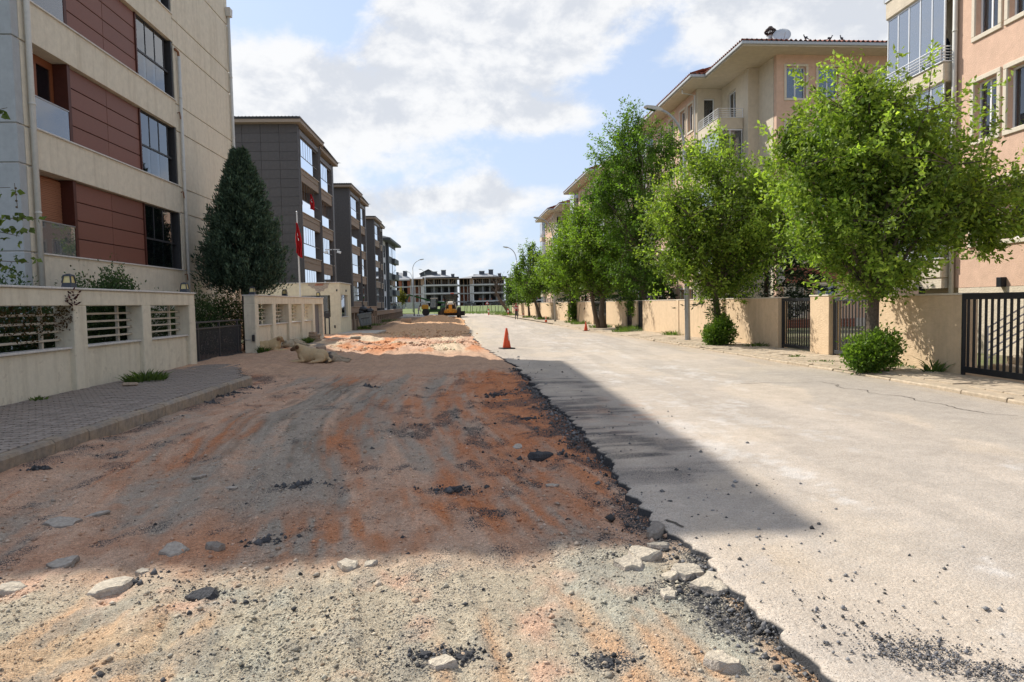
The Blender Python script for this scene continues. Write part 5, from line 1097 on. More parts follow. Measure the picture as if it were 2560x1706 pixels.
def tree(label, base, trunk, lobes, nt, per, ls, name='street_tree', c0=GREEN0, c1=GREEN1, tr=.13, up=.55, droop=.35, sig=.17, twigs=True, group=None, cat='tree', sprouts=0, stems=None, mat='leaf', gapseed=0, upright=0.0):
    """trunk: polyline; lobes: ellipsoids (cx,cy,cz, rx,ry,rz, weight) in metres relative to the base"""
    t = thing(name, label, cat, base, group=group); b = Vector(base); rn = random.Random(hash(label) % 9999 if False else len(label)*31+int(base[1]*10))
    mb = MB(); tp = [b+Vector(p) for p in trunk]; m_ = len(tp); rad = [tr*(1-.62*i/(m_-1))*(1.25 if i == 0 else 1) for i in range(m_)]; mb.tube(tp, rad, 10)
    for st in (stems or []): sp = [b+Vector(p) for p in st]; mb.tube(sp, [tr*.8*(1-.6*i/(len(sp)-1)) for i in range(len(sp))], 9)
    lob = np.array(lobes); w = lob[:,6]/lob[:,6].sum(); pick = RNG.choice(len(lob), nt, p=w)
    v = RNG.normal(0,1,(nt,3)); v /= np.linalg.norm(v,axis=1,keepdims=True); rr = RNG.uniform(0,1,nt)**(1/2.4)
    bumpy = 1+.24*np.sin(v[:,0]*5+gapseed)*np.sin(v[:,2]*6+gapseed*2)+.16*np.sin(v[:,0]*11+v[:,1]*7+gapseed)+RNG.normal(0,.08,nt)
    shoot = (RNG.uniform(0,1,nt) < .10) & (v[:,2] > -.25); rr = np.where(shoot, .98, rr); bumpy = np.where(shoot, 1.10+RNG.uniform(0,.22,nt), bumpy)
    tips = lob[pick,:3]+v*lob[pick,3:6]*(rr*bumpy)[:,None]
    # limbs from the trunk out to a share of the tips, twigs from the limbs to the rest
    ctr = np.array(trunk[-1]); spine = np.array(trunk[max(1, m_//2):]); limbs = []
    nl = min(34, nt//6)
    for i in range(nl):
        e = tips[i]; s = spine[RNG.integers(0, len(spine))]; 
        if s[2] > e[2]-.1: s = spine[0]
        mid = s*.5+e*.5+np.array([0,0,.12*np.linalg.norm(e-s)])*(1 if up > .3 else -.3); P = [s, s*.7+mid*.3+(e-s)*.05, mid, e]; limbs.append(np.array(P))
        mb.tube([b+Vector(p) for p in P], [tr*.42, tr*.33, tr*.2, tr*.06], 6)
    tk = mb.build('trunk', 'bark', t, smooth=True)
    LP = np.concatenate(limbs)[np.arange(4*nl) % 4 > 0] if nl else np.array([ctr])
    dv = np.zeros((nt,3)); tw = MB()
    for i in range(nt):
        dd = LP-tips[i]; dist = (dd**2).sum(1)+ (dd[:,2] > .1)*.6; j = int(np.argmin(dist)); q = tips[i]-LP[j]; ln = np.linalg.norm(q)+1e-6; dv[i] = q/ln
        if twigs and ln > .15 and (i % 2 == 0 or shoot[i]): tw.tube([b+Vector(LP[j]), b+Vector(LP[j]*.45+tips[i]*.55+np.array([0,0,.05*ln])), b+Vector(tips[i])], [.016,.010,.004], 3, False)
    if tw.v: tw.build('twigs', 'twig', t)['kind'] = 'stuff'
    dv[:,2] += up; dv /= np.linalg.norm(dv,axis=1,keepdims=True)
    n = nt*per; k = np.repeat(np.arange(nt), per); s = RNG.uniform(-1.0,.9,n); sc = np.where(shoot, RNG.uniform(1.0,1.7,nt), RNG.uniform(.5,1.35,nt))[k]
    ax = dv[k].copy()
    if upright: ax[:,2] += upright; ax /= np.linalg.norm(ax,axis=1,keepdims=True)
    thin = np.where(shoot, .55, 1.0)[k]; pos = tips[k]+ax*(s*sig*2.3*sc)[:,None]+RNG.normal(0,1,(n,3))*(sig*.60*sc*thin*(1.08-.75*np.clip(s,0,1)))[:,None]
    ld = RNG.normal(0,1,(n,3))+ax*.9; ld[:,2] -= droop*1.6
    hgt = (pos[:,2]-pos[:,2].min())/(np.ptp(pos[:,2])+1e-6)
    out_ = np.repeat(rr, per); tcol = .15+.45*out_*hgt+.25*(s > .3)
    cl = RNG.uniform(.60,1.28,nt)[k]*(.72+.42*np.repeat(rr,per)**2)  # inner leaves darkened, outer ones lightened: crown shading put into the colour
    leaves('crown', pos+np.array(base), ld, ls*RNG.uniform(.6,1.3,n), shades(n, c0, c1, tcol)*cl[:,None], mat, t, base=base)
    return t
def bush(label, base, lobes, n, ls, c0, c1, name='bush', mat='leaf', cat='bush', group=None, up=.3, stems=8):
    t = thing(name, label, cat, base, group=group); lob = np.array(lobes); w = lob[:,6]/lob[:,6].sum(); pk = RNG.choice(len(lob), n, p=w)
    v = RNG.normal(0,1,(n,3)); v /= np.linalg.norm(v,axis=1,keepdims=True); rr = RNG.uniform(0,1,n)**(1/3.2)*(1+.22*np.sin(v[:,0]*6+v[:,1]*5)*np.sin(v[:,2]*7+1))+RNG.normal(0,.05,n); rr = np.where(RNG.uniform(0,1,n) < .14, rr*RNG.uniform(1.0,1.45,n), rr)
    pos = lob[pk,:3]+v*lob[pk,3:6]*rr[:,None]; pos[:,2] = np.maximum(pos[:,2], .01); ld = v*.7+RNG.normal(0,.7,(n,3)); ld[:,2] += up
    mb = MB(); 
    for i in range(stems): p = lob[i % len(lob)]; mb.tube([Vector(base)+Vector((p[0]*.5,p[1]*.5,0)), Vector(base)+Vector((p[0]+random.uniform(-.5,.5)*p[3], p[1]+random.uniform(-.5,.5)*p[4], p[2]+.4*p[5]))], [.014,.005], 4)
    if mb.v: mb.build('stems', 'twig', t)['kind'] = 'stuff'
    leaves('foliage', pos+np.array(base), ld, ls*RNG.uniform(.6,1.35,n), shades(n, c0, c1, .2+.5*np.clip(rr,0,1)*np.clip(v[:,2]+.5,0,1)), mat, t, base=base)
    return t
# row of street trees on the right pavement
tree('nearest street tree, broad bright green crown over the bar gate', (9.0,14.95,.05), [(0,0,0),(.02,0,.5),(-.03,0,1.1),(.02,.02,1.6),(0,.1,2.6),(-.05,.1,3.8),(0,.1,5.2)],
     [(.1,0,4.0,1.95,2.0,2.1,5),(-1.2,0,4.4,.95,1.1,1.3,1.3),(1.9,0,3.75,1.5,1.5,1.05,2.0),(-.1,0,2.3,1.15,1.1,.75,1.1),(-.4,0,5.2,1.3,1.2,1.2,1.3),(.9,0,4.7,1.2,1.2,1.0,1.0),(-1.4,-.1,3.1,.8,.9,.7,.5),(2.9,.1,3.3,.7,.8,.7,.6),(-.35,0,6.2,.4,.4,.5,.25),(.25,0,6.0,.3,.3,.45,.15),(-1.75,0,4.9,.4,.4,.55,.25)], 900, 64, .118, tr=.16, sig=.20)
tree('second street tree with ivy and a round bush at its foot', (9.0,24.5,.05), [(0,0,0),(-.06,0,.6),(-.16,0,1.3),(-.22,0,2.0),(-.2,0,3.2),(-.15,0,4.6),(-.1,0,5.8)],
     [(-.1,0,4.7,2.2,2.1,2.0,4),(-1.3,0,3.3,1.4,1.3,1.25,1.6),(1.2,0,3.5,1.5,1.3,1.3,1.6),(-.4,0,6.6,1.1,1.1,1.0,.8),(.0,0,2.3,1.1,1.0,.65,.7),(1.5,0,5.4,.9,.8,.9,.6),(-1.7,0,5.0,.95,.9,.9,.6)], 800, 56, .13, tr=.15, sig=.235, gapseed=2)
tree('tallest street tree, dark green upright ash rising above the roof line', (9.75,39.0,.05), [(0,0,0),(-.05,0,1.0),(.0,0,2.2),(.05,0,4),(0,0,6.5),(-.1,0,9),(-.2,0,11)],
     [(-.3,0,6.4,2.6,2.4,2.7,3.6),(-1.0,0,9.2,1.9,1.8,1.9,1.8),(-.7,0,11.2,1.1,1.1,1.5,.8),(1.4,0,9.8,1.4,1.3,1.6,1.1),(-2.3,0,7.4,1.1,1.0,1.5,.9),(-.4,0,3.4,2.1,1.9,1.4,1.6),(-.5,0,1.6,.6,.6,.7,.25),(.9,0,2.6,.9,.9,.7,.4)], 900, 54, .145, c0=(.062,.135,.016), c1=(.20,.32,.04), tr=.2, sig=.26, gapseed=4)
tree('street tree with a double trunk beside the orange cone', (8.05,42.2,.05), [(0,0,0),(-.15,0,.9),(-.05,0,2.0),(.05,0,3.3),(.1,0,5.2)],
     [(-.6,0,5.0,2.4,2.2,1.8,3),(-2.0,0,4.0,1.5,1.4,1.4,1.4),(1.0,0,4.4,1.3,1.3,1.4,1.1),(-.2,0,2.9,1.5,1.5,.8,1.2),(-.9,0,6.6,1.2,1.2,1.2,1.0)], 560, 48, .165, tr=.2, sig=.22, stems=[[(-.3,.1,0),(-.55,.1,1.0),(-.75,.1,2.2),(-1.0,.1,3.6)]], gapseed=1, c0=(.085,.16,.018), c1=(.26,.37,.048))
tree('street tree with leafy sprouts around its slanting trunk', (8.2,55.6,.05), [(0,0,0),(-.1,0,1.2),(-.25,0,2.6),(-.3,0,4.4),(-.2,0,6.6)],
     [(-.2,0,5.6,2.5,2.3,2.3,3),(-1.7,0,4.2,1.6,1.5,1.6,1.4),(1.3,0,4.6,1.4,1.4,1.6,1.2),(-.3,0,7.8,1.2,1.2,1.2,1.0),(-.2,0,3.0,1.5,1.5,.9,1.0),(0,0,1.1,.35,.35,.7,.25)], 520, 46, .185, tr=.2, sig=.26, gapseed=3, c0=(.085,.16,.018), c1=(.27,.38,.048))
tree('street tree of upright shoots leaning over the far pavement', (6.65,68.2,.05), [(0,0,0),(-.35,0,1.2),(-.75,0,2.4),(-.9,0,3.8),(-.9,0,5.2)],
     [(-.9,0,3.6,2.1,2.1,1.5,2.6),(-.5,0,6.2,.24,.24,1.4,.32),(-1.0,0,6.4,.22,.22,1.5,.32),(-1.7,0,5.9,.24,.24,1.3,.3),(-.05,0,5.7,.24,.24,1.2,.28),(.7,0,5.4,.24,.24,1.2,.28),(1.2,0,4.6,.3,.3,1.0,.3),(-2.3,0,4.6,.3,.3,1.0,.3),(1.0,0,3.4,1.2,1.2,1.0,.7)], 520, 30, .18, tr=.17, sig=.22, upright=1.2, gapseed=5, c0=(.08,.155,.018), c1=(.23,.34,.045))
tree('small street tree behind the leaning one, darker crown', (6.35,78.5,.05), [(0,0,0),(-.1,0,1.4),(-.1,0,3.0),(-.1,0,4.2)], [(-.1,0,4.0,1.9,1.9,1.8,2),(-.6,0,2.6,1.4,1.4,.9,1)], 260, 28, .21, tr=.13, sig=.28, c0=(.045,.09,.014), c1=(.12,.19,.025), gapseed=6)
tree('farthest small street tree by the corner of the peach wall', (5.75,92.0,.05), [(0,0,0),(-.1,0,1.2),(-.2,0,2.6),(-.2,0,3.8)], [(-.2,0,3.2,1.4,1.4,1.3,2),(-.6,0,2.2,1.0,1.0,.8,1)], 200, 26, .23, tr=.11, sig=.28, c0=(.032,.065,.014), c1=(.09,.15,.022), gapseed=7)
# bare leaning trunk at the corner
bt_ = thing('leaning_trunk', 'bare brown tree trunk leaning left at the end of the road', 'tree', (5.4,101,0)); mb = MB()
mb.tube([(5.4,101,-.1),(4.6,101,1.2),(3.75,101,2.4),(3.3,101,3.4),(3.45,101,4.9)], [.30,.26,.22,.17,.08], 9); mb.build('trunk', 'bark', bt_, smooth=True); mb = MB(); rn = random.Random(4)
for i in range(60):
    s = Vector((3.4+rn.uniform(-.2,.2),101,rn.uniform(2.6,4.6))); e = s+Vector((rn.uniform(-1.3,1.3),rn.uniform(-.6,.6),rn.uniform(.4,2.2))); mb.tube([s, s.lerp(e,.5)+Vector((0,0,.15)), e], [.035,.02,.008], 4)
mb.build('branches', 'bark', bt_)
# bushes of sprouts at the feet of the near trees
bush('round bush of sprouts at the foot of the nearest tree', (8.62,14.35,.05), [(0,0,.42,.50,.48,.42,3),(.25,0,.60,.36,.34,.34,1),(-.28,0,.34,.3,.34,.3,1)], 5200, .085, (.06,.125,.014), (.20,.30,.04))
bush('round bush of sprouts under the second street tree', (8.75,23.9,.05), [(0,0,.42,.55,.5,.45,3),(-.25,0,.35,.35,.35,.32,1),(.1,0,.75,.3,.3,.3,.7)], 4600, .10, (.055,.115,.013), (.17,.27,.036))
bush('thin ivy climbing the trunk of the second street tree', (8.84,24.3,.05), [(-.12,0,1.1,.30,.25,.75,1),(.05,0,.9,.25,.2,.7,1)], 900, .085, (.03,.07,.01), (.09,.15,.02), name='ivy', cat='ivy')
bush('leafy sprouts hugging the slanting trunk', (8.1,55.3,.05), [(0,0,.9,.35,.3,.8,1)], 900, .13, (.035,.08,.012), (.10,.17,.025), name='ivy', cat='ivy')
# cedars behind the peach wall
def conifer(label, base, h, r0, n, ls, c0, c1, skirt=.12, pointy=1.0, name='conifer', tr=.12, layered=False, dens=1.0):
    t = thing(name, label, 'tree', base); b = Vector(base); MB().tube([b, b+Vector((0,0,h*.5)), b+Vector((0,0,h*.97))], [tr, tr*.7, .02], 8).build('trunk', 'bark_dark', t, smooth=True)
    u = RNG.uniform(0,1,n)**.75; z = h*(skirt+(1-skirt)*u); a = RNG.uniform(0,6.283,n)
    prof = (1-u)**pointy*np.minimum(1, (u+.035)/.16)**.7
    wob = 1+.14*np.sin(a*5+z*3.1)+.10*np.sin(a*9-z*4.3)+.08*np.sin(z*9+a*2)
    if layered: lay = (z*2.3) % 1.0; prof = prof*(.55+.6*(1-lay)); z = z-.18*lay
    rr = r0*prof*wob*RNG.uniform(0,1,n)**(.22); rr = rr+.03
    pos = np.stack([rr*np.cos(a), rr*np.sin(a), z-(rr*.10 if layered else 0)],1)+RNG.normal(0,.03,(n,3)); 
    rad = np.stack([np.cos(a), np.sin(a), np.full(n, .05 if layered else .75)],1); ld = rad+RNG.normal(0,.42,(n,3))
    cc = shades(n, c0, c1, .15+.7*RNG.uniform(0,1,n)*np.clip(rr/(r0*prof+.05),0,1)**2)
    leaves('crown', pos+np.array(base), ld, ls*RNG.uniform(.6,1.4,n), cc, 'leaf_dark', t, aspect=.30, base=base); return t
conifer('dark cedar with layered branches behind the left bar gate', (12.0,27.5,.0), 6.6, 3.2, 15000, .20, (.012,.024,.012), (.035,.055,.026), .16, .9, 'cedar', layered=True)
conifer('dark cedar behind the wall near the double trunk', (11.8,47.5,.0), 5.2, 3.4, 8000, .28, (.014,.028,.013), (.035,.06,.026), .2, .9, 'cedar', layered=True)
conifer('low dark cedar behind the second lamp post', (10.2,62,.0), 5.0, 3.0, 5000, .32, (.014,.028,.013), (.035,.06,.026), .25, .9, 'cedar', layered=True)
# big blue-green cypress on the left
cy = thing('cypress', 'big dense blue-green conifer standing against the cream building', 'tree', (-8.72,26.7,0))
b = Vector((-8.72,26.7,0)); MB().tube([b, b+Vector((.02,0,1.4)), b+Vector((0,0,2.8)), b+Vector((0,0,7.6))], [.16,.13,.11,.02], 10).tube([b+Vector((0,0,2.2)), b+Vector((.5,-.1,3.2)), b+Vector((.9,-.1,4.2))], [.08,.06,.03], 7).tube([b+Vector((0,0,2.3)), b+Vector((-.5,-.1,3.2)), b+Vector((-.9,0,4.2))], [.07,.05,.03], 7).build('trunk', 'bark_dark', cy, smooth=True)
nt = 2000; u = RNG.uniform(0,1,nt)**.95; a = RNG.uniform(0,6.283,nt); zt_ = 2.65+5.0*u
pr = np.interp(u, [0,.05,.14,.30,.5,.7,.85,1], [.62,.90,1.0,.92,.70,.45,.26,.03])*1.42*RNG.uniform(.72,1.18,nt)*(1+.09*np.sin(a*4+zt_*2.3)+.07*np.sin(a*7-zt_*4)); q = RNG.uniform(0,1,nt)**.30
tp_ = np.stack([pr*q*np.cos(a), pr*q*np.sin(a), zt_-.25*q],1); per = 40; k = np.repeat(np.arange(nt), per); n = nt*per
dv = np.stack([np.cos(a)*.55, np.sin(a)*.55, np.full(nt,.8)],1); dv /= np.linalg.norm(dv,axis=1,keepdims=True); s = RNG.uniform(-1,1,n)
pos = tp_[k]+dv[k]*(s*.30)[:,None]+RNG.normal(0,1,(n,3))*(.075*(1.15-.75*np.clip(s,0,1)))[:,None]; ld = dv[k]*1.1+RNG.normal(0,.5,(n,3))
cc = shades(n, (.022,.042,.028), (.11,.165,.10), .1+.35*(s > .2)+.4*np.repeat(q,per)**4*.6)*RNG.uniform(.75,1.25,nt)[k][:,None]  # highlights on spray tips and outer sprays put into the leaf colour
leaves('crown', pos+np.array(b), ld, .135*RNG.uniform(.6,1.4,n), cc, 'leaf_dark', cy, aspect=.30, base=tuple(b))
# hedges and shrubs in the left gardens
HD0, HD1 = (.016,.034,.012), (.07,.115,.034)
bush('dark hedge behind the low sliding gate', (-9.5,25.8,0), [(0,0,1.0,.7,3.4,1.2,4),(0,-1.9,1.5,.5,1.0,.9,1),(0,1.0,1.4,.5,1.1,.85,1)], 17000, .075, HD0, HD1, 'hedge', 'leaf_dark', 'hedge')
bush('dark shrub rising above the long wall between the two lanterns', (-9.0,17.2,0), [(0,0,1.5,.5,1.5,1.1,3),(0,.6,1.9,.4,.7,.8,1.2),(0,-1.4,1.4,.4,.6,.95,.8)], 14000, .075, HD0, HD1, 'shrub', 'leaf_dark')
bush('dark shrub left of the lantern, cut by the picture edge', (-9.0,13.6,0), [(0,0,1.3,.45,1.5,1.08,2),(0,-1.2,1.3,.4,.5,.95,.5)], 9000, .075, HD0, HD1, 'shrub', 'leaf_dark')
bush('long dark hedge added as backing behind the slats of the near wall', (-9.05,15.5,0), [(0,y_,.95,.38,1.0,.98,1) for y_ in (-6,-4.5,-3,-1.5,0,1.5,3,4.5,6)], 24000, .085, HD0, HD1, 'hedge', 'leaf_dark', 'hedge')  # added backing that keeps the slat openings dark
bush('rusty wilted rose climbing through the nearest slats', (-8.12,13.1,0), [(0,-.6,1.58,.14,.9,.26,2),(0,.4,1.55,.14,.55,.3,1.4),(.02,-.2,1.28,.10,.5,.2,.6),(.03,.95,1.62,.1,.22,.25,.9)], 800, .06, (.06,.03,.012), (.10,.07,.02), 'rose', 'leaf_dark', 'rose', stems=0)
bush('dark red leafy shoot on the wall beam', (-7.97,14.05,0), [(0,0,1.98,.05,.18,.16,1)], 60, .085, (.045,.012,.012), (.09,.022,.02), 'rose_shoot', 'leaf_dark', 'rose', stems=0)
bush('green climber in the first opening beside the dogs', (-8.15,26.0,0), [(0,0,1.5,.15,.8,.4,1)], 900, .08, HD0, (.08,.14,.02), 'climber', 'leaf_dark', 'climber', stems=0)
bush('green climber behind the far openings of the second wall', (-8.2,30.5,0), [(0,-1.2,1.45,.15,.9,.45,1),(0,1.3,1.5,.15,.8,.4,1)], 1300, .08, HD0, (.09,.15,.022), 'climber', 'leaf_dark', 'climber', stems=0)
# plane tree just outside the left edge, its twigs reaching into view
pl = thing('plane_tree', 'thin plane tree twigs with pale green leaves at the left picture edge', 'tree', (-7.2,8.4,.1)); mb = MB(); mb.tube([(-7.2,8.4,.1),(-7.25,8.4,1.6),(-7.3,8.5,3.4),(-7.4,8.6,5.2)], [.10,.085,.06,.025], 8); mb.build('trunk', 'bark', pl, smooth=True)
mb = MB(); P_, D_ = [], []; rn = random.Random(12)
for (p, e) in (((-7.3,8.5,3.3),(-5.50,8.6,4.15)),((-7.3,8.5,2.6),(-5.52,8.6,3.20)),((-7.25,8.4,2.2),(-5.24,8.6,2.85)),((-7.2,8.4,2.0),(-5.36,8.6,2.28)),((-7.3,8.5,2.5),(-5.45,8.6,2.62))):
    p, e = Vector(p), Vector(e); pts = [p.lerp(e,t)+Vector((0,0,.18*math.sin(t*3.1)+rn.uniform(-.03,.03))) for t in (0,.2,.4,.6,.8,1)]; mb.tube(pts, [.02,.016,.012,.009,.006,.003], 5)
    for i in range(26):
        t = rn.uniform(.45,1); q = p.lerp(e,t)+Vector((rn.uniform(-.12,.12),rn.uniform(-.1,.1),.18*math.sin(t*3.1)+rn.uniform(-.14,.08)))
        for j in range(3): P_.append(q); D_.append((rn.uniform(-1,1),rn.uniform(-1,1),rn.uniform(-1.2,.2)))
for (x, y, z) in ((-5.47,8.6,3.26),):
    mb.tube([(x,y,z),(x+.02,y,z-.30)], .003, 4)
    for i in range(4): mb.ball((x+.01,y,z-.06-i*.075), .014, 7, 5)
mb.build('branches', 'twig', pl); n = len(P_); leaves('crown', np.array(P_), np.array(D_), .085*RNG.uniform(.6,1.3,n), shades(n, (.06,.09,.018), (.13,.17,.04)), 'leaf', pl, aspect=.75, base=(-7.2,8.4,.1))

# ---- weeds
def weed(label, x, y, z, n, h, r, c0=(.05,.085,.02), c1=(.13,.19,.05), group='weeds along the walls'):
    rn = RNG; a = rn.uniform(0,6.28,n); q = rn.uniform(0,1,n)**.6*r; b = np.stack([x+q*np.cos(a), y+q*np.sin(a), np.full(n,z)],1); hh = h*rn.uniform(.35,1.1,n)*(1-.4*q/r)
    ln = rn.normal(0,.35,(n,3)); ln[:,2] = 1; ln += np.stack([np.cos(a),np.sin(a),np.zeros(n)],1)*(.5*q/r)[:,None]
    mid = b+ln*hh[:,None]*.55; tip = b+ln*hh[:,None]+np.stack([np.cos(a),np.sin(a),-np.ones(n)*.5],1)*(hh*.25)[:,None]; w = np.stack([-np.sin(a+1),np.cos(a+1),np.zeros(n)],1)*(.012+.02*h)
    V = np.stack([b-w*.6,b+w*.6,mid+w,tip,mid-w],1).reshape(-1,3); k = 5*np.arange(n)[:,None]; F = np.concatenate([k+np.array([[0,1,2]]),k+np.array([[0,2,4]]),k+np.array([[4,2,3]])])
    return tag(np_mesh('weed', V, F, 'leaf', col=np.repeat(shades(n,c0,c1),5,0)), label, 'weed', group, 'stuff' if n > 300 else None)
weed('grass weed at the foot of the long cream wall', -7.35, 15.6, .13, 240, .34, .40); weed('tiny weed by the wall foot at the left edge', -7.85, 12.6, .13, 40, .12, .15)
weed('green tuft beside the dog at the gate pillar', -7.6, 24.75, .12, 130, .34, .22); weed('green tuft beside the curled-up dog', -7.45, 29.2, .12, 110, .34, .24); weed('left tuft of the pair near the stone pile', -7.5, 30.6, .12, 120, .36, .22); weed('right tuft of the pair near the stone pile', -7.5, 31.2, .12, 120, .36, .22)
for i, (x, y, n, h, r, lb) in enumerate(((9.55,15.1,160,.18,.55,'low grass between the nearest bush and the wall'),(9.7,13.9,60,.42,.16,'thin pink-flowered weed by the gate end'),(8.9,18.4,70,.12,.22,'flat weed in front of the square pillar'),(8.75,16.8,60,.10,.35,'flat weed on the paving before the bush'),(9.7,22.8,170,.22,.5,'weeds in the shade of the second tree'),(9.7,26.4,120,.26,.35,'weeds beside the lamp post foot'),(9.4,31.5,200,.34,.6,'weeds along the long peach wall'),
   (9.2,38.2,420,.42,1.1,'wide grass patch under the tallest tree'),(8.2,36.5,260,.28,.8,'grass spilling over the kerb below the tallest tree'),(8.9,41.5,80,.42,.25,'tuft beside the short peach wall'),(8.0,43.0,200,.4,.7,'grass around the double trunk'),(8.0,50.5,200,.4,.8,'grass beside the leaning stick'),(8.1,54.8,220,.42,.8,'grass around the slanting trunk'),(6.9,68,200,.45,.9,'grass under the leaning tree'),(6.2,77,160,.45,.8,'grass under the darker small tree'),(5.4,95,260,.5,1.6,'grass near the end of the peach wall'),(4.6,103,380,.6,2.4,'rough grass around the leaning bare trunk'),(-8.0,50,160,.4,.5,'weeds behind the rubbish bin'),(-8.6,58,200,.4,1.4,'weeds along the brown wall foot'),(-9.2,72,220,.45,1.8,'weeds by the lower brown wall'))):
    weed(lb, x, y, .05, n, h, r)
# ================================================================ STREET THINGS
M('galv', (.36,.37,.37), .5, var=.1, metal=.35, scale=2)
M('lamp_head', (.50,.49,.46), .5, var=.06)
M('cone_orange', (.62,.085,.03), .6, var=.14, scale=8)
M('cone_white', (.6,.55,.5), .6, var=.2, scale=8)
M('rubber', (.025,.025,.026), .85, var=.15)
M('skin_attr', (.4,.3,.2), .85, var=.08, scale=20, attr='Col', spec=.15)
M('fur', (.5,.4,.3), .95, var=.16, scale=26, attr='Col', spec=.05, bump=.9, bscale=60, bstretch=(1,1,.35))
def street_lamp(label, x, y, h, arm, sect=8, r=.085, lean=0.0, rise=.55, az=0.0):
    t = thing('street_lamp', label, 'street lamp', (x,y,0), group='street lamps'); k = h-1.6
    MB().tube([(x,y,-.05),(x+lean*.5,y,k*.5),(x+lean,y,k)], [r,r*.85,r*.62], sect).build('pole', 'galv', t, smooth=sect > 8)
    dx, dy = -arm*math.cos(az), -arm*math.sin(az); pts = [(x+lean+dx*(1-math.cos(a))*.72, y+dy*(1-math.cos(a))*.72, k+(h-k)*math.sin(a)) for a in np.linspace(0, 1.30, 9)]
    MB().tube(pts, r*.45, 8).build('arm', 'galv', t, smooth=True); e = Vector(pts[-1]); d = Vector((dx,dy,arm*.18)).normalized(); s = d.cross(Vector((0,0,1))).normalized(); u = s.cross(d)
    q = lambda p, w_, hh: [p-s*w_-u*hh*.4, p+s*w_-u*hh*.4, p+s*w_+u*hh*.6, p-s*w_+u*hh*.6]
    hd = MB().hexa(q(e-d*.05,.05,.07), q(e+d*.22,.13,.15)).hexa(q(e+d*.22,.13,.15), q(e+d*.62,.12,.10)).hexa(q(e+d*.62,.12,.10), q(e+d*.72,.05,.04)).build('lamp_head', 'lamp_head', t)
    MB().hexa(q(e+d*.24-u*.07,.11,.03), q(e+d*.60-u*.045,.10,.03)).build('lens', 'pane_rail', hd)
    if sect == 8: MB().tube([(x-r-.01,y-.05,.0),(x-r-.01,y-.05,2.6)], .014, 5).build('conduit', 'galv', t); MB().box(x-.17, x+.17, y-.17, y+.17, -.02, .075, .02).build('base_plate', 'galv', t)
    return t
street_lamp('nearest street lamp, square grey post between the second tree and the tall tree', 8.67, 27.35, 9.35, 1.75, 8, .115, -.10)
street_lamp('second street lamp on the right, head in front of the far pink block', 7.03, 59.2, 9.0, 1.75, 9, .10, -.1)
street_lamp('third street lamp on the right, rising behind the tree of upright shoots', 5.5, 86.2, 8.75, 1.8, 9, .10, -.05)
street_lamp('street lamp beside the lower brown wall on the left', -9.75, 112, 9.1, 2.2, 9, .10, -.05, az=math.pi)
for x, y, h, lb in ((-13.3,150,9,'thin lamp post in front of the brick shell'),(-11.2,160,10,'thin lamp post left of the concrete frames'),(12.2,190,10,'thin far lamp post right of the concrete frames')): street_lamp(lb, x, y, h, 1.4, 9, .10, az=0)
def cone(label, x, y, z, h, w, rz=0.0, dirty=False):
    t = thing('traffic_cone', label, 'traffic cone', (x,y,z), group='orange traffic cones'); s = h/.75
    pr = [(.145*s,.035*s),(.15*s,.05*s),(.035*s,.735*s),(.02*s,.75*s),(.001,.75*s)]; MB().lathe(pr, 18, (x,y,z)).build('body', 'cone_orange', t, smooth=True)
    if w: MB().lathe([(.105*s,.34*s),(.086*s,.46*s)], 18, (x,y,z)).build('band', 'cone_white', t) if not dirty else MB().add([(x+.112*s*math.cos(a)*1.02-.0, y+.112*s*math.sin(a)*1.02, z+.30*s+.16*s*k) if k == 0 else (x+.078*s*math.cos(a)*1.03, y+.078*s*math.sin(a)*1.03, z+.50*s) for k in (0,1) for a in (-1.0,-.8,-.6)], [(0,1,4,3),(1,2,5,4)]).build('band', 'cone_white', t)
    k = MB().box(x-.24*s, x+.24*s, y-.24*s, y+.24*s, z, z+.035*s, .012).rot(rz, 'Z', (x,y,z)).build('base', 'rubber', t); return t
cone('nearest traffic cone standing by itself at the road edge', 1.2, 25.7, .0, .78, True, 20, True); cone('traffic cone beside the double-trunk tree', 6.5, 39.6, .0, .56, False); cone('traffic cone near the second street lamp', 6.1, 58.0, .0, .56, True); cone('farthest traffic cone next to the walking worker', 5.6, 77.8, .0, .58, True)

# ---- animals and people: prims blended into one skin
def blob(name, prims, voxel, colfn, mat, loc, rz=0.0, sm=6):
    mb = MB()
    for p in prims:
        if p[0] == 'b': mb.ball(p[1], p[2], 14, 10); (mb.xf(Matrix.Translation(p[1]) @ Matrix.Rotation(R(p[3]), 4, p[4]) @ Matrix.Translation(-Vector(p[1])), len(mb.v)-(14*9+2)) if len(p) > 3 else None)
        else: 
            mb.tube(p[1], p[2], 12)
            for q, r_ in zip(p[1], p[2]): mb.ball(q, r_*.985, 10, 7)
    me = bpy.data.meshes.new('tmp'); me.from_pydata(mb.v, [], mb.f); o = bpy.data.objects.new('tmp', me); COL.objects.link(o)
    m1 = o.modifiers.new('r', 'REMESH'); m1.mode = 'VOXEL'; m1.voxel_size = voxel; m2 = o.modifiers.new('s', 'SMOOTH'); m2.factor = .5; m2.iterations = sm
    dg = bpy.context.evaluated_depsgraph_get(); dg.update(); me2 = bpy.data.meshes.new_from_object(o.evaluated_get(dg)); bpy.data.objects.remove(o); bpy.data.meshes.remove(me)
    n = len(me2.vertices); co = np.zeros(n*3, np.float32); me2.vertices.foreach_get('co', co); co = co.reshape(-1,3)
    c4 = np.ones((n,4), np.float32); c4[:,:3] = colfn(co); a = me2.color_attributes.new('Col', 'FLOAT_COLOR', 'POINT'); a.data.foreach_set('color', c4.ravel())
    me2.name = name; me2.materials.clear(); o = link(name, me2, mat, None, True); o.location = loc; o.rotation_euler[2] = rz; return o
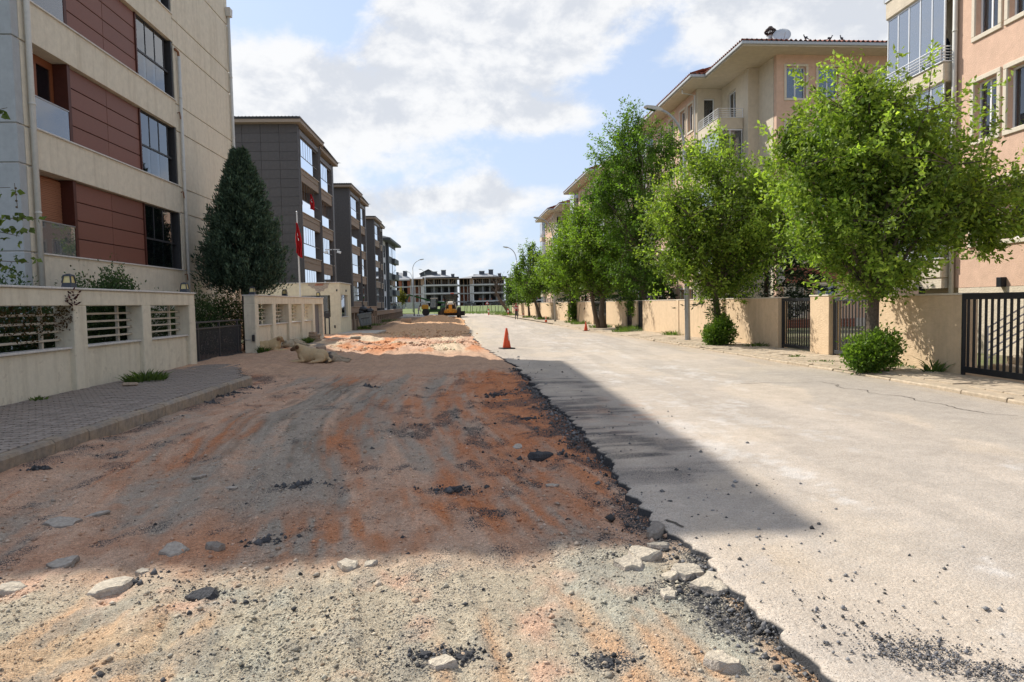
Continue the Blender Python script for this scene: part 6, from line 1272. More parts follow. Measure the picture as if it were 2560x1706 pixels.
def near(co, p, r0, r1): return 1-sst(np.linalg.norm(co-np.array(p), axis=1), r0, r1)
def dog_lying(label, loc, rz, body, muzzle, ear, scale=1.0, headturn=0.0, flank=None):
    """resting on its chest, facing -x: elbows forward, haunch folded"""
    h = Vector((-.33,-.03+headturn,.47)); mz = h+Vector((-.125,headturn*2-.03,-.07))
    P = [('b',(-.10,0,.235),(.27,.19,.225)),('b',(.12,0,.22),(.27,.175,.205)),('b',(.33,0,.20),(.22,.195,.20)),('t',[(-.14,0,.28),(-.23,0,.37),tuple(h+Vector((.03,0,-.03)))],[.19,.165,.125]),
         ('b',tuple(h),(.125,.112,.11)),('t',[tuple(h+Vector((-.05,headturn*.5,-.03))),tuple(mz)],[.078,.052]),('b',(.33,-.16,.155),(.18,.075,.135),20,'Y'),('b',(.33,.16,.155),(.18,.075,.135)),
         ('t',[(.40,-.19,.08),(.22,-.22,.045),(.10,-.23,.035)],[.06,.045,.036]),('t',[(.40,.19,.08),(.22,.22,.045)],[.06,.045]),
         ('t',[(-.22,-.12,.20),(-.17,-.15,.075),(-.36,-.15,.05),(-.56,-.14,.038)],[.075,.062,.048,.04]),('t',[(-.22,.12,.20),(-.17,.15,.075),(-.36,.14,.05),(-.60,.13,.038)],[.075,.062,.048,.04]),
         ('t',[(.50,0,.15),(.62,-.06,.06),(.60,-.18,.04)],[.05,.042,.03])]
    for s in (-1,1): e = h+Vector((.03,s*.095,.045)); P.append(('t',[tuple(e),tuple(e+Vector((.005,s*.035,-.045))),tuple(e+Vector((-.01,s*.04,-.10)))],[.03,.03,.014]))
    P = [(p[0], tuple(x*scale for x in p[1]) if p[0] == 'b' else [tuple(x*scale for x in q) for q in p[1]], tuple(x*scale for x in p[2]) if p[0] == 'b' else [x*scale for x in p[2]], *p[3:]) for p in P]
    def cf(co):
        c = np.tile(np.array(body), (len(co),1)); c = lerp3(c, tuple(v*1.25 for v in body), 1-sst(co[:,2], .02, .14)); 
        if flank is not None: c = lerp3(c, flank, sst(co[:,2]+.25*(fbm(co[:,0]*7,co[:,1]*7+co[:,2]*5,3,5)-.5), .12, .3))
        c = lerp3(c, muzzle, near(co, mz*scale, .07, .16)); c = lerp3(c, muzzle, near(co, (h+Vector((-.06,headturn,.0)))*scale, .05, .12)*.5); c = lerp3(c, (.015,.013,.012), near(co, (mz+Vector((-.045,0,.012)))*scale, .015, .035))
        for s in (-1,1): c = lerp3(c, ear, near(co, (h+Vector((.02,s*.13,.0)))*scale, .05, .10)); c = lerp3(c, (.02,.015,.01), near(co, (h+Vector((-.088,s*.045+headturn*.6,.03)))*scale, .010, .022))
        return c
    return tag(blob('dog', P, .016, cf, 'fur', loc, rz), label, 'dog', 'dogs resting by the dug-up road')
def dog_side(label, loc, rz, body, back, scale=1.0, legdark=None):
    """flat on its side, legs stretched to +x, back to -x, head towards +y"""
    P = [('b',(0,-.05,.15),(.17,.26,.155)),('b',(.02,.25,.16),(.19,.22,.165)),('b',(.0,-.32,.14),(.17,.2,.145)),('t',[(0,.4,.16),(.03,.56,.15),(.06,.68,.12)],[.12,.10,.09]),('b',(.07,.70,.11),(.10,.11,.09)),('t',[(.10,.76,.09),(.14,.86,.07)],[.06,.038]),
         ('t',[(.05,.30,.15),(.28,.26,.12),(.46,.30,.07),(.62,.30,.04)],[.085,.06,.042,.034]),('t',[(.05,.20,.08),(.30,.12,.05),(.58,.12,.035)],[.07,.045,.034]),('t',[(.05,-.34,.16),(.27,-.30,.13),(.36,-.44,.08),(.60,-.40,.045)],[.11,.075,.045,.034]),('t',[(.05,-.30,.08),(.30,-.42,.05),(.56,-.52,.035)],[.08,.05,.034]),('t',[(-.04,-.5,.1),(-.16,-.68,.05),(-.10,-.82,.04)],[.05,.045,.03])]
    P = [(p[0], tuple(x*scale for x in p[1]) if p[0] == 'b' else [tuple(x*scale for x in q) for q in p[1]], tuple(x*scale for x in p[2]) if p[0] == 'b' else [x*scale for x in p[2]], *p[3:]) for p in P]
    def cf(co):
        c = np.tile(np.array(body), (len(co),1)); nz = fbm(co[:,0]*6+3, co[:,1]*6+co[:,2]*4, 3, 9)-.5; c = lerp3(c, back, sst(-co[:,0]+.12*nz+.05, -.04, .10)); c = lerp3(c, tuple(v*.55 for v in back), sst(nz, .12, .22)*.6); return c
    return tag(blob('dog', P, .016, cf, 'fur', loc, rz), label, 'dog', 'dogs resting by the dug-up road')
dz = lambda x, y: float(dirt_h(np.array([x]), np.array([y]))[0])
dog_lying('cream dog lying with its dark-faced head up in front of the others', (-5.12,21.45,max(dz(-5.1,21.4),dz(-5.3,21.4))-.01), R(-4), (.48,.36,.215), (.10,.06,.035), (.10,.055,.03), 1.06, -.05)
dog_side('grey-brown dog stretched on its side behind the cream dog', (-4.62,22.15,dz(-4.5,22.2)-.02), R(8), (.36,.29,.21), (.105,.09,.08), .98)
dog_lying('cream dog resting against the wall with its head turned to the right', (-7.42,25.25,.115), R(183), (.50,.38,.22), (.32,.20,.10), (.22,.13,.07), 1.0, .04)
dog_side('shaggy pale dog asleep behind the cream dog at the wall', (-7.38,27.9,.115), R(-18), (.42,.35,.25), (.28,.225,.15), 1.05)
def person(name, label, loc, rz, H, shirt, pants, skin=(.35,.20,.13), hair=(.03,.02,.015), stride=.0, bend=0.0, arms=(.05,-.05), stripes=None, cap=None, shoes=(.03,.03,.03)):
    """faces +y, feet at z=0, built at 1.75 m and scaled"""
    hip, ch, nk = Vector((0,0,.93)), Vector((0,.02+.42*bend,1.33-.22*bend)), Vector((0,.02+.60*bend,1.50-.35*bend)); hd = nk+Vector((0,.03+.12*bend,.15-.04*bend)); P = []
    P += [('b',tuple(hip),(.165,.115,.13)),('t',[tuple(hip),tuple(hip.lerp(ch,.5)),tuple(ch)],[.13,.135,.15]),('b',tuple(ch),(.185,.11,.15)),('t',[tuple(ch+Vector((0,0,.08))),tuple(nk),tuple(hd)],[.09,.056,.05]),('b',tuple(hd+Vector((0,.0,.04))),(.078,.095,.12)),('b',tuple(hd+Vector((0,.09,.015))),(.016,.02,.02))]
    for s, st in ((-1,stride),(1,-stride)):
        P.append(('t',[(s*.085,0,.92),(s*.095,st*.45+.02,.50),(s*.095,st-.02,.09)],[.092,.062,.043])); P.append(('t',[(s*.095,st-.05,.045),(s*.10,st+.13,.035)],[.045,.036]))
        sh = ch+Vector((s*.185,0,.07)); ar = arms[0 if s < 0 else 1]; el_ = sh+Vector((s*.06,ar*.6+.1*bend,-.29)); ha = el_+Vector((s*.01,ar+.10,-.24)); P.append(('t',[tuple(sh),tuple(el_),tuple(ha)],[.062,.046,.034])); P.append(('b',tuple(ha+Vector((0,.01,-.05))),(.03,.035,.05)))
        for f in range(4): P.append(('t',[tuple(ha+Vector((s*.0,-.03+.018*f,-.08))),tuple(ha+Vector((-s*.012,-.028+.018*f,-.125+.008*abs(f-1.5)))),tuple(ha+Vector((-s*.03,-.026+.018*f,-.155+.008*abs(f-1.5))))],[.010,.009,.008]))
        P.append(('t',[tuple(ha+Vector((0,.035,-.04))),tuple(ha+Vector((-s*.02,.06,-.085)))],[.011,.009]))
    k = H/1.75
    P = [(p[0], tuple(x*k for x in p[1]) if p[0] == 'b' else [tuple(x*k for x in q) for q in p[1]], tuple(x*k for x in p[2]) if p[0] == 'b' else [x*k for x in p[2]], *p[3:]) for p in P]
    def cf(co):
        q = co/k; z = q[:,2]; c = np.tile(np.array(pants), (len(co),1)); c[z < .085] = shoes; up_ = (z > .93+.0*q[:,0]); c[up_] = shirt
        if stripes is not None:
            for a, b_, col in stripes: c[(z > a) & (z < b_) & up_] = col
        dh = np.linalg.norm((q-np.array(hd+Vector((0,0,.03))))/np.array([1,1,1.2]), axis=1); c[dh < .125] = skin; c[(dh < .135) & ((q[:,1] < hd.y-.02) | (z > hd.z+.085))] = hair if cap is None else cap
        c[(dh < .135) & (q[:,1] > hd.y+.05) & (abs(z-hd.z-.045) < .012) & (abs(abs(q[:,0])-.032) < .014)] = (.02,.015,.012); c[(dh < .135) & (q[:,1] > hd.y+.05) & (abs(z-hd.z+.045) < .008) & (abs(q[:,0]) < .026)] = (.25,.09,.07)
        for s in (-1,1):
            ar = arms[0 if s < 0 else 1]; sh = ch+Vector((s*.185,0,.07)); ha = sh+Vector((s*.07,ar*1.6+.10+.1*bend,-.56)); c[np.linalg.norm(q-np.array(ha), axis=1) < .12] = skin
        return c
    return tag(blob(name, P, .014*k, cf, 'skin_attr', loc, rz, 3), label, 'person')
person('person', 'worker in a red and white striped shirt and grey trousers walking away', (4.5,73.0,0), R(4), 1.68, (.30,.03,.045), (.09,.085,.09), stride=.12, stripes=[(1.16,1.22,(.62,.58,.56)),(1.28,1.34,(.62,.58,.56))], cap=(.25,.02,.03), arms=(.02,-.05))
person('person', 'worker in pale clothes standing by the left street lamp', (-8.9,110,dz(-8.9,104)+.1), R(-60), 1.72, (.45,.36,.33), (.20,.22,.27), stride=.2, bend=.25, arms=(.12,.05))
person('person', 'bald person in a dark shirt standing on the glazed balcony', (14.42,20.35,8.0), R(70), 1.66, (.03,.035,.06), (.03,.03,.045), skin=(.42,.24,.17), hair=(.40,.23,.165), arms=(.1,.1))

# ---- rubbish bin, bags, stone pile, blocks, stick
M('bin_steel', (.20,.22,.22), .55, var=.16, scale=3, metal=.4, streak=.3)
M('bag_black', (.012,.012,.013), .38, var=.2, spec=.5, bump=.8, bscale=14)
M('block_tan', (.34,.26,.19), .92, var=.18, scale=5, bump=.6, bscale=50)
bz = dz(-7.25,46.5)+.16
bn = lthing('rubbish_bin', 'dented steel rubbish bin tilted against the brown wall', 'bin', (-7.3,46.6,bz)); bn.rotation_euler = (R(-3), R(-7), R(12))
MB().hexa([(-.36,-.42,.14),(.36,-.42,.14),(.36,.42,.14),(-.36,.42,.14)], [(-.44,-.52,.92),(.44,-.52,.92),(.44,.52,.92),(-.44,.52,.92)]).build('tub', 'bin_steel', bn)
r_ = MB(); r_.box(-.47,.47,-.56,-.50,.88,.96,.01); r_.box(-.47,.47,.50,.56,.88,.96,.01); r_.box(-.48,-.42,-.5,.5,.881,.959,.01); r_.box(.42,.48,-.5,.5,.881,.959,.01); r_.build('rim', 'bin_steel', bn)
MB().box(-.28,.28,-.535,-.505,.60,.64,.01).build('handle_bar', 'alu_dark', bn)
for x in (-.3,-.1,.1,.3): MB().box(x-.03, x+.03, -.487, -.455, .16, .86, .01).rot(-7, 'X', (0,-.47,.5)).build('rib', 'bin_steel', bn)
for x in (-.27,.27):
    for y in (-.3,.3): MB().tube([(x-.025,y,.06),(x+.025,y,.06)], .065, 12).build('wheel', 'rubber', bn)
for i, (x, y, z, s, lb) in enumerate(((-7.45,46.5,1.30,.26,'largest black rubbish bag heaped on the bin'),(-7.0,46.5,1.20,.22,'black rubbish bag hanging over the right side of the bin'),(-7.55,46.35,1.12,.17,'small dark bag at the left rim of the bin'))):
    mb = MB(); mb.ball((0,0,0), (s*1.15,s,s*.85), 16, 11, .10); mb.tube([(0,0,s*.7),(.02,0,s*.95),(.06,.02,s*1.1)], [.05,.03,.055], 7); o = mb.build('rubbish_bag', 'bag_black', smooth=True); o.location = (x,y,z+bz-.1); tag(o, lb, 'bag', 'bags on the rubbish bin')
for i, (x, y, z, w, d, h, a, lb) in enumerate(((-7.32,31.7,.12,.56,.34,.13,3,'lowest slab of the small stone stack at the wall'),(-7.36,31.72,.252,.50,.32,.12,-4,'second slab of the small stone stack'),(-7.30,31.7,.374,.54,.3,.11,5,'third slab of the small stone stack'),(-7.4,31.7,.486,.30,.26,.10,-12,'top piece of the small stone stack'))):
    o = MB().box(-w/2,w/2,-d/2,d/2,0,h,.02).build('stone_slab', 'block_tan'); o.location = (x,y,z); o.rotation_euler[2] = R(a); tag(o, lb, 'stone', 'stacked slabs')
for nm, x, y, z, w, d, h, a, m_, lb in (('concrete_block',-6.3,63.6,dz(-6.3,63.6)-.08,.95,.6,.42,8,'block_tan','big tan concrete block in front of the lower brown wall'),('paving_stone',-7.2,14.6,.14,.30,.16,.07,12,'block_tan','loose pinkish block at the foot of the long cream wall'),('stone_lump',-5.75,25.9,dz(-5.75,25.9)-.03,.34,.26,.18,30,'block_tan','brown lump beside the broken kerb near the dogs'),('stone_lump',-5.35,25.3,dz(-5.35,25.3)-.03,.36,.16,.09,-35,'chunk_top','flat grey lump in front of the brown lump'),
    ('broken_kerb_stone',-5.9,34.2,dz(-5.9,34.2)-.02,.5,.2,.16,20,'kerb','loose kerb stone at the end of the broken pavement')):
    o = MB().box(-w/2,w/2,-d/2,d/2,0,h,.035).build(nm, m_); o.location = (x,y,z); o.rotation_euler = (R(random.uniform(-6,6)),R(random.uniform(-6,6)),R(a)); tag(o, lb, 'block')
tag(MB().tube([(7.95,52.2,.0),(8.35,53.5,1.55)], .022, 6).build('stick', 'bark'), 'thin stick leaning on the peach wall', 'stick')

# ================================================================ MACHINES
M('cat_yellow', (.52,.25,.018), .5, var=.14, scale=2, spec=.4)
glass_mat('pane_cab', (.25,.32,.32), 1.0, (.03,.06,.06), .6)
M('machine_black', (.028,.028,.03), .5, var=.12)
M('machine_green', (.025,.10,.022), .5, var=.14, spec=.4)
M('machine_cream', (.55,.50,.40), .5, var=.1)
M('tyre', (.035,.033,.031), .95, var=.25, bump=.8, bscale=30)
M('beacon', (.75,.10,.03), .4, var=.05)
M('dirt_cake', (.40,.24,.13), .95, var=.2)
def wheel(par, x, y, z, r, w, rim='cat_yellow', lean=0.0):
    n = 26; pr = [(r*.52,-w/2),(r*.86,-w/2),(r*.97,-w*.38),(r,-w*.2),(r,w*.2),(r*.97,w*.38),(r*.86,w/2),(r*.52,w/2)]
    mb = MB().lathe(pr, n); 
    for k in range(n):
        for s in (-1,1):
            a = 2*math.pi*(k+.25*(s+1))/n; st = len(mb.v); mb.box(r*.965, r*1.035, -.035*r, .035*r, .02*s, s*w*.44); mb.xf(Matrix.Rotation(a, 4, 'Z'), st)
    T = Matrix.Translation((x,y,z)) @ Matrix.Rotation(R(lean), 4, 'Y') @ Matrix.Rotation(R(90), 4, 'Y'); wo = mb.xf(T).build('wheel', 'tyre', par)
    MB().lathe([(r*.10,-w*.30),(r*.50,-w*.36),(r*.53,-w*.1),(r*.53,w*.1),(r*.50,w*.36),(r*.10,w*.30)], 18).xf(T).build('rim', rim, wo); return wo
gx_, gy_ = -3.1, 90.0; gr = thing('motor_grader', 'yellow motor grader working behind the sand heap', 'grader', (gx_,gy_+3,0))
for s in (-1,1): wheel(gr, gx_+s*1.05, gy_, .68, .66, .40, lean=5)
for s in (-1,1):
    for yy in (gy_+5.6, gy_+7.1): wheel(gr, gx_+s*1.05, yy, .66, .66, .40)
MB().tube([(gx_-.95,gy_,.75),(gx_+.95,gy_,.75)], .13, 8).build('front_axle', 'cat_yellow', gr); MB().box(gx_-1.0, gx_+1.0, gy_-.1, gy_+.1, .78, 1.0, .03).build('axle_beam', 'cat_yellow', gr)
MB().hexa([(gx_-.20,gy_-.35,.75),(gx_+.20,gy_-.35,.75),(gx_+.20,gy_+.4,.75),(gx_-.20,gy_+.4,.75)], [(gx_-.22,gy_-.3,1.75),(gx_+.22,gy_-.3,1.75),(gx_+.22,gy_+.4,1.75),(gx_-.22,gy_+.4,1.75)]).build('front_frame', 'cat_yellow', gr)
MB().tube([(gx_,gy_+.2,1.6),(gx_,gy_+1.6,2.0),(gx_,gy_+3.2,1.75)], .20, 4).build('gooseneck', 'cat_yellow', gr)
MB().hexa([(gx_-.34,gy_-.5,1.72),(gx_+.34,gy_-.5,1.72),(gx_+.40,gy_+.6,1.72),(gx_-.40,gy_+.6,1.72)], [(gx_-.26,gy_-.3,2.0),(gx_+.26,gy_-.3,2.0),(gx_+.34,gy_+.5,2.12),(gx_-.34,gy_+.5,2.12)]).build('nose_cover', 'machine_cream', gr)
MB().hexa([(gx_-1.75,gy_+2.1,.22),(gx_+1.85,gy_+1.5,.22),(gx_+1.87,gy_+1.56,.22),(gx_-1.73,gy_+2.16,.22)], [(gx_-1.75,gy_+1.95,.82),(gx_+1.85,gy_+1.35,.82),(gx_+1.87,gy_+1.41,.82),(gx_-1.73,gy_+2.01,.82)]).build('blade', 'machine_black', gr)
MB().lathe([(.55,.95),(.62,1.0),(.62,1.1),(.5,1.14)], 20, (gx_,gy_+1.8,0)).build('turntable', 'cat_yellow', gr)
for s in (-1,1): MB().tube([(gx_+s*.55,gy_+1.2,2.0),(gx_+s*.75,gy_+1.5,.95)], .06, 8).build('lift_cylinder', 'alu', gr); MB().box(gx_+s*.35-.09, gx_+s*.35+.09, gy_+.55, gy_+.7, 1.7, 1.86, .02).build('headlight', 'machine_cream', gr)
cy0, cy1 = gy_+2.6, gy_+4.2; q0 = [(gx_-.62,cy0,1.45),(gx_+.62,cy0,1.45),(gx_+.62,cy1,1.45),(gx_-.62,cy1,1.45)]; q1 = [(gx_-.80,cy0-.1,2.98),(gx_+.80,cy0-.1,2.98),(gx_+.80,cy1,2.98),(gx_-.80,cy1,2.98)]
cb = MB()
for i in range(4): cb.tube([q0[i], q1[i]], .06, 4)
cb.tube([(gx_-.22,cy0,1.45),(gx_-.25,cy0-.1,2.98)], .035, 4); cb.tube([(gx_+.22,cy0,1.45),(gx_+.25,cy0-.1,2.98)], .035, 4); cb.box(gx_-.66, gx_+.66, cy0, cy1, 1.1, 1.5, .04); co_ = cb.build('cab', 'machine_black', gr)
MB().add([(p[0]*.99+gx_*.01,p[1]+.02,p[2]) for p in (q0[0],q0[1],q1[1],q1[0])], [(0,1,2,3)]).build('pane', 'pane_cab', co_)
for a, b_ in ((1,2),(3,0)): MB().add([q0[a],q0[b_],q1[b_],q1[a]], [(0,1,2,3)]).build('pane', 'pane_cab', co_)
MB().box(gx_-.95, gx_+.95, cy0-.25, cy1+.1, 2.98, 3.12, .04).build('cab_roof', 'machine_black', gr); MB().box(gx_-.05, gx_+.42, cy0+.1, cy0+.3, 3.125, 3.27, .03).build('light_bar', 'beacon', gr)
for s in (-1,1): MB().box(gx_+s*.98-.07, gx_+s*.98+.07, cy0-.2, cy0-.12, 2.6, 2.92, .02).build('mirror', 'machine_black', gr); MB().tube([(gx_+s*.8,cy0-.1,2.95),(gx_+s*.98,cy0-.16,2.9)], .02, 5).build('mirror_arm', 'machine_black', gr)
MB().box(gx_-.55, gx_+.55, cy1+.05, gy_+7.8, 1.0, 2.1, .06).build('engine_hood', 'cat_yellow', gr); MB().box(gx_-.5, gx_+.5, gy_+1.9, gy_+2.55, .9, 1.6, .04).build('cab_front', 'machine_black', gr)
MB().tube([(gx_+.3,gy_+6,2.1),(gx_+.3,gy_+6,2.75)], .05, 8).build('exhaust', 'machine_black', gr)

hx, hy = -6.4, 112.0; th_ = thing('telehandler', 'green telescopic loader with its boom raised to the left', 'loader', (hx,hy,0))
for x in (hx-1.45, hx+1.45):
    for y in (hy-.85, hy+.85):
        wo = wheel(th_, x, y, .55, .55, .38, 'machine_green'); 
for w_ in [c for c in th_.children if c.name.startswith('wheel')]:
    cx_ = np.mean([v.co.x for v in w_.data.vertices]); cy_ = np.mean([v.co.y for v in w_.data.vertices])
    for ob in (w_, *w_.children):
        for v in ob.data.vertices: dx_, dy_ = v.co.x-cx_, v.co.y-cy_; v.co.x, v.co.y = cx_-dy_, cy_+dx_
MB().box(hx-1.9, hx+1.9, hy-.45, hy+.45, .55, 1.05, .06).build('chassis', 'machine_green', th_); MB().box(hx-2.1, hx-1.0, hy-.8, hy+.8, 1.0, 1.75, .12).build('front_cover', 'cat_yellow', th_); MB().box(hx-2.0, hx-1.1, hy-.78, hy+.78, 1.752, 1.95, .09).build('cover_top', 'machine_cream', th_)
MB().box(hx+.9, hx+2.3, hy-.8, hy+.8, .8, 1.55, .1).build('engine_cover', 'machine_green', th_)
MB().tube([(hx+2.2,hy+.2,1.95),(hx-.2,hy+.2,2.25),(hx-4.2,hy+.2,3.45)], [.20,.20,.15], 4).build('boom', 'machine_green', th_); MB().tube([(hx-4.1,hy+.2,3.45),(hx-4.5,hy+.2,2.6)], .14, 4).build('boom_head', 'machine_green', th_); MB().box(hx-4.75, hx-4.45, hy-.5, hy+.9, 2.2, 2.75, .03).build('fork_carriage', 'machine_black', th_)
k0 = [(hx-.75,hy-.85,1.3),(hx+.45,hy-.85,1.3),(hx+.45,hy-.05,1.3),(hx-.75,hy-.05,1.3)]; k1 = [(hx-.55,hy-.82,2.7),(hx+.4,hy-.82,2.7),(hx+.4,hy-.08,2.7),(hx-.55,hy-.08,2.7)]; cb = MB()
for i in range(4): cb.tube([k0[i],k1[i]], .05, 4)
cb.box(hx-.75, hx+.45, hy-.85, hy-.05, 1.0, 1.35, .03); co_ = cb.build('cab', 'machine_black', th_)
for a, b_ in ((0,1),(1,2),(2,3),(3,0)): MB().add([k0[a],k0[b_],k1[b_],k1[a]], [(0,1,2,3)]).build('pane', 'pane_cab', co_)
MB().box(hx-.65, hx+.5, hy-.9, hy-.02, 2.7, 2.85, .05).build('cab_roof', 'machine_cream', th_)

# ================================================================ FAR BUILDINGS
M('raw_concrete', (.46,.445,.41), .9, var=.14, scale=.6)
M('raw_grey', (.20,.20,.19), .9, var=.15, scale=.5)
M('hollow_brick', (.33,.13,.075), .9, var=.18, scale=.6)
M('deep_shade', (.035,.033,.033), .9, var=.2)  # near-black: shade inside the unfinished floors put into the colour
M('timber', (.30,.20,.13), .9, var=.2)
M('roof_pale', (.36,.355,.35), .9, var=.1, scale=.4)
M('chimney', (.075,.08,.095), .8, var=.15)
def shell(label, x0, x1, y, props=True):
    t = thing('building_shell', label, 'building', ((x0+x1)/2, y+6, 1.1)); w = x1-x0; xm = x0+.28*w; ys_ = (y+2.6, y)
    for k, z in enumerate((2.5, 5.55, 8.55)):
        MB().box(x0-.2, xm, ys_[0]-.3, y+13, z-.05, z+.40, .02).build('slab', 'raw_concrete', t); MB().box(xm+.002, x1+.4, ys_[1]-.6, y+13, z, z+.55, .02).build('slab', 'raw_concrete', t)
    fl = ((1.05,2.5),(2.9,5.55),(5.95,8.55),(8.95,11.1))
    for k, (za, zb) in enumerate(fl):
        for x in np.linspace(x0+.2, xm-1.6, 3): MB().box(x-.18, x+.18, ys_[0]-.2, ys_[0]+.2, za, zb).build('column', 'raw_concrete' if k < 3 else 'timber', t)
        MB().box(xm-.75, xm+.55, y-.3, y+.5, za, zb).build('column', 'raw_concrete' if k < 3 else 'timber', t)
        for x in np.linspace(xm+4.0, x1-.3, 4): MB().box(x-.24, x+.24, y+.5, y+1.0, za, zb).build('column', 'raw_grey', t)  # same concrete as the bright left columns, with shade put into the colour
        MB().box(xm+.6, x1, y+5.5, y+5.8, za, zb).build('back_wall', 'deep_shade' if k in (0,3) else 'raw_grey', t); MB().box(x0, xm-.8, y+6.2, y+6.5, za, zb).build('back_wall', 'deep_shade' if k == 3 else 'hollow_brick', t)
        if 0 < k < 3:
            for i, f in enumerate((.08,.42,.60,.78)):
                xx = xm+(x1-xm)*f; MB().box(xx, xx+1.5, y+5.38, y+5.49, za+.3, zb-.35).build('opening', 'deep_shade', t)  # dark plate standing for the shade inside an opening
            if k == 1:
                for i, f in enumerate((.20,.32,.52)): xx = xm+(x1-xm)*f; MB().box(xx, xx+1.1, y+1.5, y+2.2, za, za+.95, .03).build('brick_pallet', 'hollow_brick', t)
        if k == 3:
            for x in np.linspace(xm+1, x1-.4, 15): MB().box(x-.05, x+.05, y+.2, y+.3, za, zb).build('prop', 'timber', t)
            for xa, xb in ((xm+1.2,xm+3.6),(x1-.6,x1-2.8)): MB().tube([(xa,y-.3,zb),(xb,y-.3,za+.1)], .07, 4).build('brace', 'timber', t)
    MB().box(x0, x1+.7, y-.9, y+13, 11.1, 11.25).build('formwork', 'timber', t); MB().box(xm, x1+.8, y-1.0, y-.9, 11.26, 11.75).build('edge_board', 'machine_black' if props else 'timber', t)
    xc = (xm+x1)/2; MB().hexa([(x0,y+.5,11.3),(x1,y+.5,11.3),(x1,y+13,11.3),(x0,y+13,11.3)], [(xc-.6,y+6,13.3),(xc+.2,y+6,13.3),(xc+.2,y+8,13.3),(xc-.6,y+8,13.3)]).build('roof', 'roof_pale', t)
    for cx_, cw, zt in ((xc+1.2,.85,14.4),(xc-2.2,1.0,13.9),(xc-4.4,.9,12.6),(x1-1.6,.6,12.9)): MB().box(cx_-cw, cx_+cw, y+4.5, y+5.7, 11.6, zt, .03).build('chimney', 'chimney', t); MB().box(cx_-cw-.1, cx_+cw+.1, y+4.4, y+5.8, zt+.004, zt+.2).build('chimney_cap', 'raw_concrete', t)
shell('left concrete shell of a building with timber props under its roof', -23.2, -6.0, 250); shell('right concrete shell with timber props beside the street corner', -5.3, 11.4, 252); shell('far concrete shell half hidden by the street trees', 12.2, 29, 254)
bs = thing('building_shell', 'red brick building shell with pale hip roof left of the concrete shells', 'building', (-30,256,1.1)); MB().box(-40, -23.6, 258.5, 266, 1.1, 11).build('core', 'deep_shade', bs)
for k, z in enumerate((2.5,5.4,8.35)): MB().box(-40.2, -23.4, 255, 266, z, z+.42, .02).build('slab', 'raw_concrete', bs)
for k, (za, zb) in enumerate(((1.1,2.5),(2.92,5.4),(5.82,8.35),(8.77,10.9))):
    for x in np.linspace(-39.8,-23.9,6): MB().box(x-.55, x+.55, 255.2, 255.6, za, zb).build('wall_pier', 'hollow_brick', bs); MB().box(x+.9, x+1.1, 255.2, 255.5, za, zb).build('column', 'raw_concrete', bs)
MB().box(-41, -22.6, 254.2, 267, 10.9, 11.3).build('eave', 'roof_pale', bs); MB().hexa([(-41,254.2,11.31),(-22.6,254.2,11.31),(-22.6,267,11.31),(-41,267,11.31)], [(-30.5,260,14.1),(-27,260,14.1),(-27,261,14.1),(-30.5,261,14.1)]).build('roof', 'roof_pale', bs)
for x, zt in ((-25.4,14.6),(-28.6,14.2),(-31.5,13)): MB().box(x-.75, x+.75, 257, 258.2, 11.6, zt, .03).build('chimney', 'chimney', bs)
db = thing('dark_house', 'dark gabled building rising behind the left concrete shell', 'building', (-17,290,1)); MB().prism_ax([(-22,1),(-12.5,1),(-12.5,13.2),(-18.6,16.2),(-22,14.6)], 286, 298, 1).build('body', 'slate', db); MB().prism_ax([(-22.4,14.5),(-18.6,16.3),(-12.1,13.1),(-12.1,13.4),(-18.6,16.6),(-22.4,14.8)], 285.6, 298.4, 1).build('roof', 'roof_dark', db)

# ---- far small things
M('car_dark', (.02,.022,.026), .25, var=.05, coat=.5, spec=.5)
M('car_grey', (.10,.105,.11), .3, var=.05, coat=.5, spec=.5)
def car(label, x, y, z, mat, L=4.4):
    t = lthing('parked_car', label, 'car', (x,y,z), 0, group='cars parked by the far shells'); h = L/2
    MB().prism_ax([(-h,.35),(h,.35),(h,.75),(h-.35,.95),(.9,1.02),(-.2,1.04),(-h+.1,.98),(-h,.8)], -.85, .85, 1).build('body', mat, t); c_ = MB().prism_ax([(1.15,1.0),(.45,1.47),(-1.1,1.50),(-1.85,1.0)], -.74, .74, 1).build('cabin', mat, t)
    MB().prism_ax([(1.0,1.04),(.42,1.42),(-1.05,1.45),(-1.65,1.04)], -.76, .76, 1).build('pane', 'pane_dark', c_)
    for xx in (-1.35,1.35):
        for s in (-1,1): w_ = MB().lathe([(.1,-.1),(.33,-.1),(.33,.1),(.1,.1)], 14).xf(Matrix.Translation((xx,s*.78,.33)) @ Matrix.Rotation(R(90),4,'X')).build('wheel', 'tyre', t)
    for s in (-1,1): MB().box(h-.06, h+.02, s*.62-.16, s*.62+.16, .68, .82, .02).build('headlight', 'paint_white', t)
    return t
car('dark car parked right behind the grader cab', -1.6, 237, 1.15, 'car_dark'); car('dark car parked beside the triangular warning sign', 8.4, 237, 1.15, 'car_dark', 5.2); car('second dark car close to the leaning trunk', 11.6, 238, 1.15, 'car_dark', 4.6); car('grey car left of the grader', -8.5, 236.5, 1.15, 'car_grey')
M('sign_red', (.55,.05,.04), .5, var=.05); M('sign_yellow', (.75,.70,.03), .5, var=.03)
wsn = thing('warning_sign', 'white triangular warning sign with red border in front of the right shell', 'sign', (4.4,228,1)); MB().tube([(4.4,228,.9),(4.4,228,1.8)], .05, 6).build('post', 'galv', wsn)
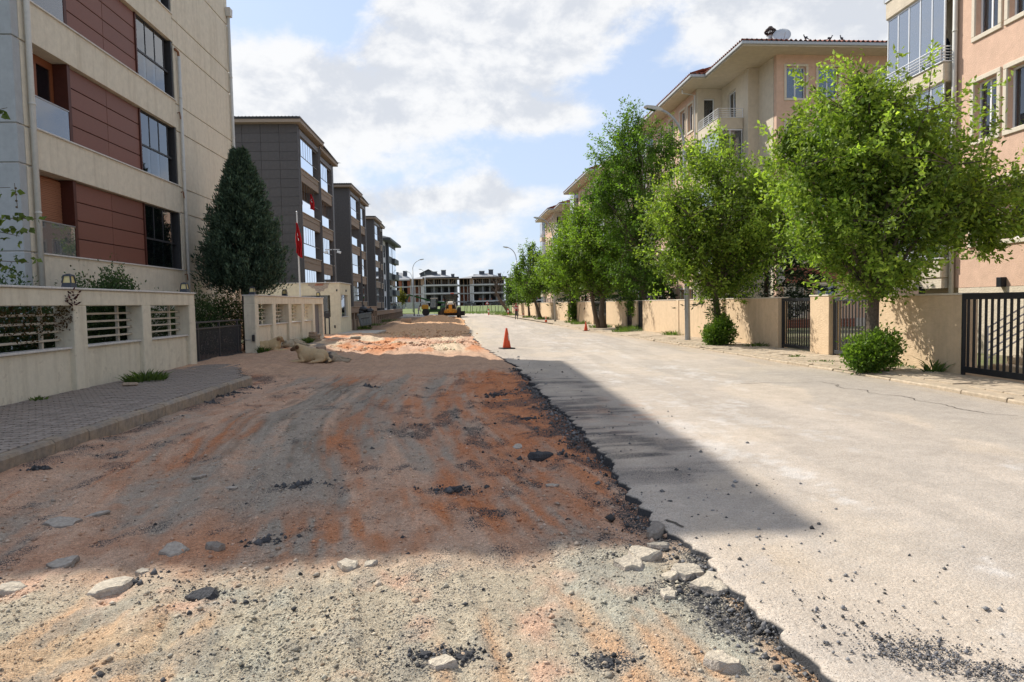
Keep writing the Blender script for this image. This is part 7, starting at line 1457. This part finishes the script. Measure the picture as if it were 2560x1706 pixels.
MB().prism_ax([(3.7,1.5),(5.1,1.5),(4.4,2.75)], 227.9, 227.95, 1).build('border', 'sign_red', wsn); MB().prism_ax([(4.0,1.66),(4.8,1.66),(4.4,2.40)], 227.86, 227.896, 1).build('plate', 'paint_white', wsn); MB().box(4.35, 4.45, 227.82, 227.858, 1.72, 2.1).build('symbol', 'machine_black', wsn)
csn = thing('chevron_sign', 'dark chevron sign with a bright yellow arrow left of the grader', 'sign', (-9.2,228,1)); MB().tube([(-9.2,228,.9),(-9.2,228,1.7)], .05, 6).build('post', 'galv', csn); MB().box(-9.85, -8.55, 227.9, 227.95, 1.65, 2.95).build('plate', 'machine_black', csn)
MB().prism_ax([(-9.6,2.3),(-9.0,2.85),(-8.75,2.85),(-9.3,2.3),(-8.75,1.75),(-9.0,1.75)], 227.86, 227.896, 1).build('arrow', 'sign_yellow', csn)
M('post_wood', (.10,.09,.08), .9, var=.2)
ORD = 'first second third fourth fifth sixth seventh eighth ninth tenth eleventh twelfth thirteenth fourteenth fifteenth sixteenth seventeenth eighteenth nineteenth twentieth twenty-first twenty-second twenty-third twenty-fourth twenty-fifth last'.split()
ORD = [w+' from the left' if w != 'last' else 'rightmost' for w in ORD]
rn = random.Random(3)
for i in range(26):
    x = -4.5+i*.62+rn.uniform(-.2,.2); y = 139+.9*math.sin(i)-.25*i; hh = rn.uniform(1.0,1.9); l = rn.uniform(-.3,.3)
    tag(MB().tube([(x,y,-.1),(x+l,y,hh)], .055, 6).build('fence_post', 'post_wood'), 'thin %s fence post, %s in the row along the green field' % ('upright' if abs(l) < .1 else 'left-leaning' if l < 0 else 'right-leaning', ORD[i]), 'fence post', 'crooked posts along the green field')
for x, y, lb in ((2.2,104,'red and white marker post left of the leaning trunk'),(4.9,98.5,'red and white marker post at the foot of the leaning trunk')):
    t = thing('marker_post', lb, 'post', (x,y,0)); MB().tube([(x,y,0),(x,y,.42)], .10, 10).build('lower', 'sign_red', t); MB().tube([(x,y,.421),(x,y,.72)], .10, 10).build('middle', 'paint_white', t); MB().tube([(x,y,.721),(x,y,.95)], .10, 10).build('top', 'sign_red', t)
bf = thing('site_fence', 'pale site fence panels in front of the brick shell', 'fence', (-24,200,.7))
for i in range(5): MB().box(-26+2.1*i, -24.05+2.1*i, 200, 200.08, .5, 2.4, .02).build('panel', 'raw_concrete' if i % 2 else 'roof_pale', bf)
tree('thin yellowish young tree in front of the brick shell', (-20.4,196,.6), [(0,0,0),(0,0,1.5),(.1,0,3.5)], [(0,0,3.6,1.1,1.1,1.7,1)], 80, 18, .42, tr=.09, sig=.3, c0=(.12,.12,.02), c1=(.22,.19,.04), name='young_tree', twigs=False)
for i, (x, y, n, h, r) in enumerate(((3.2,122,500,.7,5),(7.5,112,400,.7,4),(-1.5,131,500,.6,6))): weed(('rough verge grass left of the leaning trunk','rough verge grass behind the leaning trunk','rough verge grass where the field begins')[i], x, y, 0, n, h, r, group='rough verge grass')
